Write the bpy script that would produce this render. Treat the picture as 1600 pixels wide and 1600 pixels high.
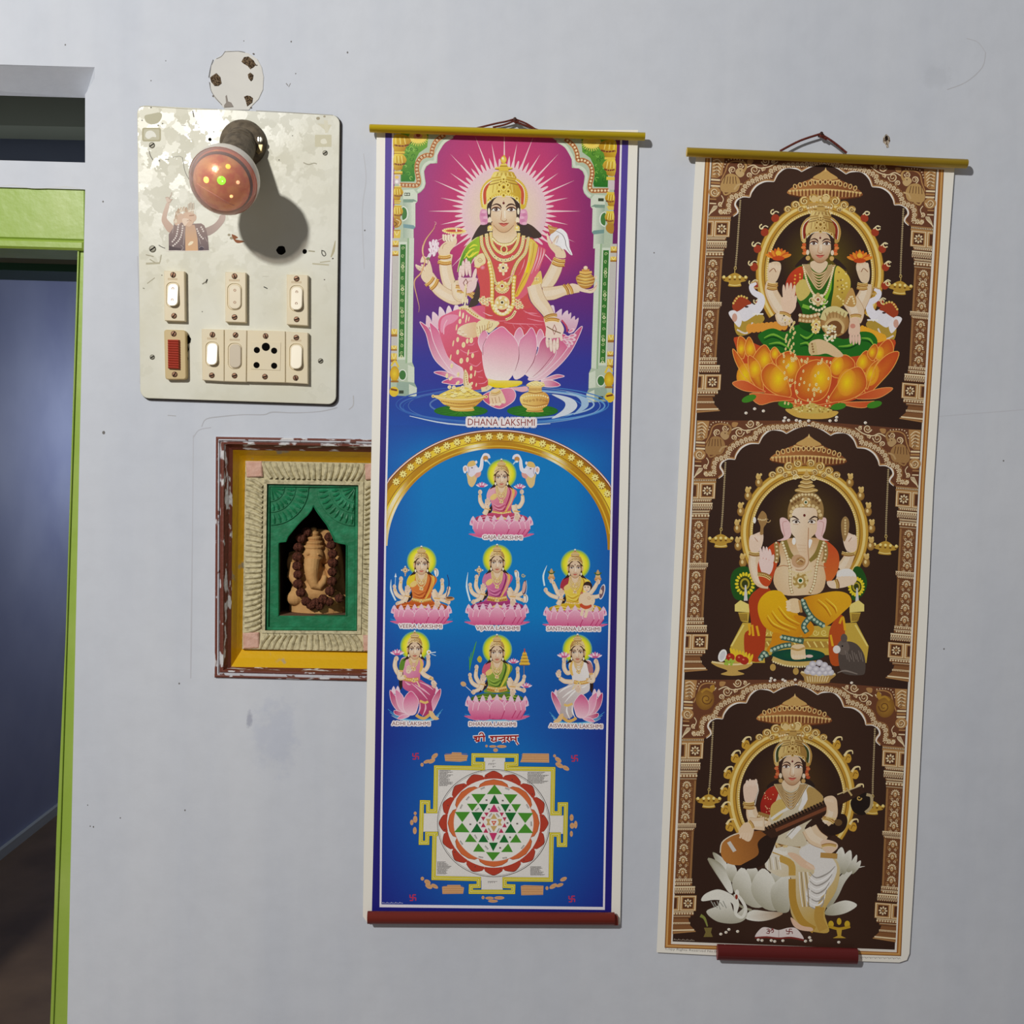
import bpy,math,random
from mathutils import Vector,Matrix
random.seed(7)
for _o in list(bpy.data.objects):
    bpy.data.objects.remove(_o,do_unlink=True)
scene=bpy.context.scene
COL=scene.collection
# ------------------------------------------------------------------ camera
FPX=1600.0
CAM=Vector((0.0,-1.47,1.5))
PITCH,ROLL=math.radians(3.4),math.radians(1.2)
_f=Vector((0,math.cos(PITCH),-math.sin(PITCH)))
_u0=Vector((0,math.sin(PITCH),math.cos(PITCH)))
_r0=Vector((1,0,0))
_r=_r0*math.cos(ROLL)+_u0*math.sin(ROLL)
_u=_u0*math.cos(ROLL)-_r0*math.sin(ROLL)
cd=bpy.data.cameras.new('camera')
cd.sensor_width=36.0
cd.lens=36.0*FPX/1600.0
cd.clip_start=0.05
cam=bpy.data.objects.new('camera',cd)
COL.objects.link(cam)
cam.matrix_world=Matrix(((_r.x,_u.x,-_f.x,CAM.x),(_r.y,_u.y,-_f.y,CAM.y),(_r.z,_u.z,-_f.z,CAM.z),(0,0,0,1)))
scene.camera=cam
# ------------------------------------------------------------------ light
world=bpy.data.worlds.new('world')
scene.world=world
world.use_nodes=True
world.node_tree.nodes['Background'].inputs[0].default_value=(0.96,0.97,1.0,1)
world.node_tree.nodes['Background'].inputs[1].default_value=0.165
def lamp(name,loc,power,color,radius):
    d=bpy.data.lights.new(name,'POINT')
    d.energy=power; d.color=color; d.shadow_soft_size=radius
    o=bpy.data.objects.new(name,d); o.location=loc
    COL.objects.link(o)
    return o
lamp('room_lamp',(-1.38,-2.6,2.83),283,(1.0,0.98,0.945),0.07)
lamp('passage_lamp',(-1.22,2.75,1.52),11.0,(0.80,0.86,1.0),0.12)
vs=scene.view_settings
vs.view_transform='Standard'
vs.look='None'
vs.exposure=0.0
vs.gamma=1.0
vs.use_curve_mapping=False
# ------------------------------------------------------------------ helpers
def P(px,py,out=0.0):
    """point that the photograph shows at (px, py), standing `out` metres proud of the wall"""
    d=_f+_r*((px-800.0)/FPX)+_u*((800.0-py)/FPX)
    t=(-out-CAM.y)/d.y
    return CAM+d*t
def lin(c):
    return tuple((v/12.92 if v <= 0.04045 else ((v+0.055)/1.055) ** 2.4) for v in c)
def rgb(r,g,b):
    return lin((r/255.0,g/255.0,b/255.0))
MATS={}
def mat(name,col,rough=0.6,spec=0.4,metal=0.0,noise=None,bump=None,emit=None,coat=0.0):
    """plain principled material; noise=(scale, colour2, lo, hi), bump=(scale, strength)"""
    if name in MATS: return MATS[name]
    m=bpy.data.materials.new(name); m.use_nodes=True
    nt=m.node_tree; b=nt.nodes['Principled BSDF']
    b.inputs['Base Color'].default_value=(*col,1)
    b.inputs['Roughness'].default_value=rough
    b.inputs['Specular IOR Level'].default_value=spec
    b.inputs['Metallic'].default_value=metal
    b.inputs['Coat Weight'].default_value=coat
    if noise or bump:
        g=nt.nodes.new('ShaderNodeNewGeometry')
    if noise:
        n=nt.nodes.new('ShaderNodeTexNoise'); n.inputs['Scale'].default_value=noise[0]
        n.inputs['Detail'].default_value=6
        nt.links.new(g.outputs['Position'],n.inputs['Vector'])
        r=nt.nodes.new('ShaderNodeValToRGB')
        r.color_ramp.elements[0].position=noise[2]; r.color_ramp.elements[1].position=noise[3]
        r.color_ramp.elements[0].color=(*col,1); r.color_ramp.elements[1].color=(*noise[1],1)
        nt.links.new(n.outputs['Fac'],r.inputs['Fac'])
        nt.links.new(r.outputs['Color'],b.inputs['Base Color'])
    if bump:
        n2=nt.nodes.new('ShaderNodeTexNoise'); n2.inputs['Scale'].default_value=bump[0]
        n2.inputs['Detail'].default_value=5
        nt.links.new(g.outputs['Position'],n2.inputs['Vector'])
        bp=nt.nodes.new('ShaderNodeBump'); bp.inputs['Strength'].default_value=bump[1]
        bp.inputs['Distance'].default_value=0.002
        nt.links.new(n2.outputs['Fac'],bp.inputs['Height'])
        nt.links.new(bp.outputs['Normal'],b.inputs['Normal'])
    if emit:
        b.inputs['Emission Color'].default_value=(*emit[0],1)
        b.inputs['Emission Strength'].default_value=emit[1]
    MATS[name]=m
    return m
WLOC={}
def empty(name,loc,label,cat,group=None):
    o=bpy.data.objects.new(name,None)
    o.empty_display_size=0.02
    COL.objects.link(o); o.location=loc; WLOC[o]=Vector(loc)
    o['label']=label; o['category']=cat
    if group: o['group']=group
    return o
def obj(name,verts,faces,m,parent=None,smooth=False,kind=None,label=None,cat=None,loc=None):
    vs_=[Vector(v) for v in verts]
    if loc is None:
        mn=Vector((min(v[i] for v in vs_) for i in range(3))); mx=Vector((max(v[i] for v in vs_) for i in range(3)))
        loc=(mn+mx)/2
    loc=Vector(loc)
    me=bpy.data.meshes.new(name)
    me.from_pydata([v-loc for v in vs_],[],faces)
    if m is not None:
        for mm in (m if isinstance(m,(list,tuple)) else [m]): me.materials.append(mm)
    if smooth: me.polygons.foreach_set('use_smooth',[True]*len(me.polygons))
    me.validate(); me.update()
    o=bpy.data.objects.new(name,me); COL.objects.link(o)
    WLOC[o]=loc
    if parent is not None:
        o.parent=parent; o.location=loc-WLOC[parent]
    else:
        o.location=loc
    if kind: o['kind']=kind
    if label: o['label']=label
    if cat: o['category']=cat
    return o
class MB:
    def __init__(s): s.v=[]; s.f=[]
    def add(s,v,f):
        n=len(s.v); s.v += [Vector(a) for a in v]; s.f += [tuple(i+n for i in q) for q in f]; return s
    def build(s,name,m,parent=None,**k): return obj(name,s.v,s.f,m,parent,**k)
    def prism(s,pts,y0,y1,ch=0.0):
        """outline in world XZ, from depth y0 (back) to y1 (front, toward the camera); ch = chamfer of the front edge"""
        n=len(pts); cx=sum(p[0] for p in pts)/n; cz=sum(p[1] for p in pts)/n
        rings=[[(p[0],y0,p[1]) for p in pts]]
        if ch:
            rings.append([(p[0],y1+ch,p[1]) for p in pts])
            ins=inset(pts,ch)
            rings.append([(p[0],y1,p[1]) for p in ins])
        else:
            rings.append([(p[0],y1,p[1]) for p in pts])
        v=[q for r in rings for q in r]; f=[]
        for k in range(len(rings)-1):
            for i in range(n):
                j=(i+1) % n
                f.append((k*n+i,k*n+j,(k+1)*n+j,(k+1)*n+i))
        f.append(tuple(range((len(rings)-1)*n,len(rings)*n)))
        f.append(tuple(reversed(range(n))))
        return s.add(v,f)
    def box(s,a,b):
        x0,y0,z0=a; x1,y1,z1=b
        v=[(x0,y0,z0),(x1,y0,z0),(x1,y1,z0),(x0,y1,z0),(x0,y0,z1),(x1,y0,z1),(x1,y1,z1),(x0,y1,z1)]
        return s.add(v,[(0,3,2,1),(4,5,6,7),(0,1,5,4),(1,2,6,5),(2,3,7,6),(3,0,4,7)])
    def tube(s,pts,r,n=10,caps=True):
        """round tube along world points; r a number or one radius per point"""
        pts=[Vector(p) for p in pts]; N=len(pts)
        rr=r if isinstance(r,(list,tuple)) else [r]*N
        v=[]; f=[]; prev=None
        for i,p in enumerate(pts):
            t=(pts[min(i+1,N-1)]-pts[max(i-1,0)]).normalized()
            a=prev-t*prev.dot(t) if prev else t.orthogonal()
            if a.length < 1e-6: a=t.orthogonal()
            a.normalize(); b=t.cross(a); prev=a
            for k in range(n):
                w=2*math.pi*k/n
                v.append(p+(a*math.cos(w)+b*math.sin(w))*rr[i])
        for i in range(N-1):
            for k in range(n):
                l=(k+1) % n
                f.append((i*n+k,i*n+l,(i+1)*n+l,(i+1)*n+k))
        if caps:
            f.append(tuple(reversed(range(n)))); f.append(tuple(range((N-1)*n,N*n)))
        return s.add(v,f)
    def lathe(s,base,axis,prof,n=24):
        """prof = list of (distance along axis, radius)"""
        axis=Vector(axis).normalized(); base=Vector(base)
        return s.tube([base+axis*h for h,r in prof],[max(r,1e-5) for h,r in prof],n)
    def ball(s,c,rx,ry=None,rz=None,n=14,m=9,wob=0.0,seed=0):
        ry=rx if ry is None else ry; rz=rx if rz is None else rz
        rnd=random.Random(seed); c=Vector(c); v=[c+Vector((0,0,rz))]
        for i in range(1,m):
            th=math.pi*i/m
            for k in range(n):
                ph=2*math.pi*k/n; w=1+wob*rnd.uniform(-1,1)
                v.append(c+Vector((rx*w*math.sin(th)*math.cos(ph),ry*w*math.sin(th)*math.sin(ph),rz*w*math.cos(th))))
        v.append(c-Vector((0,0,rz))); f=[]
        for k in range(n): f.append((0,1+k,1+(k+1) % n))
        for i in range(m-2):
            for k in range(n):
                l=(k+1) % n
                f.append((1+i*n+k,1+(i+1)*n+k,1+(i+1)*n+l,1+i*n+l))
        b=len(v)-1; o=1+(m-2)*n
        for k in range(n): f.append((b,o+(k+1) % n,o+k))
        return s.add(v,f)
def inset(pts,d):
    n=len(pts); A=sum(pts[i][0]*pts[(i+1) % n][1]-pts[(i+1) % n][0]*pts[i][1] for i in range(n))
    sg=1 if A > 0 else -1; out=[]
    for i in range(n):
        p0=Vector(pts[i-1]); p1=Vector(pts[i]); p2=Vector(pts[(i+1) % n])
        a=(p1-p0).normalized(); b=(p2-p1).normalized()
        na=Vector((-a.y,a.x))*sg; nb=Vector((-b.y,b.x))*sg
        m=na+nb
        if m.length < 1e-6: m=na
        m.normalize(); k=d/max(0.4,m.dot(na)); out.append(tuple(p1+m*k))
    return out
def XZ(px,py,out=0.0):
    p=P(px,py,out); return (p.x,p.z)
def outline(pts,out): return [XZ(x,y,out) for x,y in pts]
def round_rect(x0,y0,x1,y1,r,n=5):
    """quad corners given as px rectangle; returns px outline"""
    o=[]
    for cx,cy,a0 in ((x1-r,y0+r,-90),(x1-r,y1-r,0),(x0+r,y1-r,90),(x0+r,y0+r,180)):
        for k in range(n+1):
            a=math.radians(a0+90.0*k/n); o.append((cx+r*math.cos(a),cy+r*math.sin(a)))
    return o
def bil(q,u,v):
    (a,b,c,d)=q  # TL TR BR BL
    return tuple((a[i]*(1-u)+b[i]*u)*(1-v)+(d[i]*(1-u)+c[i]*u)*v for i in (0,1))
# ------------------------------------------------------------------ printed pictures
import numpy as np
def catmull(pts,closed=True,n=5):
    N=len(pts); o=[]
    if N < 3: return list(pts)
    rng=range(N) if closed else range(N-1)
    for i in rng:
        if closed: p0,p1,p2,p3=pts[i-1],pts[i],pts[(i+1) % N],pts[(i+2) % N]
        else: p0,p1,p2,p3=pts[max(i-1,0)],pts[i],pts[i+1],pts[min(i+2,N-1)]
        for k in range(n):
            t=k/n; t2=t*t; t3=t2*t
            o.append(tuple(0.5*(2*p1[a]+(p2[a]-p0[a])*t+(2*p0[a]-5*p1[a]+4*p2[a]-p3[a])*t2+(3*p1[a]-p0[a]-3*p2[a]+p3[a])*t3) for a in (0,1)))
    if not closed: o.append(tuple(pts[-1]))
    return o
def mixc(a,b,t):
    t=max(0.0,min(1.0,t)); return tuple(a[i]+(b[i]-a[i])*t for i in range(3))
def lg(x0,y0,c0,x1,y1,c1):
    dx,dy=x1-x0,y1-y0; q=dx*dx+dy*dy
    return lambda x,y: mixc(c0,c1,((x-x0)*dx+(y-y0)*dy)/q)
def rg(cx,cy,r,c0,c1,p=1.0):
    return lambda x,y: mixc(c0,c1,(math.hypot(x-cx,y-cy)/r) ** p)
def inside(poly,x,y):
    r=False; j=len(poly)-1
    for i in range(len(poly)):
        if (poly[i][1] > y) != (poly[j][1] > y) and x < (poly[j][0]-poly[i][0])*(y-poly[i][1])/(poly[j][1]-poly[i][1])+poly[i][0]: r=not r
        j=i
    return r
_TXT={}
def text_mesh(s,fat):
    k=(s,fat)
    if k not in _TXT:
        cu=bpy.data.curves.new('lettering','FONT'); cu.body=s; cu.offset=fat; cu.resolution_u=2
        o=bpy.data.objects.new('lettering',cu); COL.objects.link(o)
        dg=bpy.context.evaluated_depsgraph_get(); e=o.evaluated_get(dg); me=e.to_mesh()
        _TXT[k]=([tuple(v.co[:2]) for v in me.vertices],[tuple(p.vertices) for p in me.polygons])
        e.to_mesh_clear(); bpy.data.objects.remove(o,do_unlink=True); bpy.data.curves.remove(cu)
    return _TXT[k]
class Canvas:
    STEP=0.0000025
    def __init__(s,out,gain=1.0):
        s.out=out; s.gain=gain; s.v=[]; s.c=[]; s.f=[]; s.L=np.zeros((820,820),np.int16)
        s.T=lambda x,y: (x,y); s.k=1.0
    def zoom(s,x0,y0,k):
        """trace in the pixels of an enlarged detail"""
        s.T=lambda x,y: (x0+x*k,y0+y*k); s.k=k
    def _layer(s,boxes):
        bb=[]
        for x0,y0,x1,y1 in boxes:
            a=max(0,int(x0/2)); b=max(0,int(y0/2)); bb.append((b,min(819,int(y1/2))+1,a,min(819,int(x1/2))+1))
        m=0
        for b in bb:
            q=s.L[b[0]:b[1],b[2]:b[3]]
            if q.size: m=max(m,int(q.max()))
        m += 1
        for b in bb: s.L[b[0]:b[1],b[2]:b[3]]=m
        return m
    def _put(s,pts,cols,faces,boxes=None):
        if boxes is None:
            xs=[p[0] for p in pts]; ys=[p[1] for p in pts]; boxes=[(min(xs),min(ys),max(xs),max(ys))]
        l=s._layer(boxes); n=len(s.v); g=s.gain
        for p in pts: s.v.append(P(p[0],p[1],s.out+l*s.STEP))
        for c in cols:
            s.c.append(tuple(q*g/(1+(g-1)*q) for q in rgb(*c))+(1.0,))
        s.f += [tuple(i+n for i in f) for f in faces]
    def _col(s,col,pts):
        return [col(*p) for p in pts] if callable(col) else [col]*len(pts)
    def poly(s,pts,col,fan=False):
        pp=list(pts); n=len(pp)
        if fan:
            pp.append((sum(p[0] for p in pts)/n,sum(p[1] for p in pts)/n))
            fs=[(i,(i+1) % n,n) for i in range(n)]
        else: fs=[tuple(range(n))]
        s._put([s.T(*p) for p in pp],s._col(col,pp),fs)
    def blob(s,pts,col,n=5,fan=False): s.poly(catmull(pts,True,n),col,fan)
    def ell(s,cx,cy,rx,ry=None,col=(0,0,0),col2=None,rot=0,n=None,rings=None,p=1.0):
        ry=rx if ry is None else ry
        if n is None: n=8 if max(rx,ry)*s.k < 3 else (14 if max(rx,ry)*s.k < 10 else 28)
        ca,sa=math.cos(math.radians(rot)),math.sin(math.radians(rot))
        rings=rings or (1 if col2 is None and not callable(col) else 5)
        pp=[(cx,cy)]; cc=[col(cx,cy) if callable(col) else col]; fs=[]
        for r in range(1,rings+1):
            t=r/rings
            for k in range(n):
                a=2*math.pi*k/n; x=rx*t*math.cos(a); y=ry*t*math.sin(a)
                q=(cx+x*ca-y*sa,cy+x*sa+y*ca); pp.append(q)
                if callable(col): cc.append(col(*q))
                elif col2 is None: cc.append(col)
                else:
                    e=col2(*q) if callable(col2) else col2
                    cc.append(mixc(col,e,t ** p))
        for k in range(n): fs.append((0,1+k,1+(k+1) % n))
        for r in range(rings-1):
            for k in range(n):
                l=(k+1) % n; fs.append((1+r*n+k,1+(r+1)*n+k,1+(r+1)*n+l,1+r*n+l))
        s._put([s.T(*q) for q in pp],cc,fs)
    def grid(s,quad,col,nx=10,ny=10):
        pp=[bil(quad,i/nx,j/ny) for j in range(ny+1) for i in range(nx+1)]
        fs=[(j*(nx+1)+i,j*(nx+1)+i+1,(j+1)*(nx+1)+i+1,(j+1)*(nx+1)+i) for j in range(ny) for i in range(nx)]
        s._put([s.T(*q) for q in pp],s._col(col,pp),fs)
    def stroke(s,pts,w,col,n=4,closed=False,smooth=True,sharp=False):
        pp=catmull(pts,closed,n) if smooth and len(pts) > 2 else list(pts)
        N=len(pp); L=[]; R=[]
        for i,p in enumerate(pp):
            a=pp[i-1] if (i > 0 or closed) else p; b=pp[(i+1) % N] if (i < N-1 or closed) else p
            dx,dy=b[0]-a[0],b[1]-a[1]; d=math.hypot(dx,dy) or 1.0
            if isinstance(w,(tuple,list)):
                t=i/max(1,N-1)*(len(w)-1); k=min(int(t),len(w)-2); ww=w[k]+(w[k+1]-w[k])*(t-k)
            else: ww=w
            nx,ny=-dy/d*ww/2,dx/d*ww/2
            L.append((p[0]+nx,p[1]+ny)); R.append((p[0]-nx,p[1]-ny))
        q=L+R; M=N if closed else N-1
        fs=[(i,(i+1) % N,N+(i+1) % N,N+i) for i in range(M)]
        tq=[s.T(*a) for a in q]; bx=[]
        for i in range(M):
            g=[tq[i],tq[(i+1) % N],tq[N+(i+1) % N],tq[N+i]]
            bx.append((min(a[0] for a in g),min(a[1] for a in g),max(a[0] for a in g),max(a[1] for a in g)))
        s._put(tq,s._col(col,q),fs,bx)
    def beads(s,pts,r,col,gap,smooth=True,closed=False,hi=None):
        pp=catmull(pts,closed,6) if smooth and len(pts) > 2 else list(pts); acc=0.0
        if closed: pp=pp+[pp[0]]
        for i in range(len(pp)-1):
            (x0,y0),(x1,y1)=pp[i],pp[i+1]; d=math.hypot(x1-x0,y1-y0)
            while acc < d:
                t=acc/d; x=x0+(x1-x0)*t; y=y0+(y1-y0)*t
                s.ell(x,y,r,r,col,n=7)
                if hi: s.ell(x-r*.25,y-r*.25,r*.45,r*.45,hi,n=5)
                acc += gap
            acc -= d
    def text(s,t,x0,y0,x1,y1,h,col,halo=None,fat=0.0):
        """lettering whose baseline runs (x0,y0)-(x1,y1), capital height h"""
        V,F=text_mesh(t,fat); mn=min(v[0] for v in V); mx=max(v[0] for v in V)
        cap=max(v[1] for v in text_mesh('H',0.0)[0])
        dx,dy=x1-x0,y1-y0; d=math.hypot(dx,dy); ux,uy=dx/d,dy/d
        base=[]
        for vx,vy in V:
            a=(vx-mn)/(mx-mn)*d; b=vy/cap*h
            base.append((x0+ux*a+uy*b,y0+uy*a-ux*b))
        if halo:
            for k in range(14):
                rr=(.17 if k < 4 else .34)*h; w=k*math.pi/2 if k < 4 else k*math.pi/5; ox,oy=rr*math.cos(w),rr*math.sin(w)
                s._put([s.T(x+ox,y+oy) for x,y in base],[halo]*len(base),F)
        q=[s.T(*p) for p in base]; s._put(q,[col]*len(q),F)
    def curl(s,x,y,r,col,w,a0=0.0,turn=1.5,sg=1):
        pts=[(x+r*(1-t*.8)*math.cos(a0+sg*turn*2*math.pi*t),y+r*(1-t*.8)*math.sin(a0+sg*turn*2*math.pi*t)) for t in [i/9 for i in range(10)]]
        s.stroke(pts,(w,w*.6),col,n=2)
    def build(s,name,m,parent,label=None):
        o=obj(name,s.v,s.f,m,parent)
        me=o.data
        if len(me.vertices) == len(s.c):
            a=me.color_attributes.new('ink','FLOAT_COLOR','POINT')
            a.data.foreach_set('color',[k for c in s.c for k in c])
        if label: o['label']=label
        return o
def ink_material(name,rough,spec,wave=0.0,grain=0.0):
    m=bpy.data.materials.new(name); m.use_nodes=True; nt=m.node_tree; b=nt.nodes['Principled BSDF']
    a=nt.nodes.new('ShaderNodeAttribute'); a.attribute_name='ink'
    g=nt.nodes.new('ShaderNodeNewGeometry')
    if grain:
        n=nt.nodes.new('ShaderNodeTexNoise'); n.inputs['Scale'].default_value=900; n.inputs['Detail'].default_value=3
        nt.links.new(g.outputs['Position'],n.inputs['Vector'])
        mp=nt.nodes.new('ShaderNodeMapRange'); mp.inputs['From Min'].default_value=.3; mp.inputs['From Max'].default_value=.7
        mp.inputs['To Min'].default_value=1-grain; mp.inputs['To Max'].default_value=1+grain
        nt.links.new(n.outputs['Fac'],mp.inputs['Value'])
        mx=nt.nodes.new('ShaderNodeVectorMath'); mx.operation='SCALE'
        nt.links.new(a.outputs['Color'],mx.inputs[0]); nt.links.new(mp.outputs['Result'],mx.inputs['Scale'])
        nt.links.new(mx.outputs['Vector'],b.inputs['Base Color'])
    else: nt.links.new(a.outputs['Color'],b.inputs['Base Color'])
    b.inputs['Roughness'].default_value=rough; b.inputs['Specular IOR Level'].default_value=spec
    if wave:
        n=nt.nodes.new('ShaderNodeTexNoise'); n.inputs['Scale'].default_value=9; n.inputs['Detail'].default_value=2
        nt.links.new(g.outputs['Position'],n.inputs['Vector'])
        bp=nt.nodes.new('ShaderNodeBump'); bp.inputs['Strength'].default_value=wave; bp.inputs['Distance'].default_value=0.004
        nt.links.new(n.outputs['Fac'],bp.inputs['Height']); nt.links.new(bp.outputs['Normal'],b.inputs['Normal'])
    return m
INK=ink_material('printed_ink',0.46,0.22,0.25,0.05)
INK_FLAT=ink_material('aged_paint',0.75,0.2)
# ------------------------------------------------------------------ the room
def wall_material():
    m=bpy.data.materials.new('distempered_wall'); m.use_nodes=True; nt=m.node_tree; b=nt.nodes['Principled BSDF']
    b.inputs['Roughness'].default_value=0.72; b.inputs['Specular IOR Level'].default_value=0.25
    g=nt.nodes.new('ShaderNodeNewGeometry')
    def noise(sc,det=5,vec=None,rough=.55):
        n=nt.nodes.new('ShaderNodeTexNoise'); n.inputs['Scale'].default_value=sc; n.inputs['Detail'].default_value=det
        n.inputs['Roughness'].default_value=rough
        nt.links.new(vec or g.outputs['Position'],n.inputs['Vector']); return n
    def ramp(src,p0,c0,p1,c1):
        r=nt.nodes.new('ShaderNodeValToRGB'); e=r.color_ramp.elements
        e[0].position=p0; e[0].color=(*c0,1); e[1].position=p1; e[1].color=(*c1,1)
        nt.links.new(src,r.inputs['Fac']); return r.outputs['Color']
    def mul(a,c,f=1.0):
        x=nt.nodes.new('ShaderNodeMix'); x.data_type='RGBA'; x.blend_type='MULTIPLY'; x.inputs['Factor'].default_value=f
        nt.links.new(a,x.inputs[6]); nt.links.new(c,x.inputs[7]); return x.outputs[2]
    base=ramp(noise(1.8,3).outputs['Fac'],.3,rgb(205,210,219),.7,rgb(214,218,225))
    # faint vertical brush / drip streaks
    mp=nt.nodes.new('ShaderNodeMapping'); mp.inputs['Scale'].default_value=(14,1,1.2)
    nt.links.new(g.outputs['Position'],mp.inputs['Vector'])
    c=mul(base,ramp(noise(1.0,4,mp.outputs['Vector']).outputs['Fac'],.3,(.93,.94,.96),.62,(1,1,1)),.8)
    c=mul(c,ramp(noise(30,6).outputs['Fac'],.25,(.93,.93,.93),.6,(1,1,1)),.6)
    # dark water stain under the niche, and its pale run
    def stain(px,py,hw,hh,dark,lo,hi):
        q=P(px,py); mpp=nt.nodes.new('ShaderNodeMapping'); mpp.vector_type='POINT'
        s=0.00092
        mpp.inputs['Location'].default_value=(-q.x/(hw*s),0,-q.z/(hh*s)); mpp.inputs['Scale'].default_value=(1/(hw*s),0,1/(hh*s))
        nt.links.new(g.outputs['Position'],mpp.inputs['Vector'])
        ln=nt.nodes.new('ShaderNodeVectorMath'); ln.operation='LENGTH'; nt.links.new(mpp.outputs['Vector'],ln.inputs[0])
        nn=noise(45,5,rough=.7); ad=nt.nodes.new('ShaderNodeMath'); ad.operation='MULTIPLY_ADD'
        nt.links.new(nn.outputs['Fac'],ad.inputs[0]); ad.inputs[1].default_value=1.1; nt.links.new(ln.outputs['Value'],ad.inputs[2])
        return ramp(ad.outputs[0],lo,dark,hi,(1,1,1))
    c=mul(c,stain(389,1125,13,34,(.68,.68,.73),.75,1.45))
    c=mul(c,stain(430,1150,90,150,(.90,.91,.95),.75,1.5))
    c=mul(c,stain(1465,120,60,45,(.94,.94,.94),.8,1.5))
    nt.links.new(c,b.inputs['Base Color'])
    bp=nt.nodes.new('ShaderNodeBump'); bp.inputs['Strength'].default_value=.35; bp.inputs['Distance'].default_value=.004
    nb=noise(7,8,rough=.62); nt.links.new(nb.outputs['Fac'],bp.inputs['Height']); nt.links.new(bp.outputs['Normal'],b.inputs['Normal'])
    return m
WALL=wall_material()
T=0.23  # wall thickness
mb=MB()
def quad_px(pts,out=0.0): mb.add([P(x,y,out) for x,y in pts],[tuple(range(len(pts)))])
def rect_px(x0,y0,x1,y1): quad_px([(x0,y0),(x1,y0),(x1,y1),(x0,y1)])
X_L,X_R,Y_T,Y_B=-1300,2500,-700,2700
# main wall right of the doorway, round the niche hole
NX0,NY0,NX1,NY1=341,686,640,1054
quad_px([(148,105),(NX0,105),(NX0,NY0),(NX0,NY1),(NX0,Y_B),(82,Y_B),(105,1600),(133,300),(133,148),(148,122)])
rect_px(NX0,105,NX1,NY0); rect_px(NX0,NY1,NX1,Y_B); quad_px([(NX1,105),(X_R,105),(X_R,Y_B),(NX1,Y_B),(NX1,NY1),(NX1,NY0)])
# above the ventilator, and the strip between ventilator and door
quad_px([(X_L,Y_T),(X_R,Y_T),(X_R,105),(NX1,105),(NX0,105),(148,105),(X_L,66)])
quad_px([(X_L,215),(133,254),(133,296),(X_L,258)])
quad_px([(X_L,66),(-700,84),(-740,2700),(X_L,2700)])
# thickness: reveals of the ventilator and of the doorway
def reveal(a,b,d0=0.0,d1=T):
    p,q=P(*a),P(*b)
    mb.add([p+Vector((0,d0,0)),q+Vector((0,d0,0)),q+Vector((0,d1,0)),p+Vector((0,d1,0))],[(0,1,2,3)])
ch=[P(-740,84),P(148,105),P(148,122),P(133,148),P(133,153,-.04),P(-740,128,-.04)]  # ventilator underside given a forward slope so it catches lamp light
mb.add(ch,[(0,1,4,5),(1,2,4),(2,3,4)])
cb,cd_=ch[5]+Vector((0,T-.04,0)),ch[4]+Vector((0,T-.04,0)); reveal((133,148),(133,254))
reveal((133,254),(-740,227)); reveal((133,296),(-740,268)); reveal((133,296),(105,1600)); reveal((105,1600),(82,Y_B)); reveal((-720,240),(-740,2700))
o=mb.build('wall_front',WALL,kind='structure'); WALL_FRONT=o
# passage beyond the doorway
PASS=mat('passage_wall_paint',rgb(168,175,200),.6,.3,noise=(2.2,rgb(146,153,184),.35,.7))
FLOORM=mat('dark_stone_floor',rgb(108,88,72),.5,.35,noise=(2.6,rgb(150,124,98),.40,.75))
mb=MB(); mb.box((-2.6,-3.6,-0.05),(2.6,4.6,0.0)); mb.build('floor',FLOORM,kind='structure')
mb=MB(); mb.box((-1.92,T+.001,0),(-1.82,4.5,3.3)); mb.build('wall_left',PASS,kind='structure')
mb=MB(); mb.box((-1.82,4.4,0),(0.6,4.5,3.3)); mb.build('wall_back',PASS,kind='structure')
mb=MB(); mb.box((0.5,T+.001,0),(0.6,4.4,3.3)); mb.build('wall_right',PASS,kind='structure')
mb=MB(); mb.box((-1.92,T+.001,3.3),(0.6,4.5,3.4)); mb.build('ceiling',mat('passage_ceiling',rgb(150,152,150),.8,.2),kind='structure')
mb=MB(); mb.box((-1.82,T+.001,0),(-1.805,4.4,0.035)); mb.build('baseboard_left',mat('skirting_paint',rgb(190,194,190),.6,.3),kind='structure')
zl=P(60,262).z
mb=MB(); mb.box((-1.82,T+.001,zl-.06),(0.5,.45,zl+.02)); mb.build('trim_2',mat('shade_slab',rgb(96,100,92),.85,.2),kind='structure',label='unseen grey slab added inside the passage to keep the ventilator dark')  # unseen slab added to keep the ventilator dark
# panel added across the ventilator in place of the dark room behind
zt=P(60,60).z
mb=MB(); mb.box((-1.60,T+.04,zl+.02),(-.40,T+.06,zt+.1)); mb.build('trim_1',mat('ventilator_dark_panel',rgb(122,130,148),.85,.2),kind='structure',label='added panel standing in for the dark space behind the ventilator above the doorway')
mb=MB(); za=P(60,197,-.105).z; xb=P(133,197).x
za=P(60,197,-.15).z; mb.box((P(-735,197).x,.15,za),(xb-.001,T-.01,zt+.13)); mb.box((P(-735,197).x,.002,zt+.10),(xb+.03,.15,zt+.13)); mb.build('trim_3',mat('ventilator_beam_and_cap',rgb(152,158,142),.85,.2),kind='structure',label='olive grey beam set back in the ventilator, with an added cap that blocks light')  # second box is an unseen cap added against light from above
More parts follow.
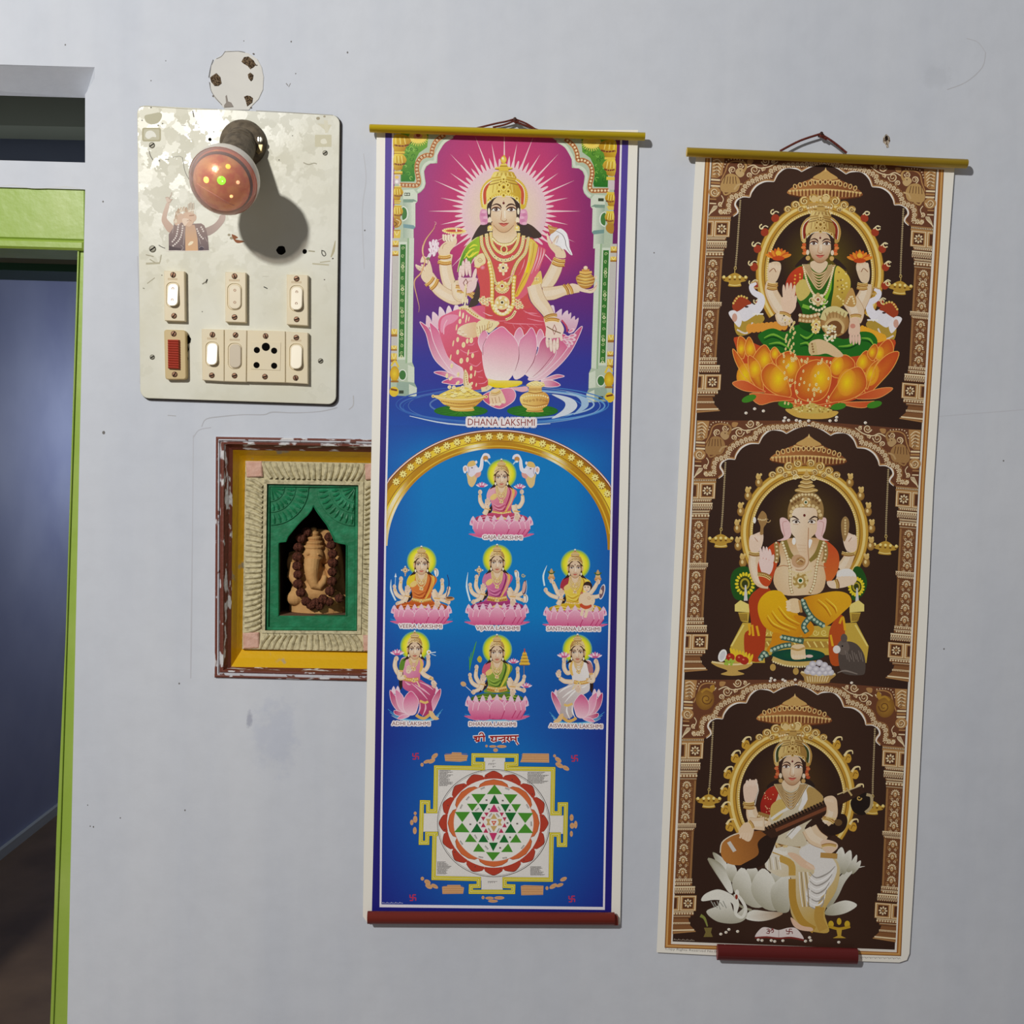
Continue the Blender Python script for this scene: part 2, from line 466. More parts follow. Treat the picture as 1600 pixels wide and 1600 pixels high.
# ---- green door frame
GREEN=mat('lime_green_enamel',rgb(150,178,70),.38,.45,noise=(9,rgb(164,186,92),.45,.75),bump=(60,.25))
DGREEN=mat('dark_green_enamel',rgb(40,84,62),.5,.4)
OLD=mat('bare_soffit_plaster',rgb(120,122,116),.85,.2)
droot=bpy.data.objects.new('door_1',None); COL.objects.link(droot); droot.location=P(110,1600,-.03); WLOC[droot]=P(110,1600,-.03).copy(); droot['kind']='structure'
droot['label']='lime green wooden frame of the doorway'
F0=-0.003
def frame_piece(name,pts,out,depth,m,ch=0.003):
    q=outline(pts,out); b=MB(); b.prism(q,-out+depth,-out,ch); return b.build(name,m,droot)
frame_piece('head',[(-730,270),(134,292),(134,377),(-730,352)],F0,.10,GREEN)
frame_piece('head_bead',[(-730,350),(131,376),(131,391),(-730,366)],F0+.004,.08,GREEN)
frame_piece('jamb',[(123,386),(136,386),(114,1600),(92,2700),(50,2700),(81,1600),(103,1000)],F0-.004,.10,GREEN)
frame_piece('jamb_bead',[(121,390),(123.5,390),(104,1000),(94.5,1300),(87,1500),(75,1800),(60,2700),(54,2700),(70,1800),(82,1500),(88,1300),(102,1000)],F0-.001,.02,GREEN,.0005)
frame_piece('jamb',[(-750,352),(-715,352),(-715,2700),(-750,2700)],F0-.004,.10,GREEN)
p0=P(134,391,F0); p1=P(-730,366,F0)
b=MB()
b.add([(p0.x,.09,p0.z+.004),(p1.x,.09,p1.z+.004),(p1.x,T+.01,p1.z+.004),(p0.x,T+.01,p0.z+.004),
       (p0.x,.09,p0.z+.10),(p1.x,.09,p1.z+.10),(p1.x,T+.01,p1.z+.10),(p0.x,T+.01,p0.z+.10)],
      [(0,1,2,3),(4,7,6,5),(0,4,5,1),(2,6,7,3),(0,3,7,4),(1,5,6,2)])
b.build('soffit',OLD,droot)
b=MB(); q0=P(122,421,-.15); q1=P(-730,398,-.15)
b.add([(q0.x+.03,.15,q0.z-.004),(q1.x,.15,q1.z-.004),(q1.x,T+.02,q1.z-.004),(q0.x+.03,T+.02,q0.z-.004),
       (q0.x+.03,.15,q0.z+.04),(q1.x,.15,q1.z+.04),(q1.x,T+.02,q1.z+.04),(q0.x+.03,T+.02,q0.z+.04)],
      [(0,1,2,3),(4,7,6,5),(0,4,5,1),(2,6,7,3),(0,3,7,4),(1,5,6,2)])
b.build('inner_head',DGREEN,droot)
# ---- old scars on the wall face
cv=Canvas(0.00006)
DK=(92,88,84); SH=(168,170,176); HI=(226,228,232)
for pts,w,col in [
    ([(262,649),(275,650)],1.2,(150,148,146)),([(315,667),(322,655),(345,651),(380,648),(412,648),(426,644),(460,645),(500,643),(527,637)],(1,1.8,1.2,2,1.2,1.6),(152,152,156)),
    ([(552,618),(552,633),(545,640)],1.6,(166,164,164)),([(302,680),(301,800),(299,980),(298,1060)],(1.4,1.0,2.4,1.6),(178,180,188)),
    ([(302,684),(311,672),(330,668)],1.5,(170,172,180)),([(568,240),(572,280),(566,330),(569,420)],1.4,(186,188,194)),
    ([(1395,320),(1386,330)],1.4,(176,178,184)),([(1480,140),(1510,128),(1535,105),(1540,82)],1.3,(172,172,176)),([(1540,82),(1528,66),(1510,60)],1,(180,180,184)),
    ([(1350,660),(1600,640)],1,(190,192,200)),([(215,400),(219,520),(219,600)],1.2,(172,172,176)),
    ([(447,130),(450,134)],1.5,DK),([(454,130),(451,136)],1.2,DK),
    ([(0,291),(20,289),(34,292),(55,294),(90,293),(104,292),(125,295)],(1,2,1,1.5,2.5,1),(206,208,204))]:
    cv.stroke(pts,w,mixc(col,(210,212,217),.5))
for x,y,r in [(102,70,1.2),(161,315,1.3),(137,1258,.9),(188,1278,1),(141,1291,1),(146,1292,1.2),(289,1266,1.2),(280,1068,1.3),(543,82,1.4),(236,126,.9),(259,95,.8),(162,676,2.4),(455,65,1.2),(381,64,.8),(462,115,.9),(1568,720,1.2),(570,360,1.2),(1475,1014,1.2),(1022,395,1.0)]:
    cv.ell(x,y,r,r*1.2,(120,118,116))
cv.build('wall_scar',INK_FLAT,WALL_FRONT,'hairline cracks and specks in the old wall paint')['kind']='stuff'
# nail hole beside the right poster
b=MB()
hp=[(1385,209),(1390,214),(1391,220),(1388,226),(1389,230),(1386,231),(1384,226),(1380,222),(1380,215)]
b.prism(outline(hp,.0006),-0.00001,-.0006,.0002); nh=b.build('plaster_chip',mat('bare_plaster',rgb(190,178,160),.9,.1,noise=(400,rgb(90,70,55),.45,.6)),WALL_FRONT)
b=MB(); b.ball(P(1385,216,.0004),.0021,.0012,.0034,wob=.25,seed=3); b.build('nail_hole',mat('hole_dark',rgb(40,30,25),.95,.05),WALL_FRONT)
# ------------------------------------------------------------------ switchboard
BQ=[(214,164),(531,180),(525,632),(219,622)]
def board_px(u,v): return bil(BQ,u,v)
def rr_quad(q,r,n=6):
    w=math.hypot(q[1][0]-q[0][0],q[1][1]-q[0][1]); h=math.hypot(q[3][0]-q[0][0],q[3][1]-q[0][1])
    return [bil(q,x/w,y/h) for x,y in round_rect(0,0,w,h,r,n)]
CREAM=mat('cream_laminate',rgb(222,221,206),.33,.35,noise=(7,rgb(214,211,190),.4,.65),bump=(150,.04))
def laminate():
    m=CREAM; nt=m.node_tree; b=nt.nodes['Principled BSDF']; g=[n for n in nt.nodes if n.type == 'NEW_GEOMETRY'][0]
    v=nt.nodes.new('ShaderNodeTexVoronoi'); v.inputs['Scale'].default_value=62
    d=nt.nodes.new('ShaderNodeTexNoise'); d.inputs['Scale'].default_value=90
    ad=nt.nodes.new('ShaderNodeVectorMath'); ad.operation='MULTIPLY_ADD'; ad.inputs[1].default_value=(.03,.03,.03)
    nt.links.new(g.outputs['Position'],d.inputs['Vector']); nt.links.new(d.outputs['Color'],ad.inputs[0]); nt.links.new(g.outputs['Position'],ad.inputs[2]); nt.links.new(ad.outputs['Vector'],v.inputs['Vector'])
    mp=nt.nodes.new('ShaderNodeMapRange'); mp.inputs['To Min'].default_value=.24; mp.inputs['To Max'].default_value=.60
    sp=nt.nodes.new('ShaderNodeSeparateColor'); nt.links.new(v.outputs['Color'],sp.inputs['Color'])
    nt.links.new(sp.outputs['Red'],mp.inputs['Value']); nt.links.new(mp.outputs['Result'],b.inputs['Roughness'])
laminate()
BLACKEDGE=mat('dark_board_edge',rgb(34,28,24),.8,.2)
IVORY=mat('ivory_bakelite',rgb(228,215,184),.40,.35,noise=(40,rgb(230,215,180),.4,.7))
ROCK=mat('cream_rocker_plastic',rgb(232,221,194),.30,.4)
ROCKOLD=mat('greyed_rocker_plastic',rgb(206,192,168),.4,.4)
BRASS=mat('tarnished_screw',rgb(120,88,66),.45,.5,metal=.6)
STEEL=mat('worn_steel_screw',rgb(130,126,112),.5,.4,metal=.4)
HOLE=mat('black_hole',rgb(14,12,10),.9,.05)
TAN=mat('aged_tan_plastic',rgb(204,180,128),.4,.45)
REDL=mat('red_indicator_lens',rgb(170,60,42),.40,.4)
PRINTGREY=mat('faint_embossed_lettering',rgb(206,184,148),.5,.3)
B_OUT=0.0062
sb=empty('switchboard',P(370,625,.0),'cream electrical switchboard with rocker switches and a socket on the wall','switchboard')
b=MB(); b.prism(outline(rr_quad([(216,166),(533,181),(527,634),(221,624)],13),.004),-.0001,-.0042); b.build('backing_box',BLACKEDGE,sb)
b=MB(); b.prism(outline(rr_quad(BQ,13),B_OUT),-.0042,-B_OUT,.0008); board=b.build('face_plate',CREAM,sb)
def screw(px,py,out,r,m,parent,ang=None,name='screw'):
    c=P(px,py,out); b=MB(); b.lathe(c+Vector((0,.0008,0)),(0,-1,0),[(0,r),(.0012,r),(.0018,r*.75),(.0020,0)],14)
    nf=len(b.f)
    if ang is not None:
        a=math.radians(ang); dx=math.cos(a)*r*.9; dz=math.sin(a)*r*.9; w=r*.16
        y=c.y-.0012
        q=[(c.x+dx-dz/r*w,c.z+dz+dx/r*w),(c.x+dx+dz/r*w,c.z+dz-dx/r*w),(c.x-dx+dz/r*w,c.z-dz-dx/r*w),(c.x-dx-dz/r*w,c.z-dz+dx/r*w)]
        b.prism(q,y+.0010,y-.00022)
    s=b.build(name,[m,HOLE],parent)
    for p in s.data.polygons[nf:]: p.material_index=1
    return s
for x,y,r in [(237.5,227,4.6),(508,239,4.0),(238.5,389,5.4),(238,558,4.0),(501,564,4.2)]:
    screw(x,y,B_OUT,r*.00091,STEEL,sb,35)
for x,y,r in [(328,218,2.6),(439.5,391,7),(476,393,3.6)]:
    c=P(x,y,B_OUT); b=MB()
    rnd=random.Random(int(x)); k=14
    ol=[(c.x+r*.0009*(1+(.18 if r > 5 else .05)*rnd.uniform(-1,1))*math.cos(2*math.pi*i/k),c.z+r*.0009*(1+.1*rnd.uniform(-1,1))*math.sin(2*math.pi*i/k)) for i in range(k)]
    b.prism(ol,-B_OUT+.0004,-B_OUT-.0001); b.build('drilled_hole',HOLE,sb)
def rocker(px,py,w,h,out,m,parent,tilt,dots):
    """rounded rocker; tilt>0 bottom end stands proud, 0 = pressed flat"""
    q=[(px-w/2,py-h/2),(px+w/2,py-h/2),(px+w/2,py+h/2),(px-w/2,py+h/2)]
    ol=outline(rr_quad(q,w*.42,5),out+.003); n=len(ol); zs=[p[1] for p in ol]; z0,z1=min(zs),max(zs)
    def yy(z):
        t=(z1-z)/(z1-z0)
        if tilt > 0: return -(out+.0012+.0050*t*tilt)
        return -(out+.0016+.0006*t)
    inn=inset(ol,.0009)
    v=[(p[0],-out+.0005,p[1]) for p in ol]+[(p[0],yy(p[1])+.0006,p[1]) for p in ol]+[(p[0],yy(p[1]),p[1]) for p in inn]
    f=[]
    for k in range(2):
        for i in range(n): f.append((k*n+i,k*n+(i+1) % n,(k+1)*n+(i+1) % n,(k+1)*n+i))
    f.append(tuple(range(2*n,3*n)))
    r=obj('rocker',v,f,m,parent)
    return r,yy
def switch(q,rk,m=IVORY,tilt=1.0,dots=0,rm=None,sc=None,mark=True,name='switch',label=None):
    out=B_OUT+.0085
    cx=sum(p[0] for p in q)/4
    b=MB(); b.prism(outline(q,out),-B_OUT+.0002,-out,.0008); s=b.build(name,m,sb,label=label)
    for x,y in sc: 
        screw(x,y,out,.0040,BRASS,s,random.choice([20,50,75,110]))
    if rk:
        x,y,w,h=rk
        b=MB(); qq=[(x-w/2-2,y-h/2-2),(x+w/2+2,y-h/2-2),(x+w/2+2,y+h/2+2),(x-w/2-2,y+h/2+2)]
        a=outline(rr_quad(qq,w*.5,5),out); i1=inset(a,.0009); n=len(a)
        b.add([(p[0],-out-.0001,p[1]) for p in a]+[(p[0],-out-.0012,p[1]) for p in inset(a,.0004)]+[(p[0],-out-.0001,p[1]) for p in i1],
              [(k*n+i,k*n+(i+1) % n,(k+1)*n+(i+1) % n,(k+1)*n+i) for k in (0,1) for i in range(n)])
        b.build('rocker_rim',m,s)
        r,yy=rocker(x,y,w,h,out,rm or ROCK,s,tilt,dots)
        if dots:
            for dy in (-.27,.23):
                c=P(x,y+h*dy,out+.003); yv=yy(c.z)
                b=MB(); n=10; R=.0019; I=.0011
                b.add([(c.x+R*math.cos(2*math.pi*i/n),yv-.0002,c.z+R*math.sin(2*math.pi*i/n)) for i in range(n)]+[(c.x+I*math.cos(2*math.pi*i/n),yv-.0002,c.z+I*math.sin(2*math.pi*i/n)) for i in range(n)],
                      [(i,(i+1) % n,n+(i+1) % n,n+i) for i in range(n)])
                b.build('ring_mark',BRASS,s)
        if mark:
            c0=P(x-w*.45,y-h*.5-8.2,out); c1=P(x+w*.45,y-h*.5-4.8,out)
            b=MB(); k=7
            for i in range(k):
                xa=c0.x+(c1.x-c0.x)*i/k; xb=xa+(c1.x-c0.x)/k*.7
                b.prism([(xa,c1.z),(xb,c1.z),(xb,c0.z),(xa,c0.z)],-out+.0001,-out-.00015)
            b.build('embossed_lettering',PRINTGREY,s)
    return s
switch([(256,423),(288,424),(289,502),(257,501)],(270,460.5,17,36),dots=1,tilt=1,sc=[(270.5,429.5),(272,493.5)],label='ivory rocker switch at the left of the upper row')
switch([(352,425),(384,426),(384,504),(352,503)],(366.5,463.5,19,38),dots=1,tilt=0,sc=[(366.5,431.5),(366.5,495.5)],rm=mat('cream_pressed_rocker',rgb(226,212,182),.3,.5),label='ivory rocker switch pressed flat in the upper row')
switch([(448,429),(481,430),(481,509),(448,507)],(463.5,466,18,37),dots=1,tilt=1,sc=[(463.5,435.5),(463.5,499)],label='ivory rocker switch at the right of the upper row')
switch([(315,514),(350,515),(350,596),(316,594)],(331.5,553,17,35),tilt=1,sc=[(332,523),(331,586.5)],label='glossy rocker switch at the left of the lower row')
switch([(350.8,515),(385.5,516),(384.5,597),(350.6,596)],(367,556,18,37),tilt=0,rm=ROCKOLD,sc=[(368,523.5),(366.5,587)],label='switch with a greyed rocker beside the socket')
switch([(446.5,518),(481,520),(481,600),(446.5,598)],(463,557.5,18,38),tilt=1,sc=[(463,527.5),(462,590.5)],label='switch to the right of the socket')
so=switch([(386.3,516),(445.7,517.5),(445.7,598),(385.5,596.5)],None,sc=[(415,525),(414,588.5)],name='socket',label='ivory five-pin socket')
out=B_OUT+.0085
b=MB(); b.prism(outline([(393,534),(439,535),(438,579),(392,577)],out+.0006),-out+.0001,-out-.0006,.0004); b.build('pin_face',IVORY,so)
for x,y,r in [(415.5,542,6.4),(401.5,547,4.8),(428.5,548,4.8),(401,570.5,4.8),(428.5,571.5,4.8)]:
    c=P(x,y,out); b=MB(); b.lathe(c+Vector((0,.0003,0)),(0,-1,0),[(0,r*.0009),(.0012,r*.0009),(.00125,0)],18); b.build('pin_hole',HOLE,so)
# indicator lamp
s=None
out=B_OUT+.009
b=MB(); b.prism(outline(rr_quad([(256,515),(290,516),(291,593),(258,593)],4,3),out),-B_OUT+.0002,-out,.0012); s=b.build('indicator',TAN,sb,label='tan neon indicator with red ribbed lens')
for x,y in [(271.5,521.5),(273,585)]: screw(x,y,out,.0040,BRASS,s,60)
b=MB(); qa=[P(262.5,531,out),P(281.5,531.5,out),P(282,577,out),P(263,576,out)]
N=12
for i in range(N):
    t0=i/N; t1=(i+.92)/N
    L0=qa[0].lerp(qa[3],t0); R0=qa[1].lerp(qa[2],t0); L1=qa[0].lerp(qa[3],t1); R1=qa[1].lerp(qa[2],t1)
    M0,M1=L0.lerp(L1,.5),R0.lerp(R1,.5); d=Vector((0,-.0052,0)); e=Vector((0,-.004,0)); ins=Vector((.0012,0,0))
    b.add([L0+e*.0,R0+e*.0,R1,L1,L0+e+ins,R0+e-ins,M1+d-ins,M0+d+ins,R1+e-ins,L1+e+ins],
          [(0,1,5,4),(4,5,6,7),(7,6,8,9),(9,8,2,3),(0,4,7,9,3),(1,2,8,6,5)])
b.build('lens',REDL,s)
# black tape sticking out behind the indicator
b=MB(); b.prism(outline([(290,525),(295,524),(298,529),(297,535),(293,538),(295,546),(292,553),(294,560),(292,570),(293,583),(290,584)],B_OUT+.001),-B_OUT+.0002,-B_OUT-.001); b.build('black_tape',HOLE,sb)
# old tape marks and scratches on the plate
cv=Canvas(B_OUT+.00004)
TP=(196,192,166)
cv.blob([(226,181),(236,178),(250,176),(253,182),(247,192),(236,194),(228,190)],TP)
cv.poly(round_rect(222,199.5,251.5,221,3.5),(188,182,152)); cv.poly(round_rect(224.5,202,249,218.5,2.5),(204,200,176))
cv.blob([(227,213),(229,206),(236,204),(242,208),(244,214),(238,214),(232,217)],(238,237,226))
cv.poly(round_rect(492,210.5,518,229.5,1.5),(214,209,182)); cv.blob([(501,223),(502,218),(508,217),(511,223),(506,225)],(236,233,214))
cv.poly([(496,193),(518,195),(512,207)],(222,218,194)); cv.poly([(506,188),(512,188),(513,207),(508,208)],(226,222,200))
for pts,w,col in [([(301,173),(303,183)],1.6,(110,106,98)),([(283,195),(291,197)],.8,(150,146,136)),([(285,246),(287,258),(290,270),(297,283)],1,(140,138,130)),([(270,246),(280,244),(286,247)],.8,(160,158,148)),
    ([(233,236),(235,243),(239,250)],1.4,(130,126,116)),([(248,383),(253,386),(258,388)],1.4,(130,128,120)),([(248,250),(250,252)],1.6,(120,118,110)),([(258,249),(264,249)],1.2,(150,148,138)),
    ([(474,254),(482,257),(490,255),(495,256)],1.6,(176,172,152)),([(234,405),(248,412),(252,398)],1.6,(180,175,150)),([(228,412),(250,411)],3,(190,184,158)),([(228,398),(240,401)],1.6,(176,170,148)),
    ([(502,391),(507,393),(509,398),(506,400),(503,396),(503,392)],1.5,(90,88,80)),([(482,392),(492,393)],1.8,(170,164,138)),([(488,412),(514,414)],2.4,(200,194,168)),([(500,410),(516,408)],1.6,(190,184,158)),([(524,376),(521,392),(517,402)],(1,4,1.5),(190,182,150)),
    ([(412,448),(418,451)],1.5,(70,68,64)),([(316,444),(322,440),(324,436),(322,443)],2,(140,136,120)),([(230,443),(242,434)],1.2,(170,164,140)),([(223,450),(226,451)],1.4,(150,146,128)),
    ([(218,168),(230,166),(290,170),(340,171)],1,(180,176,156)),([(400,173),(440,175),(520,180)],.8,(160,154,136)),([(410,432),(420,432)],.8,(200,196,180)),
    ([(365,488),(358,492)],1.6,(190,170,130)),([(376,488),(371,492)],1.6,(190,170,130))]:
    cv.stroke(pts,w,col)
for x,y,r in [(236,168,1.3),(222,188,1.2),(247,196,1.2),(254,193,1.2),(334,206,1),(316,487,1),(457,212,1),(436,250,1.2),(497,185,3),(507,182,2),(253,430,1),(362,372,3),(366,370,3.5),(358,367,2.5),(520,404,1.5),(507,437,1.2)]:
    cv.ell(x,y,r,r*.8,(172,162,138) if r > 1.6 else (110,106,96))
cv.blob([(362,366),(372,371),(368,374),(382,377),(372,380),(366,376)],(150,96,66))
cv.build('scuff_mark',INK_FLAT,sb,'yellowed tape marks and scratches on the cream plate')['kind']='stuff'
# ---- torn sticker of a many-headed figure with raised arms
st=empty('sticker',P(296,392,B_OUT),'torn faded sticker of a figure with raised arms below the bulb','sticker')
cv=Canvas(B_OUT+.00016); cv.zoom(230,280,150/1600)
SK=(206,178,160); SK2=(224,202,186); DKB=(132,116,118)
cv.blob([(240,690),(262,560),(290,480),(320,400),(352,396),(368,420),(350,520),(330,600),(330,660),(420,760),(460,800),(400,880),(350,880),(290,800)],lg(300,400,SK2,320,860,SK))
cv.blob([(310,320),(340,300),(370,330),(410,330),(380,400),(340,410)],(226,206,190)); cv.stroke([(360,330),(400,260),(405,215)],(18,8),(204,186,172)); cv.stroke([(300,310),(350,300),(385,345),(425,335)],10,(200,176,158)); cv.stroke([(340,400),(392,370),(400,340)],8,(190,164,146))
cv.blob([(950,830),(1030,790),(1120,740),(1190,660),(1215,600),(1300,600),(1290,690),(1230,780),(1130,880),(1020,940),(960,920)],lg(960,900,(178,160,152),1280,620,(206,184,174)))
cv.poly([(360,1195),(358,920),(440,800),(470,700),(640,740),(810,740),(900,736),(950,770),(985,850),(1010,960),(1030,1190)],lg(400,800,(160,140,134),400,1190,(122,108,110)))
cv.poly([(640,760),(790,760),(815,860),(840,1000),(848,1195),(636,1195),(634,900)],lg(700,760,(210,178,154),700,1190,(226,182,140)))
cv.blob([(680,1090),(720,1040),(770,1040),(750,1080),(700,1105)],(250,236,205))
cv.poly([(358,1195),(362,1100),(420,1130),(560,1150),(560,1195)],(98,86,88)); cv.ell(900,1150,44,36,(92,82,90)); cv.stroke([(860,1150),(900,1120),(945,1140)],8,(170,160,160))
for px_,py_ in [(720,690),(560,640),(600,660),(650,620),(700,600),(760,640),(500,700)]:
    cv.ell(px_,py_,62,72,(222,194,172))
cv.ell(690,680,80,110,(226,196,172)); cv.blob([(580,680),(620,650),(700,670),(660,740),(620,780)],(240,218,198))
for i,(ax,ay) in enumerate([(490,560),(520,520),(560,500),(610,490),(650,500),(700,500),(750,520),(480,620),(470,680)]):
    cv.blob([(ax-20,ay+44),(ax-14,ay-20),(ax+10,ay-34),(ax+26,ay+40)],[(226,208,186),(206,180,156),(236,222,200)][i % 3]); cv.stroke([(ax-18,ay+20),(ax-4,ay-20),(ax+14,ay-24)],7,(176,154,134))
for x,y in [(690,440),(720,420),(760,430)]:
    cv.poly([(x-12,y+70),(x-10,y-30),(x+22,y-40),(x+26,y+70)],(214,202,184)); cv.stroke([(x-10,y+60),(x-8,y-24)],7,(170,158,142))
cv.stroke([(700,530),(790,520),(800,560)],14,(244,240,226)); cv.stroke([(700,610),(780,600)],20,(186,152,130)); cv.stroke([(660,700),(700,680),(740,700)],8,(180,146,124))
for pts in [[(520,760),(505,860),(480,960),(420,1040),(400,1060)],[(590,780),(580,880),(550,980),(500,1050),(430,1110)],[(830,830),(860,900),(900,960),(940,1000)],[(900,800),(930,850),(945,900)]]:
    cv.beads(pts,15,(234,224,216),38)
for pts in [[(460,720),(440,780),(420,900)],[(610,800),(620,900),(600,1100)],[(960,960),(1000,1040)],[(560,1100),(600,1140),(570,1190)],[(860,980),(890,1080)]]: cv.stroke(pts,8,(190,178,172))
cv.stroke([(310,1195),(480,1192),(640,1198),(860,1196),(1035,1190)],12,(240,232,222),smooth=False)
cv.build('sticker_print',INK_FLAT,st)
# ---- lamp holder and bulb
BAKE=mat('dusty_brown_bakelite',rgb(112,100,82),.62,.3,noise=(120,rgb(84,74,60),.4,.65),bump=(300,.12))
axis=Vector((-0.46,-0.72,-0.56)).normalized()
BC=P(351,281,.108); BR=.0446
hb=P(377,221,B_OUT+.014)
b=MB(); cbase=P(377,221,B_OUT+.012); cbase.y=-B_OUT
b.lathe(cbase,(0,-1,0),[(0,.0325),(.004,.0325),(.009,.031),(.014,.027),(.018,.021),(.019,0)],40); lh=b.build('lamp_holder',BAKE,sb,smooth=True,label='brown bakelite batten lamp holder')
b=MB(); n0=cbase+Vector((0,-.010,0)); L=(BC-n0).length; ax2=(BC-n0).normalized()
b.lathe(n0,ax2,[(0,.021),(.010,.0215),(.0105,.0195),(.013,.0195),(.0135,.022),(.018,.022),(.0185,.0205),(.021,.0205),(.0215,.0225),(L-.034,.0225),(L-.030,.026)],40); b.build('socket_sleeve',BAKE,lh)
sc1=screw(405.5,218,B_OUT+.0150,.0042,mat('bright_screw',rgb(226,222,206),.25,.6,metal=.5),lh,88)
b=MB(); b.prism(outline([(402,226),(410,226),(408,236),(403,240),(399,237)],B_OUT+.015),-B_OUT-.006,-B_OUT-.0150); b.build('terminal',mat('brass_terminal',rgb(176,152,104),.4,.5,metal=.5),lh)
bu=empty('led_bulb',BC,'round multicolour LED night bulb glowing green and amber','bulb')
ax=(BC-n0).normalized()
ax=(ax+Vector((-.05,-.36,-.05))).normalized()
def dome(c,a,R,t0,t1,n=40,k=16):
    a=Vector(a).normalized(); u=a.orthogonal().normalized(); w=a.cross(u); v=[]; f=[]
    for i in range(k+1):
        th=t0+(t1-t0)*i/k
        for j in range(n):
            ph=2*math.pi*j/n
            v.append(c+a*R*math.cos(th)+(u*math.cos(ph)+w*math.sin(ph))*max(R*math.sin(th),1e-6))
    for i in range(k):
        for j in range(n):
            f.append((i*n+j,i*n+(j+1) % n,(i+1)*n+(j+1) % n,(i+1)*n+j))
    return v,f
FROST=mat('milky_bulb_plastic',rgb(222,214,200),.3,.5)
v,f=dome(BC,ax,BR,math.radians(100),math.radians(165)); obj('bulb_cap',v,f,FROST,bu,smooth=True)
v,f=dome(BC,ax,BR*1.012,math.radians(80),math.radians(104)); obj('collar',v,f,FROST,bu,smooth=True)
def clear_shell():
    m=bpy.data.materials.new('clear_bulb_plastic'); m.use_nodes=True; nt=m.node_tree; nt.nodes.clear()
    o=nt.nodes.new('ShaderNodeOutputMaterial'); mx=nt.nodes.new('ShaderNodeMixShader'); t=nt.nodes.new('ShaderNodeBsdfTransparent'); gl=nt.nodes.new('ShaderNodeBsdfPrincipled')
    gl.inputs['Base Color'].default_value=(*rgb(236,214,204),1); gl.inputs['Roughness'].default_value=.12; gl.inputs['Specular IOR Level'].default_value=.8
    t.inputs[0].default_value=(.98,.93,.90,1)
    lw=nt.nodes.new('ShaderNodeLayerWeight'); lw.inputs['Blend'].default_value=.32
    mr=nt.nodes.new('ShaderNodeMapRange'); mr.inputs['To Min'].default_value=.10; mr.inputs['To Max'].default_value=.80
    nt.links.new(lw.outputs['Facing'],mr.inputs['Value']); nt.links.new(mr.outputs['Result'],mx.inputs[0]); nt.links.new(t.outputs[0],mx.inputs[1]); nt.links.new(gl.outputs[0],mx.inputs[2]); nt.links.new(mx.outputs[0],o.inputs[0])
    return m
v,f=dome(BC,ax,BR,1e-4,math.radians(92)); obj('clear_dome',v,f,clear_shell(),bu,smooth=True)
COPPER=mat('copper_reflector_with_glow',rgb(206,122,100),.30,.6,metal=.25,noise=(60,rgb(232,176,120),.42,.62),bump=(45,.6),emit=(rgb(226,110,70),.16))  # orange emission stands in for LED light scattered on the reflector
v,f=dome(BC-ax*.003,ax,BR*.92,1e-4,math.radians(105)); obj('reflector',v,f,COPPER,bu,smooth=True)
rimv,rimf=dome(BC-ax*.003,ax,BR*.928,math.radians(64),math.radians(72)); obj('reflector_band',rimv,rimf,mat('dark_mauve_band',rgb(92,66,66),.5,.3),bu,smooth=True)
def led(px,py,r,col,st):
    d=P(px,py,.09)-CAM; d.normalize(); c0=BC-ax*.003; oc=CAM-c0; bq=oc.dot(d); cq=oc.dot(oc)-(BR*.925) ** 2; t=-bq-math.sqrt(max(0,bq*bq-cq))
    c=CAM+d*t; nrm=(c-c0).normalized(); b=MB(); b.lathe(c-nrm*.001,nrm,[(0,r),(.001,r),(.0018,r*.6),(.002,0)],14)
    b.build('led',mat('led_glow_%d' % px,col,.3,.5,emit=(col,st)),bu)
led(346,282,.0052,(.18,1.0,.02),2.2); led(347.5,283,.0024,(.75,1.0,.5),6)
led(322,281,.0040,(1.0,.52,.10),2.2); led(356.5,260,.0032,(1.0,.56,.08),1.2); led(361.5,307,.0022,(1.0,.62,.25),1.4); led(372,285,.0024,(1.0,.55,.30),1.0)
lp=[P(x,y,.106) for x,y in [(307,287),(330,300),(350,313),(366,322)]]
def on_ball(px,py,R,c0=None):
    c0=c0 or BC; d=(P(px,py,.09)-CAM).normalized(); oc=CAM-c0; bq=oc.dot(d); cq=oc.dot(oc)-R*R
    return CAM+d*(-bq-math.sqrt(max(0,bq*bq-cq)))
b=MB(); b.tube([on_ball(x,y,BR*.925,BC-ax*.003) for x,y in [(308,287),(318,294),(330,301),(340,307),(350,313),(358,318),(366,321)]],.0006,6); b.build('seam',mat('pink_seam',rgb(236,170,150),.3,.5),bu)
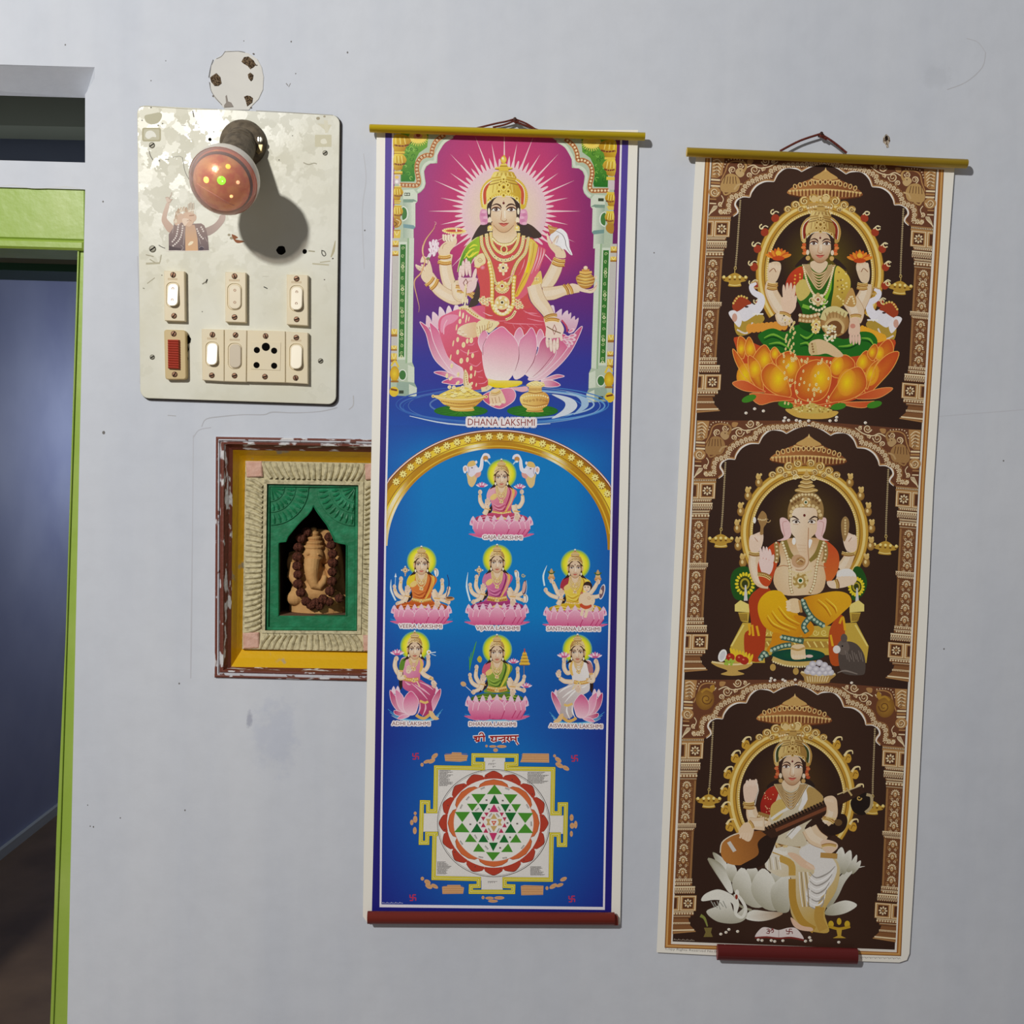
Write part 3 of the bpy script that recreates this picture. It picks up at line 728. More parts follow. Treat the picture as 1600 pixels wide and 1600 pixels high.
# ---- round wooden block plastered over above the board
rb=empty('round_block',P(368,166,0),'cream round mounting patch with plugged holes above the switchboard','wall patch')
ro=[(328,120),(330,103),(336,92),(347,86),(353,79),(372,80),(388,83),(402,92),(409,105),(412,120),(411,140),(404,155),(394,165),(389,172),(352,172),(343,161),(334,152),(329,140)]
b=MB(); b.prism(outline(ro,.0010),-.0001,-.0010,.0005); b.build('disc',mat('cream_plaster_disc',rgb(218,216,209),.7,.25,noise=(20,rgb(212,210,204),.4,.7)),rb)
PLUG=mat('crumbly_brown_plug',rgb(128,108,84),.95,.1,noise=(500,rgb(58,44,34),.42,.58),bump=(600,1.0))
for k,pts in enumerate([[(377,96),(381,89),(388,88),(396,94),(400,101),(396,105),(391,108),(387,103),(380,99)],[(328,121),(332,118),(338,114),(344,120),(346,130),(341,134),(335,134),(330,128)],[(387,116),(391,113),(396,117),(395,124),(392,127),(388,122)],[(381,151),(386,149),(391,150),(395,153),(394,160),(390,163),(386,166),(384,158)],[(350,164),(353,160),(352,150),(354,148),(356,158),(361,160),(365,167),(350,168)]]):
    b=MB(); b.prism(outline(pts,.0018),-.0008,-.0017-.0004*(k % 2),.0005); b.build('plug',PLUG if k != 4 else mat('grey_plug',rgb(150,142,134),.9,.1),rb)
cv=Canvas(.0011)
for pts in [[(351,81),(372,80),(383,82)],[(338,92),(346,88),(352,80)],[(326,121),(329,105),(333,93)],[(327,128),(330,142),(337,153),(347,164)]]: cv.stroke(pts,.9,(120,116,112))
for x,y in [(396,84),(392,168),(333,150),(401,102)]: cv.ell(x,y,1.6,1.1,(110,100,92))
cv.build('edge_crack',INK_FLAT,rb)['kind']='stuff'
# ------------------------------------------------------------------ painted niche with the clay idol
def ring_mesh(levels):
    """levels = [(four px corners, out)] from outside in"""
    v=[]; f=[]
    for q,out in levels: v += [P(x,y,out) for x,y in q]
    for k in range(len(levels)-1):
        for i in range(4):
            j=(i+1) % 4; f.append((k*4+i,k*4+j,(k+1)*4+j,(k+1)*4+i))
    return v,f
R0=[(337,682),(638,687),(634,1066),(335,1059)]
R1=[(344.5,690),(630,695),(627,1058),(343.5,1051)]
R2=[(352,695),(624,700),(620,1052),(351,1046)]
R3=[(364,703),(612,707),(608,1046),(361,1042)]
R4=[(383.5,720),(598,724),(593,1018),(378.5,1014)]
R5=[(412,749),(568,753),(564,991),(409,989)]
R6=[(417,756),(560,758),(558,986),(414,985)]
def mid(a,b,t): return [tuple(p[i]+(q[i]-p[i])*t for i in (0,1)) for p,q in zip(a,b)]
def peeled(name,c1,c2,lo,hi,sc,rough=.55):
    m=mat(name,c1,rough,.35,noise=(sc,c2,lo,hi),bump=(140,.5)); return m
MAROON=mat('flaking_maroon_paint',rgb(112,58,44),.55,.35,bump=(140,.5))
def flake(m):
    nt=m.node_tree; b=nt.nodes['Principled BSDF']; g=[n for n in nt.nodes if n.type == 'NEW_GEOMETRY'][0]
    mp=nt.nodes.new('ShaderNodeMapping'); mp.inputs['Scale'].default_value=(1,4,1); nt.links.new(g.outputs['Position'],mp.inputs['Vector'])
    n=nt.nodes.new('ShaderNodeTexNoise'); n.inputs['Scale'].default_value=38; n.inputs['Detail'].default_value=5; nt.links.new(mp.outputs['Vector'],n.inputs['Vector'])
    r=nt.nodes.new('ShaderNodeValToRGB'); e=r.color_ramp.elements; e[0].position=.56; e[0].color=(*rgb(112,58,44),1); e[1].position=.60; e[1].color=(*rgb(214,212,212),1)
    nt.links.new(n.outputs['Fac'],r.inputs['Fac']); nt.links.new(r.outputs['Color'],b.inputs['Base Color'])
flake(MAROON)
WHITEFL=mat('flaking_white_distemper',rgb(206,208,214),.7,.2,noise=(70,rgb(120,84,76),.60,.64),bump=(140,.5))
YELLOW=mat('worn_yellow_paint',rgb(222,174,22),.4,.4,noise=(26,rgb(168,158,140),.60,.66),bump=(120,.3))
STONE=mat('cream_carved_plaster',rgb(208,198,160),.65,.25,noise=(160,rgb(160,150,116),.45,.7),bump=(260,.4))
PINK=mat('pink_plaster',rgb(218,178,160),.7,.2,noise=(120,rgb(204,160,140),.4,.7),bump=(200,.6))
EMER=mat('emerald_gloss_paint',rgb(20,112,70),.48,.4,noise=(60,rgb(34,136,92),.45,.7),bump=(170,.35))
DARKIN=mat('dark_alcove',rgb(54,38,30),.9,.1)  # even dark brown for the alcove lining
ni=empty('wall_niche',P(487,1058,0),'square wall niche painted maroon, yellow and green, left of the blue poster','niche')
v,f=ring_mesh([(R0,-.0005),(mid(R0,R1,.18),.0034),(mid(R0,R1,.7),.0042),(R1,.0008)]); obj('outer_moulding',v,f,WHITEFL,ni)
v,f=ring_mesh([(R1,.0008),(mid(R1,R2,.3),.0032),(mid(R1,R2,.7),.0030),(R2,.0),(mid(R2,R3,.5),-.006),(R3,-.010)]); obj('inner_moulding',v,f,MAROON,ni)
v,f=ring_mesh([(mid(R0,R1,.05),.0028),(mid(R0,R1,.22),.0043),(mid(R0,R1,.36),.0046),(mid(R0,R1,.5),.0041)]); obj('moulding_line',v,f,MAROON,ni)
v,f=ring_mesh([(R3,-.010),(mid(R3,R4,.5),-.022),(R4,-.032)]); obj('yellow_reveal',v,f,YELLOW,ni)
v,f=ring_mesh([(R4,-.032),(R4,-.0245),(mid(R4,R5,.5),-.0255),(R5,-.0275)]); obj('fluted_bed',v,f,STONE,ni)
v,f=ring_mesh([(R5,-.0275),(R5,-.0255),(R6,-.0258),(R6,-.034)]); obj('inner_border',v,f,STONE,ni)
# flutes: each ridge of the carved frame
def flute(pts,w):
    q=[P(x,y,-.0250) for x,y in pts]; n=len(q); v=[]; f=[]
    for i,p in enumerate(q):
        t=(q[min(i+1,n-1)]-q[max(i-1,0)]).normalized(); s=Vector((t.z,0,-t.x))*w*(1-.35*abs(i/(n-1)-.5))
        for k,h in ((-1,.0015),(-.6,-.0014),(0,-.0024),(.6,-.0014),(1,.0015)): v.append(p+s*k+Vector((0,h,0)))
    for i in range(n-1):
        for k in range(4): f.append((i*5+k,i*5+k+1,(i+1)*5+k+1,(i+1)*5+k))
    obj('flute',v,f,STONE,ni)
def side(o0,o1,i0,i1,N,sg):
    for k in range(N):
        t=(k+.5)/N; s=t-.5; lean=max(-1,min(1,s*3.2))*sg
        a=[o0[j]+(o1[j]-o0[j])*t for j in (0,1)]; b=[i0[j]+(i1[j]-i0[j])*t for j in (0,1)]
        d=[(o1[j]-o0[j])/N for j in (0,1)]
        pts=[]
        for q in range(5):
            u=.04+.92*q/4; off=-lean*1.0*(u*u*1.0-.35)
            pts.append(tuple(a[j]+(b[j]-a[j])*u+d[j]*off*.9 for j in (0,1)))
        L=math.hypot(*d)*.00092
        flute(pts,L*.42)
side((385,746),(381,990),(411,752),(409,986),29,1)
side((597,750),(593,992),(569,756),(565,988),29,1)
side((409,721),(571,724),(414,748),(566,751),17,1)
side((404,1014),(569,1017),(410,990),(562,992),17,1)
for cx,cy in [(397,733),(583,737),(392,1001),(580,1005)]:
    b=MB(); b.prism(outline([(cx-13,cy-12),(cx+12,cy-12.5),(cx+13,cy+12),(cx-12,cy+13)],-.0225),.027,.0222,.0016); b.build('corner_block',PINK,ni)
# green inner frame with cusped arch
AX=[(434.5,962),(434.5,849),(437,847),(446.5,846),(449,839),(463.5,821),(472,812),(480,805),(486,797),(489.6,790),(494,797),(498,803),(504,811),(511,820),(520.5,839),(523,846),(529,848),(539,850),(541.5,852),(541,963)]
GO=-.034
v=[]; f=[]
def gp(pts): 
    n=len(v); v.extend(P(x,y,GO) for x,y in pts); f.append(tuple(range(n,n+len(pts))))
gp([(417,756),(489.6,757),(489.6,790)]+AX[8::-1]+[(434.5,985.5),(414,985)])
gp([(489.6,757),(560,758),(558,986),(541,986)]+AX[:9:-1]+[(489.6,790)])
gp([(434.5,962),(541,963),(541,986),(434.5,985.5)])
n0=len(v)
for x,y in AX:
    p=P(x,y,GO); v.append(p); v.append(p+Vector((0,.012,0)))
for i in range(len(AX)-1): f.append((n0+2*i,n0+2*i+2,n0+2*i+3,n0+2*i+1))
f.append((n0,n0+1,n0+2*len(AX)-1,n0+2*len(AX)-2))
obj('arched_panel',v,f,EMER,ni)
v,f=ring_mesh([(R6,-.034),(mid(R6,[(422,761),(555,762),(553,980),(420,979)],.15),-.0305),(mid(R6,[(422,761),(555,762),(553,980),(420,979)],.85),-.0305),([(422,761),(555,762),(553,980),(420,979)],-.0338)]); obj('panel_rim',v,f,EMER,ni)
b=MB(); b.tube([P(x,y,-.0335) for x,y in AX[:-1]]+[P(541,962,-.0335)],.0011,6); b.build('arch_bead',EMER,ni)
def rosette(cx,cy,a0,a1):
    root=None
    for lvl,(r0,r1,h,k) in enumerate([(40,60,.0018,9),(23,40,.0030,7),(0,23,.0042,4)]):
        b=MB(); n=10; pts=[]
        for i in range(n+1):
            a=math.radians(a0+(a1-a0)*i/n); pts.append((cx+r1*math.cos(a),cy+r1*math.sin(a)))
        ring=pts+[(cx,cy)]
        b.prism([XZ(x,y,GO) for x,y in ring],-GO+.0002,-GO-h,.0006)
        o=b.build('rosette',EMER,ni if root is None else root); root=root or o
        for i in range(k):
            a=math.radians(a0+(a1-a0)*(i+.5)/k); b=MB()
            q=[P(cx+r*math.cos(a),cy+r*math.sin(a),GO+h) for r in ((r0+3),(r0+r1)/2,(r1-3))]
            b.tube(q,[.0008,.0026 if lvl < 2 else .0018,.0016],6); b.build('petal',EMER,root)
rosette(423,761,1,89); rosette(555,762,91,179)
# alcove box behind the arch
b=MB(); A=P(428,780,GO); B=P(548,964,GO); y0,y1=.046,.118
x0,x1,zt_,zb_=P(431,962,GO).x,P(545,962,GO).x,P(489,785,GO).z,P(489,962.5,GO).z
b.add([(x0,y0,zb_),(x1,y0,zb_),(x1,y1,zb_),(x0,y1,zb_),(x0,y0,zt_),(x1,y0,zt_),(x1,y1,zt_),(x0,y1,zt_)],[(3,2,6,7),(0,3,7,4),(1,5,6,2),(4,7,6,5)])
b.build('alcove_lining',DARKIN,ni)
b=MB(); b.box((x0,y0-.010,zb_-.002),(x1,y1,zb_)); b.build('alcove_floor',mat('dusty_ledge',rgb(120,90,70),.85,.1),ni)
# ---- clay idol: seated elephant-headed figure against a rounded back slab
CLAY=mat('ochre_clay',rgb(206,160,102),.75,.25,noise=(55,rgb(188,138,84),.4,.7),bump=(220,.3))
IO=-.052
def D(px,py,out): return P(px,py,out)
idl=MB()
def ip(pts,y0,y1,ch=.002): idl.prism(outline(catmull(pts,True,3),-y1),y0,y1,ch)
S=.00095
base_c=P(495.5,963,-.075); base_c.z=zb_
n=28
pr=[((0),1.0),(.0215,1.0),(.0235,.96)]
idl.add([(base_c.x+.0430*s_*math.cos(2*math.pi*k/n),.078+.026*s_*math.sin(2*math.pi*k/n),base_c.z+h+.0002) for h,s_ in pr for k in range(n)],
        [(r*n+k,r*n+(k+1) % n,(r+1)*n+(k+1) % n,(r+1)*n+k) for r in range(2) for k in range(n)]+[tuple(range(2*n,3*n)),tuple(reversed(range(n)))])
ip([(462,948),(455,900),(450,868),(455,862),(463,860),(470,845),(482,830),(495,827),(512,829),(526,842),(534,862),(537,900),(535,948)],.100,.076)
idl.ball(P(489,868,-.064),.0168,.014,.0165,20,14)            # head
idl.ball(P(488,884,-.061),.0140,.012,.016,20,14)
for ex in (481,497): idl.ball(P(ex,866,-.050),.0024,.0016,.0016,8,6)
idl.tube([P(488,874,-.056),P(487,890,-.052),P(488,904,-.050),P(492,914,-.050),P(499,916,-.051),P(505,909,-.053),P(508,900,-.057)],[.0125,.0112,.0092,.0078,.0066,.0054,.004],16)  # trunk
for k,(yy,rr) in enumerate([(853,.0150),(846,.0130),(839,.0105),(832,.0076),(826,.0045)]):    # tiered crown
    idl.lathe(P(490,yy+4,-.068),(0,0,1),[(0,rr),(.0028,rr*1.10),(.0050,rr*1.02),(.0056,rr*.74),(.0066,0)],18)
idl.ball(P(489,925,-.066),.034,.017,.020,22,12)               # lap and knees
idl.ball(P(462,934,-.064),.014,.014,.012,16,10); idl.ball(P(521,934,-.064),.014,.014,.012,16,10)
idl.ball(P(489,905,-.070),.026,.016,.026,20,12)               # belly
idl.tube([P(463,880,-.070),P(458,900,-.066),P(468,915,-.060)],[.010,.0095,.007],12)
idl.tube([P(516,880,-.070),P(523,900,-.066),P(514,915,-.060)],[.010,.0095,.007],12)
idl.ball(P(456,880,-.074),.0075,.009,.015,14,10)
idl.ball(P(472,868,-.072),.008,.006,.013,14,10); idl.ball(P(506,868,-.072),.009,.006,.014,14,10)   # ears
idol=idl.build('clay_idol',CLAY,smooth=True,label='small ochre clay elephant-headed idol seated inside the niche',cat='idol')
md=idol.modifiers.new('fuse','REMESH'); md.mode='VOXEL'; md.voxel_size=.0007; md.use_smooth_shade=True
md=idol.modifiers.new('soften','SMOOTH'); md.factor=.5; md.iterations=1
# ---- rudraksha garland, bead by bead
BEAD=mat('rudraksha_seed',rgb(104,58,42),.8,.2,noise=(600,rgb(58,30,22),.42,.62),bump=(520,1.0))
ga=empty('bead_garland',P(490,945,-.05),'brown rudraksha seed garland hung round the clay idol','garland')
Zb=lambda x,y: (410+x*.1625,740+y*.1625)
for i,(x,y,o) in enumerate([(425,560,-.058),(372,622,-.055),(345,708,-.052),(337,800,-.049),(337,888,-.048),(343,972,-.047),(345,1062,-.046),(370,1143,-.045),(420,1228,-.043),(470,1262,-.0455),(512,1240,-.0425),(548,1270,-.0455),(585,1208,-.043),(642,1232,-.045),(650,1128,-.047),
                               (670,1035,-.049),(672,945,-.050),(678,858,-.051),(676,772,-.052),(664,688,-.055),(645,612,-.059),(740,1200,-.050)]):
    px,py=Zb(x,y); c=P(px,py,o); r=.0076*(1+.05*math.sin(i*2.3))
    b=MB(); n_,m_=15,9; b.ball(c,r,r,r*.92,n_,m_,.07,i)
    for k in range(m_-1):      # five grooves
        for j in range(n_):
            if j % 3 == 0:
                q=1+k*n_+j
                b.v[q]=c+(b.v[q]-c)*.86
    b.build('bead',BEAD,ga,smooth=False)
# ------------------------------------------------------------------ the two scroll posters
S_OUT=0.0048
PAPER=mat('cream_poster_paper',rgb(245,242,232),.45,.35)
def pl(tab,y):
    for (y0,x0),(y1,x1) in zip(tab,tab[1:]):
        if y <= y1: return x0+(x1-x0)*(y-y0)/(y1-y0)
    (y0,x0),(y1,x1)=tab[-2:]
    return x0+(x1-x0)*(y-y0)/(y1-y0)
def half_round(name,a,b,r_up,r_out,out,m,parent,n=14):
    """batten of elliptical section from px a to px b"""
    p,q=P(*a,out),P(*b,out); t=(q-p).normalized(); u=Vector((-t.z,0,t.x)); o_=Vector((0,-1,0)); v=[]; f=[]
    for e in (p,q):
        for k in range(n):
            w=2*math.pi*k/n; v.append(e+u*r_up*math.cos(w)+o_*r_out*math.sin(w))
    for k in range(n): f.append((k,(k+1) % n,n+(k+1) % n,n+k))
    f += [tuple(range(n)),tuple(range(n,2*n))]
    o=obj(name,v,f,m,parent)
    for pp in o.data.polygons[:n]: pp.use_smooth=True
    return o
YROD=mat('yellow_plastic_rod',rgb(248,214,30),.38,.4)
YROD2=mat('mustard_plastic_rod',rgb(226,186,40),.4,.4)
RROD=mat('maroon_plastic_rod',rgb(150,58,46),.42,.4)
RROD2=mat('dark_maroon_rod',rgb(140,50,48),.42,.4)
CORD=mat('reddish_cotton_cord',rgb(122,62,52),.9,.1,noise=(900,rgb(80,40,34),.4,.6))
NAIL=mat('rusty_nail',rgb(70,46,38),.6,.4,metal=.5)
def cord(pts,r,parent):
    b=MB(); q=catmull(pts,False,5) if len(pts) > 2 else pts
    b.tube([P(x,y,o) for (x,y),o in zip(q,[pts_o(parent,i,len(q)) for i in range(len(q))])],r,7); return b.build('hanging_cord',CORD,parent)
def pts_o(parent,i,n): return .010
p1=empty('scroll_poster',P(771,1445,S_OUT),'blue and magenta scroll poster of eight goddesses and a yantra, left of the brown poster','poster',None)
p2=empty('scroll_poster',P(1225,1500,S_OUT),'brown and gold scroll poster of three seated deities under arches, at the right','poster',None)
L1=[(203,588.5),(380,586.5),(800,578.5),(1290,569),(1432,567)]
Rr1=[(203,997),(390,992),(700,983),(900,979),(1300,972),(1445,969)]
L2=[(240,1087.5),(390,1078.5),(700,1062),(900,1052.5),(1300,1034),(1488,1026)]
Rr2=[(250,1493),(268,1491),(390,1482),(760,1458.5),(960,1449.5),(1350,1429.5),(1490,1421),(1500,1417)]
def sheet(parent,left,right,extra):
    b=MB(); pts=[(x,y) for y,x in left]+extra+[(x,y) for y,x in reversed(right)]
    b.prism(outline(pts,S_OUT),-S_OUT+.0004,-S_OUT); return b.build('paper_sheet',PAPER,parent)
sheet(p1,L1,Rr1,[(575,1443),(966,1444)])
sheet(p2,L2,Rr2,[(1120,1493),(1345,1502),(1405,1504)])
half_round('top_rod',(578,200.5),(1007.5,213.5),.0054,.0065,.0150,YROD,p1)
half_round('top_rod',(1073,237.5),(1510.5,256),.0062,.0065,.0150,YROD2,p2)
half_round('bottom_rod',(574.5,1433.5),(960,1435.5),.0094,.0065,.0140,RROD,p1)
half_round('bottom_rod',(1120.5,1487.5),(1339,1494),.0120,.0065,.0140,RROD2,p2)
b=MB(); q=[P(958,1426,.012),P(965,1432,.0115),P(966,1446,.011),P(958,1446,.012)]
b.add(q+[p+Vector((0,.0012,0)) for p in q],[(0,1,2,3),(7,6,5,4),(0,4,5,1),(1,5,6,2),(2,6,7,3),(3,7,4,0)]); b.build('rod_end',RROD,p1)
for pts in ([(742,201),(775,193),(790,190),(804,186)],[(804,186),(822,193),(838,203)],[(803,189),(788,195),(770,199)],[(806,190),(826,198),(846,205)]): cord(pts,.0013,p1)
for pts in ([(1219,236),(1250,220),(1283,209)],[(1283,210),(1302,222),(1323,239)],[(1282,212),(1292,218)]): cord(pts,.0016,p2)
def nail(px,py,label):
    r=empty('nail',P(px,py,0),label,'nail'); c=P(px,py,.014); c0=c.copy(); c0.y=.0
    b=MB(); b.tube([c0,c],.0011,8); b.build('shank',NAIL,r); b=MB(); b.lathe(c,(0,-1,0),[(0,.0022),(.0008,.0024),(.0012,0)],12); b.build('nail_head',NAIL,r)
nail(804.5,186,'small dark nail holding the cord of the blue poster'); nail(1283.5,208.5,'small dark nail holding the cord of the brown poster')
for px,py,par in ((806,190,p1),(1284,212,p2)):
    b=MB(); b.ball(P(px,py,.0115),.0036,.0025,.0028,10,7,.18,5); b.tube([P(px+2,py+1,.0115),P(px+7,py+4,.011)],.0012,6); b.build('cord_knot',CORD,par)
# ------------------------------------------------------------------ picture on the blue poster
GOLD=(214,170,40); GOLDL=(246,220,110); GOLDD=(132,88,24); CRM=(240,218,160); SKIN=(236,206,166); SKIND=(206,158,112); SKINL=(246,226,198); INKD=(70,40,24); MAR=(120,34,28)
c=Canvas(S_OUT+.00004,1.5); C1=c
def at_eye(c,cx,cy,s,rot=0.0,flip=1):
    ca,sa=math.cos(math.radians(rot)),math.sin(math.radians(rot))
    c.T=lambda x,y: (cx+(flip*x*ca-y*sa)*s,cy+(flip*x*sa+y*ca)*s); c.k=s
def face(c,w=245,skin=SKIN,shade=SKIND,look=0):
    """local units: eyes at origin, cheeks at +-w"""
    q=w/245.0
    F=[(-240,-60),(-225,-190),(-130,-270),(0,-290),(130,-270),(225,-190),(240,-60),(236,60),(215,170),(165,290),(80,385),(0,412),(-80,385),(-165,290),(-215,170),(-236,60)]
    c.blob([(x*q,y*q) for x,y in F],rg(0,-20*q,430*q,mixc(skin,SKINL,.5),shade,1.6),fan=True,n=3)
    c.stroke([(x*q,y*q) for x,y in [(-180,280),(-85,380),(0,408),(85,380),(180,280)]],12*q,mixc(shade,INKD,.35))
    for s in (-1,1):
        ex=s*135*q+look*12*q
        c.stroke([(ex-s*95*q,-22*q),(ex-s*70*q,-72*q),(ex,-98*q),(ex+s*85*q,-60*q)] if s < 0 else [(ex-95*q,-40*q),(ex-40*q,-88*q),(ex+30*q,-92*q),(ex+95*q,-50*q)],(10*q,32*q,26*q,8*q),(66,34,22))
        c.stroke([(ex-80*q,-18*q),(ex-20*q,-54*q),(ex+40*q,-52*q),(ex+84*q,-16*q)],10*q,(176,116,84))
        c.blob([(ex-78*q,4*q),(ex-30*q,-28*q),(ex+30*q,-30*q),(ex+78*q,2*q),(ex+30*q,28*q),(ex-30*q,28*q)],(250,244,232),n=3)
        c.ell(ex+look*14*q,-2*q,33*q,31*q,(60,30,20)); c.ell(ex+look*14*q-9*q,-10*q,8*q,8*q,(230,214,190))
        c.stroke([(ex-86*q,8*q),(ex-34*q,-32*q),(ex+34*q,-34*q),(ex+92*q,4*q)],(14*q,22*q,22*q,10*q),(58,28,20))
        c.stroke([(ex-60*q,26*q),(ex,36*q),(ex+60*q,24*q)],8*q,(150,100,76))
    c.stroke([(-32*q,20*q),(-40*q,110*q),(-48*q,180*q),(-20*q,196*q)],(6*q,13*q,12*q,10*q),(188,130,90)); c.stroke([(-26*q,200*q),(8*q,214*q),(44*q,196*q)],14*q,(160,100,70)); c.stroke([(20*q,20*q),(24*q,150*q)],16*q,(250,236,214)); c.stroke([(46*q,168*q),(56*q,186*q),(46*q,198*q)],9*q,(170,112,80))
    c.blob([(-80*q,246*q),(-30*q,238*q),(0*q,246*q),(34*q,238*q),(88*q,244*q),(40*q,286*q),(0*q,300*q),(-38*q,286*q)],(190,70,60),n=3)
    c.blob([(-50*q,262*q),(0,270*q),(54*q,262*q),(0,290*q)],(228,120,100),n=3); c.stroke([(-92*q,240*q),(-30*q,254*q),(0,258*q),(36*q,254*q),(98*q,238*q)],9*q,(110,42,34))
    c.ell(0,-115*q,22*q,24*q,(92,26,24)); c.stroke([(0,-165*q),(0,-140*q)],7*q,(150,60,50))
def hair_frame(c,q,col=(52,34,26)):
    for s in (-1,1):
        c.blob([(s*x*q,y*q) for x,y in [(70,-262),(150,-250),(210,-190),(262,-70),(262,60),(240,190),(226,60),(216,-60),(170,-175)]],col,n=3)
def big_crown(c,g=GOLD,gl=GOLDL,gd=GOLDD,red=(196,72,44)):
    """broad jewelled crown, drawn round a face of half width 245"""
    B=[(-380,-30),(-415,-200),(-410,-330),(-350,-460),(-230,-560),(0,-600),(230,-560),(350,-460),(415,-330),(425,-200),(380,-30),(300,-30),(290,-260),(0,-300),(-290,-260),(-300,-30)]
    c.blob(B,lg(-400,-300,gl,400,-200,g),n=3)
    c.beads([(-385,-60),(-408,-210),(-398,-330),(-340,-450),(-225,-545),(-130,-575)],18,g,34,hi=gl); c.beads([(385,-60),(418,-210),(402,-330),(344,-450),(225,-545),(140,-575)],18,g,34,hi=gl)
    for s in (-1,1):
        c.blob([(s*x,y) for x,y in [(370,-120),(378,-280),(330,-420),(220,-510),(170,-520),(250,-440),(310,-320),(312,-110)]],red,n=3)
        c.stroke([(s*x,y) for x,y in [(360,-90),(374,-280),(330,-420),(200,-530)]],14,(250,238,200))
    c.blob([(-290,-100),(-300,-280),(-270,-420),(-210,-520),(-190,-560),(190,-560),(210,-520),(270,-420),(300,-280),(290,-100),(240,-180),(150,-240),(0,-262),(-150,-240),(-240,-180)],lg(-280,-300,gl,280,-260,mixc(g,gd,.25)),n=3)
    c.stroke([(-280,-140),(-230,-200),(-140,-250),(0,-268),(140,-250),(230,-200),(280,-140)],46,g); c.beads([(-272,-150),(-230,-205),(-140,-254),(0,-272),(140,-254),(230,-205),(272,-150)],15,gl,40)
    c.stroke([(-276,-120),(-225,-178),(-135,-228),(0,-246),(135,-228),(225,-178),(276,-120)],12,(252,244,214))
    c.blob([(-210,-560),(-200,-620),(-140,-680),(140,-680),(200,-620),(215,-560),(0,-530)],lg(-200,-600,gl,200,-600,mixc(g,gd,.3)),n=3)
    for i in range(9): c.stroke([(-170+i*42,-585),(-130+i*33,-660)],9,gd if i % 2 else (250,232,140))
    c.stroke([(-215,-565),(0,-590),(218,-565)],30,mixc(g,gd,.35)); c.beads([(-200,-575),(0,-600),(205,-575)],11,gl,28)
    c.ell(0,-735,160,36,g); c.beads([(-140,-745),(0,-758),(140,-745)],14,gl,34); c.stroke([(-155,-725),(0,-708),(155,-725)],12,gd)
    c.poly([(-90,-690),(-70,-760),(-50,-820),(50,-820),(72,-760),(92,-690)],mixc(g,gl,.3)); c.stroke([(-70,-775),(70,-775)],12,gd); c.stroke([(-56,-812),(56,-812)],12,gl)
    c.ell(0,-890,54,70,gl,g); c.ell(-14,-915,18,24,(255,246,190)); c.ell(8,-960,14,20,g)
    for i in range(-5,6): c.stroke([(i*40,-330+abs(i)*6),(i*36,-470+abs(i)*5)],8,mixc(g,gd,.55) if i % 2 else (250,230,130))
    c.stroke([(-262,-440),(0,-490),(262,-440)],14,gd); c.stroke([(-230,-500),(0,-540),(230,-500)],10,gd)
    for x,y,r in [(0,-400,46),(0,-545,30),(-75,-440,30),(75,-440,30),(-85,-325,34),(85,-325,34),(0,-255,30),(-50,-500,24),(50,-500,24),(-235,-200,26),(235,-200,26)]:
        c.ell(x,y,r*1.25,r*1.35,gl); c.ell(x,y,r*.8,r*.9,g); c.ell(x,y,r*.42,r*.5,(96,66,20))
    c.blob([(-30,-600),(0,-640),(30,-600),(50,-560),(-50,-560)],gl)
def rays(c,cx,cy,r0,N,lens,col0,bg):
    for k in range(N):
        a=2*math.pi*k/N-math.pi/2; L=lens[k % len(lens)]; w=math.pi/N*1.05
        p=[(cx+r0*math.cos(a-w),cy+r0*1.06*math.sin(a-w)),(cx+(r0+14)*math.cos(a-w*.35),cy+(r0+14)*1.06*math.sin(a-w*.35)),(cx+(r0+L)*math.cos(a),cy+(r0+L)*1.06*math.sin(a)),(cx+(r0+14)*math.cos(a+w*.35),cy+(r0+14)*1.06*math.sin(a+w*.35)),(cx+r0*math.cos(a+w),cy+r0*1.06*math.sin(a+w))]
        c.poly(p,lambda x,y: mixc(col0,(240,190,200),(math.hypot(x-cx,y-cy)-r0)/L*.9))
def jewel(c,x,y,r,gem=(120,40,30),g=(226,186,96),gl=(250,228,160),n=8):
    for k in range(n):
        a=2*math.pi*k/n; c.ell(x+r*.8*math.cos(a),y+r*.8*math.sin(a),r*.36,r*.36,gl if k % 2 else g,n=7)
    c.ell(x,y,r*.72,r*.72,g); c.ell(x,y,r*.42,r*.42,(250,236,190)); c.ell(x,y,r*.26,r*.26,gem)
def bangle(c,p,q,w,g=(214,148,60),gd=(140,80,26),gl=(250,214,130),n=3):
    """gold bangle band between edge points p and q (across the arm), thickness w"""
    dx,dy=q[0]-p[0],q[1]-p[1]; d=math.hypot(dx,dy); ux,uy=dx/d,dy/d; nx,ny=-uy,ux
    bow=d*.10
    def arc(t): return [(p[0]+dx*u+nx*(t+bow*(1-(2*u-1) ** 2)),p[1]+dy*u+ny*(t+bow*(1-(2*u-1) ** 2))) for u in (0,.25,.5,.75,1)]
    c.stroke(arc(0),w,g); c.stroke(arc(-w*.45),w*.16,gl); c.stroke(arc(w*.45),w*.14,gd)
    c.beads(arc(0),w*.13,gl,w*.42); c.stroke(arc(-w*.2),w*.07,gd); c.stroke(arc(w*.22),w*.07,gd)
def limb(c,pts,w,col=SKIN,edge=SKIND,hi=SKINL):
    c.stroke(pts,[a*1.06 for a in w] if isinstance(w,(list,tuple)) else w*1.06,mixc(edge,INKD,.25),n=6); c.stroke(pts,w,col,n=6)
    off=[(x-(w[min(i,len(w)-1)] if isinstance(w,(list,tuple)) else w)*.12,y) for i,(x,y) in enumerate(pts)]
    c.stroke(off,[a*.45 for a in w] if isinstance(w,(list,tuple)) else w*.45,mixc(col,hi,.6),n=6)
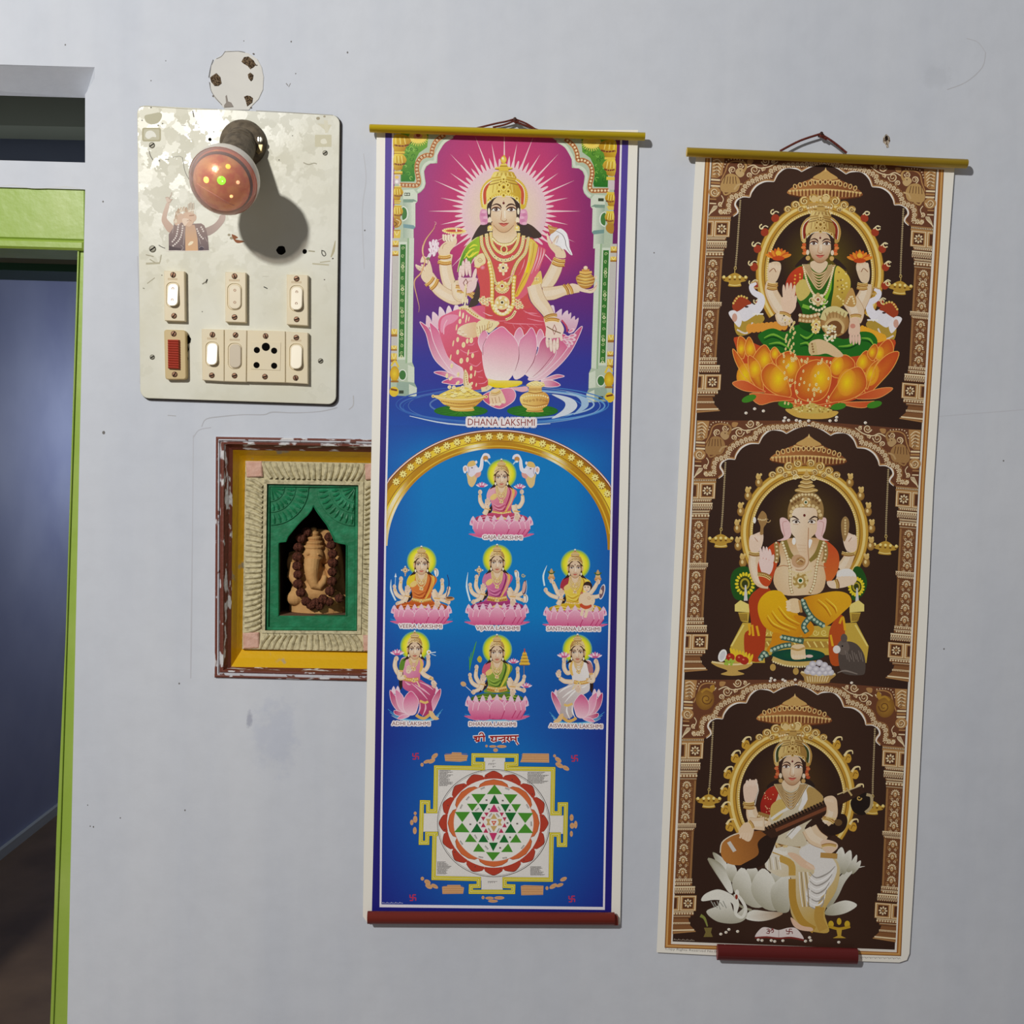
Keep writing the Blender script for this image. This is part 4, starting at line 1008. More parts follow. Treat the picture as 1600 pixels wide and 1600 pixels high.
# ---- backgrounds
def xl1(y): return pl([(207,615.5),(390,613),(800,604),(1290,597),(1420,596)],y)
def xr1(y): return pl([(210,969),(390,964.5),(700,956),(900,952),(1300,944),(1420,942)],y)
def so1(y): return pl([(207,602),(380,600.5),(800,591.5),(1290,584),(1426,581)],y)
def sr1(y): return pl([(210,982),(390,977),(700,969),(900,965),(1300,957.5),(1430,955)],y)
def strip(lf,rf,y0,y1,col,n=40,nx=12,slope=.02):
    c.T=lambda x,y: (x,y); c.k=1.0
    v=[]; f=[]
    for j in range(n+1):
        y=y0+(y1-y0)*j/n; a,b=lf(y),rf(y)
        for i in range(nx+1):
            x=a+(b-a)*i/nx; v.append((x,y+(x-a)*slope*(1-.4*(y-200)/1220.0)))
    for j in range(n):
        for i in range(nx): f.append((j*(nx+1)+i,j*(nx+1)+i+1,(j+1)*(nx+1)+i+1,(j+1)*(nx+1)+i))
    c._put(v,c._col(col,v),f)
strip(so1,sr1,205,1424,lambda x,y: mixc((74,58,140),(40,30,104),(y-300)/500.0) if y < 800 else mixc((46,26,92),(28,26,110),(y-800)/600.0),20,2)
strip(lambda y: xl1(y)-3,lambda y: xr1(y)+3,205,1417.5,(236,230,240),20,2)
def bgtop(x,y):
    r=math.hypot(x-792,(y-330)*.8)/150.0
    a=mixc((214,56,96),(116,40,112),max(0,r-.25)*.95); a=mixc(a,(140,66,134),max(0,(700-x)/150.0)*.8); a=mixc(a,(88,24,84),max(0,(x-860)/100.0)*.7)
    a=mixc(a,(88,36,112),(y-400)/70.0); a=mixc(a,(44,48,140),(y-475)/90.0); a=mixc(a,(28,62,150),(y-590)/50.0); return mixc(a,(24,70,160),(y-640)/30.0)
def bglow(x,y):
    d=min(x-xl1(y),xr1(y)-x)/60.0
    a=mixc((20,84,168),(8,112,190),min(1,d)); a=mixc((26,62,150),a,min(1,max(0,(y-655)/60.0)+(.0)))
    b=math.hypot((x-775)/165.0,(y-1260)/210.0); t=max(0,min(1,(y-960)/190.0)); e=mixc((16,96,178),(26,34,122),min(1,(b-.45)*1.15) if b > .45 else 0); return mixc(a,e,t)
strip(xl1,xr1,207,668,bgtop,46,24); strip(xl1,xr1,664,1413,bglow,70,24)
# ---- top picture: halo
c.T=lambda x,y: (x,y); c.k=1
rays(c,788,330,62,64,(58,20,40,16),(244,206,210),bgtop)
c.ell(788,330,66,70,(236,214,160),(232,190,200),n=48,rings=6,p=1.4)
# pillars and arch
JADE=(170,188,160); JADEL=(206,218,194); JADED=(116,144,126)
c.zoom(560,180,.125)
AL=[(450,210),(1270,215),(1180,270),(1090,320),(1030,400),(990,490),(985,600),(900,605),(850,640),(822,700),(830,780),(842,850),(825,910),(780,960),(735,985),(735,1080),(712,1100),(712,1400),(690,1420),(690,1600),(450,1600)]
c.poly(AL,JADE)
c.stroke([(1180,270),(1075,330),(1010,420),(970,500),(950,580),(890,585),(830,625),(800,700),(808,790),(815,860),(790,910),(740,950)],34,JADEL)
c.poly([(530,215),(880,215),(860,400),(760,470),(715,560),(700,700),(712,790),(700,830),(530,830)],lg(600,300,(110,160,50),620,800,(40,110,30)))
rnd=random.Random(4)
for i in range(46):
    x=rnd.uniform(550,830); y=rnd.uniform(290,810)
    if x > 700 and y > 440: continue
    c.curl(x,y,rnd.uniform(16,34),rnd.choice([(150,200,90),(30,90,24),(96,160,60)]),8,rnd.uniform(0,6),.8)
c.ell(745,270,115,80,(240,196,60),(230,200,90)); 
for k in range(15): a=math.pi*k/14; c.stroke([(745+60*math.cos(a),275+40*math.sin(a)),(745+140*math.cos(a),270+118*math.sin(a))],(18,5),(246,214,90))
c.ell(745,262,56,34,(226,150,110)); c.ell(748,250,28,24,(140,60,50))
BR=[(520,872),(640,876),(730,876),(755,830),(745,760),(730,680),(738,600),(780,535),(850,500),(910,500),(925,420),(960,340),(1010,290),(1080,240)]
c.stroke(BR,60,(196,128,74)); c.stroke(BR,42,(150,84,44)); c.beads(BR,16,(246,208,150),42,hi=(255,244,214)); c.stroke([(x,y) for x,y in BR],5,(110,60,30))
# corbel blocks
c.poly([(560,935),(690,925),(738,985),(738,1078),(690,1060),(560,1050)],JADEL); c.poly([(560,1050),(690,1050),(735,1078),(712,1105),(560,1090)],JADED); c.poly([(560,1090),(690,1090),(690,1600),(560,1600)],lg(560,0,(150,172,150),690,0,JADEL))
c.poly([(690,1080),(735,1080),(712,1105),(712,1395),(665,1370),(665,1100)],JADEL); c.poly([(560,1360),(690,1375),(712,1400),(690,1425),(560,1405)],(110,146,150))
c.poly([(575,970),(645,970),(645,1008),(575,1008)],(50,60,40)); c.ell(592,989,14,12,(200,210,190)); c.ell(624,989,14,12,(200,210,190))
c.blob([(545,1150),(590,1150),(620,1200),(618,1270),(590,1310),(545,1312)],(230,236,220)); c.blob([(548,1160),(585,1162),(606,1205),(605,1265),(583,1298),(548,1300)],(60,110,50))
def urn(c,x0,x1,y0,y1,k):
    m=(x0+x1)/2; w=x1-x0; g0=[(236,196,40),(246,214,70)][k % 2]
    c.blob([(x0,y0),(m+w*.2,y0),(x1,y0+(y1-y0)*.3),(x1-w*.04,y0+(y1-y0)*.5),(x1-w*.3,y0+(y1-y0)*.78),(x1-w*.4,y1),(x0,y1)],lg(x0,y0,g0,x1,y1,(150,96,20)),n=3)
    for i in range(6): c.stroke([(x0+w*(.08+.13*i),y0+(y1-y0)*.1),(x0+w*(.1+.145*i),y0+(y1-y0)*.55)],7,[(252,234,130),(176,124,24)][i % 2])
    c.stroke([(x0,y0+(y1-y0)*.62),(m,y0+(y1-y0)*.68),(x1-w*.12,y0+(y1-y0)*.6)],20,(110,56,24))
    for i in range(4): c.stroke([(x0+w*.18*i+8,y0+(y1-y0)*.6),(x0+w*.18*i+20,y0+(y1-y0)*.78)],6,(190,140,60))
for k,(x1,y0,y1) in enumerate([(655,250,450),(600,490,680),(560,910,1060),(556,1140,1310)]): urn(c,446,x1,y0,y1,k)
for y,h,x1 in [(455,30,580),(700,40,550),(890,26,540),(1065,22,530),(1090,20,520),(1128,18,540)]:
    c.stroke([(446,y+h/2),(x1,y+h/2)],h,(236,200,70)); c.stroke([(446,y+h*.75),(x1,y+h*.75)],h*.3,(150,100,30))
c.poly([(446,745),(525,745),(520,860),(446,860)],(206,190,190)); c.ell(480,775,26,20,(236,190,90)); c.ell(480,830,20,22,(250,244,240))
c.blob([(446,1290),(520,1290),(540,1350),(500,1400),(446,1400)],(170,120,40)); c.stroke([(470,1300),(520,1330),(500,1380)],9,(246,220,150)); c.stroke([(446,1330),(480,1360),(446,1390)],9,(90,46,20))
c.poly([(440,1430),(530,1430),(520,1560),(440,1560)],(222,184,70)); c.stroke([(450,1440),(480,1500),(510,1440)],8,(250,230,160)); c.stroke([(440,1440),(520,1440)],10,(150,100,30))
c.T=lambda x,y: (x,y); c.k=1
# shafts: left and right (mirrored, following the tilt)
def shaft(xo,xi,y0,y1,dx):
    """xo outer edge, xi inner edge at top; dx drift to the bottom"""
    s=1 if xi > xo else -1; W=abs(xi-xo)
    X=lambda u,y: xo+s*W*u+dx*(y-y0)/(y1-y0)
    Q=lambda u0,u1,ya,yb: [(X(u0,ya),ya),(X(u1,ya),ya),(X(u1,yb),yb),(X(u0,yb),yb)]
    c.poly(Q(0,1,y0,y1),JADE); c.poly(Q(.75,1,y0,y1),JADEL); c.poly(Q(.69,.77,y0,y1),(140,172,130)); c.poly(Q(0,.3,y0,y1-34),(190,186,178))
    c.poly(Q(.3,.68,y0+6,y1-44),(206,220,196)); c.poly(Q(.36,.62,y0+10,y1-48),(44,104,36))
    for i in range(15):
        y=y0+16+i*(y1-y0-70)/14.0; c.curl(X(.49,y),y,2.8,(200,216,150),.8,i*1.3,1.2,1 if i % 2 else -1)
        if i % 3 == 2:
            for a in range(6): c.ell(X(.49,y)+1.9*math.cos(a*1.05),y+5.5+1.9*math.sin(a*1.05),1,1,(228,230,170),n=6)
    for y,h in [(y0+4,10),(y0+20,8),(y1-92,12),(y1-66,8),(y1-54,14)]:
        c.poly(Q(0,.28,y,y+h),(226,188,70)); c.poly(Q(0,.28,y+h*.7,y+h),(150,100,34)); c.stroke([(X(.04,y),y),(X(.14,y),y+h*.6),(X(.24,y),y)],1,(252,234,160))
    yb=y1-36
    c.poly([(X(.3,yb),yb),(X(1,yb-4),yb-4),(X(1.1,yb+2),yb+4),(X(1.1,yb+26),yb+28),(X(.3,yb+26),yb+26)],JADE); c.poly([(X(.8,yb),yb),(X(1.1,yb),yb+4),(X(1.1,yb),yb+28),(X(.8,yb),yb+26)],JADEL)
    c.poly([(X(.3,yb),yb+26),(X(1.1,yb),yb+28),(X(1.22,yb),yb+36),(X(1.2,yb),yb+50),(X(.2,yb),yb+48)],(140,164,146)); c.poly([(X(.85,yb),yb+30),(X(1.22,yb),yb+36),(X(1.2,yb),yb+50),(X(.85,yb),yb+48)],JADEL)
    c.ell(X(.55,yb),yb+16,W*.2,9,(232,238,222)); c.ell(X(.55,yb),yb+16,W*.16,7.6,(56,106,50))
    c.ell(X(.18,yb),yb+14,W*.22,12,(236,196,44),(196,146,24)); c.stroke([(X(.02,yb),yb+2),(X(.2,yb),yb-6),(X(.36,yb),yb+4)],3,(228,190,60)); c.stroke([(X(.0,yb),yb+26),(X(.36,yb),yb+26)],3,(150,100,34))
    c.ell(X(.15,yb),yb+42,W*.22,8,(226,184,44)); c.stroke([(X(0,yb),yb+38),(X(.3,yb),yb+40)],3,(110,60,26)); c.poly(Q(.4,.62,yb+40,yb+45),(50,60,44))
shaft(613.5,647,372,606,-3.5)
# right side arch: mirror of the left one about x = 790, following the slope of the sheet
_n0=len(c.v)
c.T=lambda x,y: (1578.5-(560+x*.125)-(y*.125-10)*.028,184.5+y*.125+(790-(560+x*.125))*.026); c.k=.125
c.poly(AL,JADE); c.stroke([(1180,270),(1075,330),(1010,420),(970,500),(950,580),(890,585),(830,625),(800,700),(808,790),(815,860),(790,910),(740,950)],34,JADEL)
c.poly([(530,215),(880,215),(860,400),(760,470),(715,560),(700,700),(712,790),(700,830),(530,830)],lg(600,300,(96,150,44),620,800,(30,100,26)))
for i in range(46):
    x=rnd.uniform(550,830); y=rnd.uniform(290,810)
    if x > 700 and y > 440: continue
    c.curl(x,y,rnd.uniform(16,34),rnd.choice([(130,190,76),(24,84,20),(86,150,50)]),8,rnd.uniform(0,6),.8)
c.ell(745,270,115,80,(240,196,60),(230,200,90))
for k in range(15): a=math.pi*k/14; c.stroke([(745+60*math.cos(a),275+40*math.sin(a)),(745+140*math.cos(a),270+118*math.sin(a))],(18,5),(246,214,90))
c.stroke(BR,60,(190,122,70)); c.stroke(BR,42,(146,80,42)); c.beads(BR,16,(240,200,140),42,hi=(255,240,206))
c.poly([(560,935),(690,925),(738,985),(738,1078),(690,1060),(560,1050)],JADEL); c.poly([(560,1050),(690,1050),(735,1078),(712,1105),(560,1090)],JADED); c.poly([(560,1090),(690,1090),(690,1600),(560,1600)],lg(560,0,(146,168,146),690,0,JADEL))
c.poly([(690,1080),(735,1080),(712,1105),(712,1395),(665,1370),(665,1100)],JADEL); c.poly([(560,1360),(690,1375),(712,1400),(690,1425),(560,1405)],(104,140,134))
c.poly([(575,970),(645,970),(645,1008),(575,1008)],(50,60,40)); c.blob([(545,1150),(590,1150),(620,1200),(618,1270),(590,1310),(545,1312)],(230,236,220)); c.blob([(548,1160),(585,1162),(606,1205),(605,1265),(583,1298),(548,1300)],(60,110,50))
for k,(x1,y0,y1) in enumerate([(655,250,450),(600,490,680),(560,910,1060),(556,1140,1310)]): urn(c,446,x1,y0,y1,k)
for y,h,x1 in [(455,30,580),(700,40,550),(890,26,540),(1065,22,530),(1090,20,520),(1128,18,540)]: c.stroke([(446,y+h/2),(x1,y+h/2)],h,(230,192,64))
c.poly([(446,745),(525,745),(520,860),(446,860)],(206,190,190)); c.blob([(446,1290),(520,1290),(540,1350),(500,1400),(446,1400)],(170,120,40))
c.T=lambda x,y: (x,y); c.k=1
shaft(964,930,381,615,-7.5)
# ripples
for cx,cy,rx,ry,w,col in [(785,632,166,30,1.6,(60,116,190)),(785,634,160,26,2.4,(90,146,206)),(800,632,128,22,2.4,(150,186,222)),(788,634,150,30,1,(120,160,210)),(770,636,140,26,1.2,(60,120,196))]:
    c.stroke([(cx+rx*math.cos(2*math.pi*k/36),cy+ry*math.sin(2*math.pi*k/36)) for k in range(36)],w,lambda x,y: mixc(bgtop(x,y),col,.4+.6*max(0,(x-700)/200.0)),n=2,closed=True)
c.blob([(862,616),(892,622),(902,634),(890,646),(862,654),(880,640),(882,628)],(206,218,232)); c.blob([(884,612),(915,622),(918,636),(896,648),(908,634),(904,622)],(150,186,222))
c.stroke([(640,650),(700,662),(780,666),(860,662)],(1,2.4,2.4,1),(190,212,234))
for cx,cy,rx,ry in [(720,642,42,9),(832,642,40,9.5)]:
    c.ell(cx,cy,rx,ry,(60,140,30),(30,96,26)); 
    for k in range(14): a=6.28*k/14; c.stroke([(cx,cy),(cx+rx*.85*math.cos(a),cy+ry*.8*math.sin(a))],.9,(30,84,20))
# ---- lotus seat (traced from the enlarged lower details)
PK=(226,120,158); PKL=(240,196,208); PKD=(190,66,112); PKE=(250,214,224)
def petal(pts,g,edge=PKE,w=1.0,n=5): c.blob(pts,g,n=n); c.stroke(pts,w/c.k,edge,n=n,closed=True)
c.zoom(650,470,.11878)
for pts in [[(135,340),(132,250),(142,190),(190,235),(215,340)],[(215,400),(210,230),(222,142),(300,215),(320,340)],[(305,300),(298,150),(315,75),(385,165),(390,300)],[(395,250),(398,130),(432,62),(475,140),(480,250)],[(490,200),(490,120),(525,42),(580,110),(580,200)]]:
    c.poly(catmull(pts,True,3),lg(0,60,(246,220,228),0,400,(226,170,190)))
c.zoom(770,460,.125)
for pts in [[(690,260),(700,160),(755,135),(772,180),(772,260)],[(775,260),(800,220),(860,180),(862,240),(860,340)],[(860,320),(880,240),(935,198),(945,250),(978,225),(975,300),(940,420)],[(930,420),(975,310),(1025,268),(1030,320),(1072,290),(1060,370),(1020,450)]]:
    c.poly(catmull(pts,True,3),lg(0,140,(240,214,226),0,420,(214,160,184)))
c.zoom(650,470,.11878)
petal([(50,282),(110,310),(180,380),(260,560),(380,760),(480,930),(560,1000),(430,940),(260,790),(180,620),(130,430)],lg(60,300,PKD,480,950,PKL))
petal([(180,290),(240,330),(300,400),(380,600),(480,800),(620,900),(615,1020),(500,960),(340,760),(240,560),(195,400)],lg(200,320,(212,84,128),560,960,(244,206,216)))
petal([(235,942),(330,925),(450,950),(560,1010),(460,1020),(340,985)],lg(240,940,PKD,560,1000,PKL)); petal([(340,1072),(420,1030),(540,1005),(620,1030),(610,1090),(500,1105),(410,1090)],lg(340,1060,PKD,620,1060,PK))
c.zoom(770,460,.125)
petal([(1120,405),(1060,440),(960,560),(800,800),(640,960),(500,1060),(620,1060),(820,900),(960,740),(1050,580)],lg(1100,420,PKD,560,1040,PKL))
petal([(640,640),(800,520),(900,500),(960,600),(900,720),(760,880),(560,1050),(440,1060),(560,900)],lg(900,540,(206,76,122),480,1050,(244,212,220)))
petal([(895,1022),(800,1002),(680,1040),(600,1080),(720,1070),(820,1045)],lg(890,1020,PKD,620,1070,PKL)); petal([(845,1135),(760,1080),(660,1072),(580,1110),(640,1150),(740,1158)],lg(840,1130,PKD,600,1110,PKL))
# big skirt of sari over the knees
SR=(206,70,86); SRD=(160,40,60); SRL=(240,140,160)
c.zoom(650,470,.11878)
c.blob([(540,115),(420,165),(320,220),(292,320),(320,460),(380,640),(440,760),(560,850),(620,900),(640,1060),(700,1160),(820,1170),(960,1120),(1000,1010),(960,860),(870,690),(820,560),(830,460),(900,380),(1140,340),(1350,320),(1350,100),(900,60),(700,90)],lg(300,200,(224,96,130),900,900,(204,66,76)),n=4)
c.blob([(340,240),(440,180),(560,200),(500,280),(400,330),(350,420),(320,380)],(236,136,166),n=4); c.stroke([(410,250),(370,330),(365,440)],14,(246,176,196))
for pts in [[(580,640),(680,690),(820,660)],[(700,820),(790,860),(860,800)],[(760,920),(820,935),(880,910)],[(820,1000),(880,1010)],[(820,1090),(900,1080),(950,1030)],[(680,580),(740,580),(770,550)]]: c.stroke(pts,(6,14,5),(240,128,150))
c.blob([(640,900),(690,980),(690,1060),(740,1150),(640,1130),(620,1040)],CRM); c.stroke([(920,800),(960,900),(1010,1000),(1010,1080),(940,1150),(860,1170)],(20,60,60,60),CRM)
for i in range(12): t=i/11; c.curl(945+60*math.sin(t*2.2)+(t > .6)*-70*(t-.6)*2.5,850+300*t,15,(176,120,60),5,i,1)
c.stroke([(925,800),(985,900),(1030,1010),(1020,1100)],6,(130,60,40)); c.stroke([(640,900),(632,1000),(640,1120)],6,(150,90,50)); c.beads([(655,950),(665,1040),(690,1120)],9,(190,130,60),30)
# front petals
c.zoom(770,460,.125)
c.blob([(-60,40),(200,20),(420,60),(540,180),(640,300),(690,420),(660,540),(560,560),(420,520),(260,540),(100,420),(-80,360)],lg(100,60,(200,66,66),500,500,(204,66,84)))
c.zoom(650,470,.11878)
petal([(820,560),(835,460),(895,378),(945,440),(960,520),(900,640),(880,690)],lg(880,380,PK,860,680,PKL))
c.zoom(770,460,.125)
petal([(270,560),(285,470),(342,415),(385,510),(380,620),(320,660)],lg(340,420,PK,330,660,PKL)); petal([(545,560),(560,480),(598,435),(640,520),(630,640),(570,660)],lg(598,440,PK,590,650,PKL))
petal([(400,760),(330,900),(420,1010),(520,1040),(680,900),(790,740),(760,640),(690,560),(650,530),(590,600),(540,760)],lg(660,560,PKD,430,1010,(248,224,224)))
petal([(330,600),(345,560),(420,490),(485,415),(540,520),(550,680),(500,860),(410,990),(280,1060),(250,900)],lg(480,450,(214,92,140),330,1000,(248,226,224)))
petal([(-130,760),(-115,640),(-60,520),(20,450),(118,403),(200,470),(270,540),(320,640),(325,800),(270,960),(180,1080),(60,1090),(-60,1060),(-110,930)],lg(100,430,(226,110,150),60,1000,(250,232,226)),n=6)
c.stroke([(325,650),(325,800),(275,960)],(4,8,3),(120,30,60)); c.stroke([(550,690),(505,850),(410,990)],(4,8,3),(130,36,66)); c.stroke([(760,740),(620,920),(500,1030)],(3,7,3),(140,44,76)); c.stroke([(-125,760),(-120,640),(-80,550)],6,(140,40,76))
c.poly([(-60,1050),(40,1075),(180,1075),(340,1080),(370,1090),(365,1120),(300,1150),(150,1170),(20,1165),(-60,1130)],lg(0,1050,(246,226,140),0,1120,(240,204,20)))
c.blob([(220,1165),(320,1160),(420,1150),(440,1200),(370,1220),(290,1200)],(232,170,180))
# crossed foot, lower foot
c.zoom(650,470,.11878)
petal([(880,1250),(960,1200),(1120,1160),(1250,1150),(1310,1220),(1290,1310),(1200,1380),(1100,1420),(980,1380),(890,1310)],lg(900,1300,(200,70,110),1280,1200,(230,130,160)))
c.blob([(960,1230),(1000,1170),(1090,1150),(1140,1210),(1180,1310),(1170,1350),(1120,1350),(1100,1385),(1060,1370),(1020,1385),(980,1360),(965,1300)],(240,204,160)); 
for x0,y0,x1,y1 in [(1000,1280,1020,1370),(1040,1270,1062,1370),(1090,1260,1110,1350)]: c.stroke([(x0,y0),(x1,y1)],6,(150,90,60))
for x,y in [(985,1360),(1025,1368),(1065,1362),(1105,1356),(1148,1330)]: c.ell(x,y,20,17,(248,220,186))
for k in range(3): c.stroke([(985,1190+k*22),(1050,1205+k*16),(1110,1170+k*20)],13,[(240,200,110),(200,146,70),(246,216,140)][k]); 
c.stroke([(980,1235),(1050,1240),(1120,1205)],5,(140,86,40))
c.blob([(545,420),(560,360),(640,310),(740,285),(800,290),(830,380),(800,470),(700,490),(620,470),(570,450)],lg(560,400,(244,214,176),800,440,(226,180,130)))
for x,y in [(572,380),(560,425),(590,440),(615,415),(650,450)]: c.ell(x,y,22,17,(248,222,188)); c.stroke([(x-16,y+14),(x+16,y+14)],5,(160,100,66))
c.blob([(790,330),(840,260),(960,240),(1090,280),(1070,330),(970,420),(930,400),(890,385),(840,440),(810,480)],CRM)
for k in range(7): c.stroke([(800+k*34,340-k*8),(815+k*30,400-k*10),(825+k*20,450-k*14)],6,(150,96,50))
c.beads([(820,320),(820,400),(830,440)],13,(250,230,170),30); c.beads([(960,280),(940,350),(960,400)],11,(220,176,100),26)
# sari gold border across the lap
c.stroke([(560,100),(660,90),(720,140),(820,210),(900,250)],(30,76,60,34),CRM); c.beads([(600,105),(680,115),(740,165),(830,220)],12,(200,150,76),30)
c.stroke([(700,90),(800,170),(920,235),(1060,265),(1200,262)],8,(236,130,146)); c.stroke([(880,150),(960,190),(1010,195)],(3,12,3),(246,190,196)); c.stroke([(1180,250),(1260,210),(1310,130)],34,CRM); c.beads([(1190,250),(1260,205),(1305,140)],9,(170,120,60),24)
c.zoom(770,460,.125)
c.zoom(770,460,.125)
for pts in [[(140,350),(260,365),(420,370),(620,380)],[(380,200),(480,250),(600,280)],[(400,225),(500,235),(560,240)],[(430,300),(560,330),(640,340)],[(250,370),(280,430)],[(330,370),(400,435)],[(500,375),(560,415)],[(420,370),(480,420)]]: c.stroke(pts,(4,13,3),(240,132,150))
# bowl of coins, pot
c.zoom(650,470,.11878)
c.blob([(220,1255),(300,1240),(600,1250),(860,1240),(925,1262),(880,1300),(790,1380),(740,1400),(770,1440),(680,1455),(520,1450),(440,1420),(450,1395),(360,1360),(300,1300)],lg(300,0,(240,196,96),880,0,(206,146,56)),n=3)
c.blob([(300,1255),(420,1180),(520,1140),(640,1130),(760,1180),(870,1255),(600,1290)],(236,204,90),n=3)
for i in range(44):
    u=rnd.uniform(-1,1); y=1155+110*rnd.random(); x=590+u*(80+(y-1150)*1.7); c.ell(x,y,30,15,rnd.choice([(252,236,150),(240,208,90),(250,226,120)]),rot=rnd.uniform(-30,30)); c.stroke([(x-26,y+8),(x,y+15),(x+26,y+8)],5,(140,90,30))
c.stroke([(225,1250),(400,1290),(600,1300),(780,1290),(925,1255)],20,(246,216,140)); c.beads([(340,1320),(500,1350),(680,1352),(840,1315)],9,(160,100,40),22); c.stroke([(390,1370),(560,1395),(780,1375)],8,(150,90,34)); c.stroke([(450,1410),(600,1425),(760,1408)],10,(250,220,140))
for s in ((225,1255),(925,1262)): c.ell(s[0],s[1],22,22,(246,214,130)); c.ell(s[0],s[1],9,9,(120,70,30))
for x,y,r in [(575,165,0),(615,195,0),(660,250,0),(695,240,1),(578,270,2),(533,350,0),(548,510,2),(490,560,0),(625,580,3),(675,530,2),(727,520,3),(548,675,2),(688,680,0),(745,720,2),(595,790,3),(676,775,2),(725,885,2),(723,990,2),(777,955,0),(725,1095,2),(793,1105,0),(455,745,0),(555,970,2),(407,985,2),(458,1020,2),(548,1080,2),(440,1135,3),(497,1140,3),(612,1140,3),(470,855,2)]:
    c.ell(x,y,[9,8,18,24][r],[42,34,34,38][r] if y < 1100 else 26,(250,228,170),rot=10 if r < 2 else (6 if y < 1000 else 40)); c.ell(x+2,y,[4,3,8,12][r],[30,24,20,24][r] if y < 1100 else 14,(240,208,140),rot=10 if r < 2 else 6)
c.zoom(770,460,.125)
c.blob([(440,1220),(350,1270),(340,1330),(380,1400),(430,1430),(425,1465),(625,1470),(620,1430),(680,1390),(706,1320),(690,1260),(620,1215)],lg(350,0,(246,206,110),700,0,(206,140,60)),n=3); c.poly([(450,1160),(610,1160),(615,1230),(445,1230)],(236,190,100)); c.ell(535,1135,118,34,(240,196,110)); c.blob([(430,1130),(470,1095),(540,1082),(610,1098),(645,1130),(540,1150)],(250,224,140))
for i in range(12): c.ell(450+i*16,1118+12*math.sin(i*2.1),16,9,(252,236,160),rot=i*30); c.stroke([(440+i*16,1126+12*math.sin(i*2.1)),(462+i*16,1128+12*math.sin(i*2.1))],3,(150,96,40))
for i in range(9): c.stroke([(462+i*18,1172),(460+i*18,1205)],7,(150,90,40))
c.stroke([(440,1222),(530,1236),(625,1220)],10,(150,90,40)); c.beads([(365,1290),(450,1265),(530,1262),(620,1266),(690,1290)],12,(252,226,150),30)
for i in range(8): c.curl(392+i*40,1325+6*math.sin(i),17,(140,80,34),6,i,1.2)
c.stroke([(370,1370),(530,1395),(690,1365)],8,(150,90,40)); c.beads([(385,1390),(530,1415),(680,1385)],8,(250,216,140),24); c.stroke([(425,1450),(530,1462),(625,1450)],8,(150,90,40))
# ---- arms and body
c.zoom(640,340,.1)
c.blob([(960,380),(1100,120),(1300,60),(1800,80),(2000,200),(2060,300),(1900,330),(1700,300),(1100,320)],(60,44,36))   # hair on the shoulders
limb(c,[(600,560),(560,760),(640,1060),(800,1060)],[150,190,200,170]); limb(c,[(300,900),(460,1130),(700,1260),(860,1200)],[150,180,200,190])
c.blob([(450,560),(470,470),(530,400),(640,330),(720,300),(735,400),(640,520),(620,590),(550,620)],SKIN)
for i,x in enumerate((535,570,612,655)): c.ell(x,315+i*2,26,58,(248,226,196),rot=-12); c.stroke([(x-22,280),(x-26,340),(x-8,372)],6,(150,96,64))
c.stroke([(690,330),(715,290),(722,240)],(44,30),(248,226,196)); c.stroke([(580,400),(530,430),(510,490)],7,(176,120,84))
c.ell(698,210,185,36,(240,190,90)); c.ell(698,206,132,18,(190,60,60)); c.beads([(520,200),(600,172),(700,166),(800,176),(880,215),(800,246),(700,252),(600,240)],14,(250,224,150),30,closed=True); c.stroke([(725,150),(733,220)],(10,26),(252,236,210))
bangle(c,(452,610),(640,600),60); bangle(c,(446,690),(650,700),60)
c.blob([(180,930),(200,840),(250,760),(310,690),(350,800),(360,930),(330,1000),(250,1020)],SKIN)
for i in range(4): c.ell(128+i*30,780+i*12-40*(i == 3),22,60,(244,216,180),rot=-35); c.stroke([(110+i*32,760+i*10),(150+i*26,840)],5,(140,90,60))
c.blob([(170,700),(190,620),(230,600),(320,690),(300,730),(230,700)],(244,212,180)); c.stroke([(240,640),(290,680),(270,740)],8,(140,90,60))
c.stroke([(405,90),(380,170),(320,250),(250,350),(205,480),(215,600),(240,680),(180,860),(90,960),(75,1060),(120,1260),(150,1400),(140,1480)],(6,12,18,26,20,24,20,14,8,4),(216,160,110)); c.stroke([(385,70),(410,72),(415,100),(395,112)],7,(224,150,160))
c.stroke([(210,430),(198,520),(215,580)],8,(250,214,160))
for x,y,a in [(330,420,-20),(370,390,0),(410,390,12),(430,430,25),(345,470,-30),(395,470,5),(430,500,30),(360,530,-10),(330,520,-40),(310,590,30),(390,560,20)]: c.ell(x,y,24,52,(246,226,236),rot=a); c.stroke([(x+12,y-30),(x+16,y+30)],6,(190,110,140))
c.stroke([(270,640),(310,600),(330,560)],40,(236,220,230)); c.ell(290,640,30,22,(120,130,80))
bangle(c,(250,1060),(375,930),50); bangle(c,(330,1120),(440,960),56)
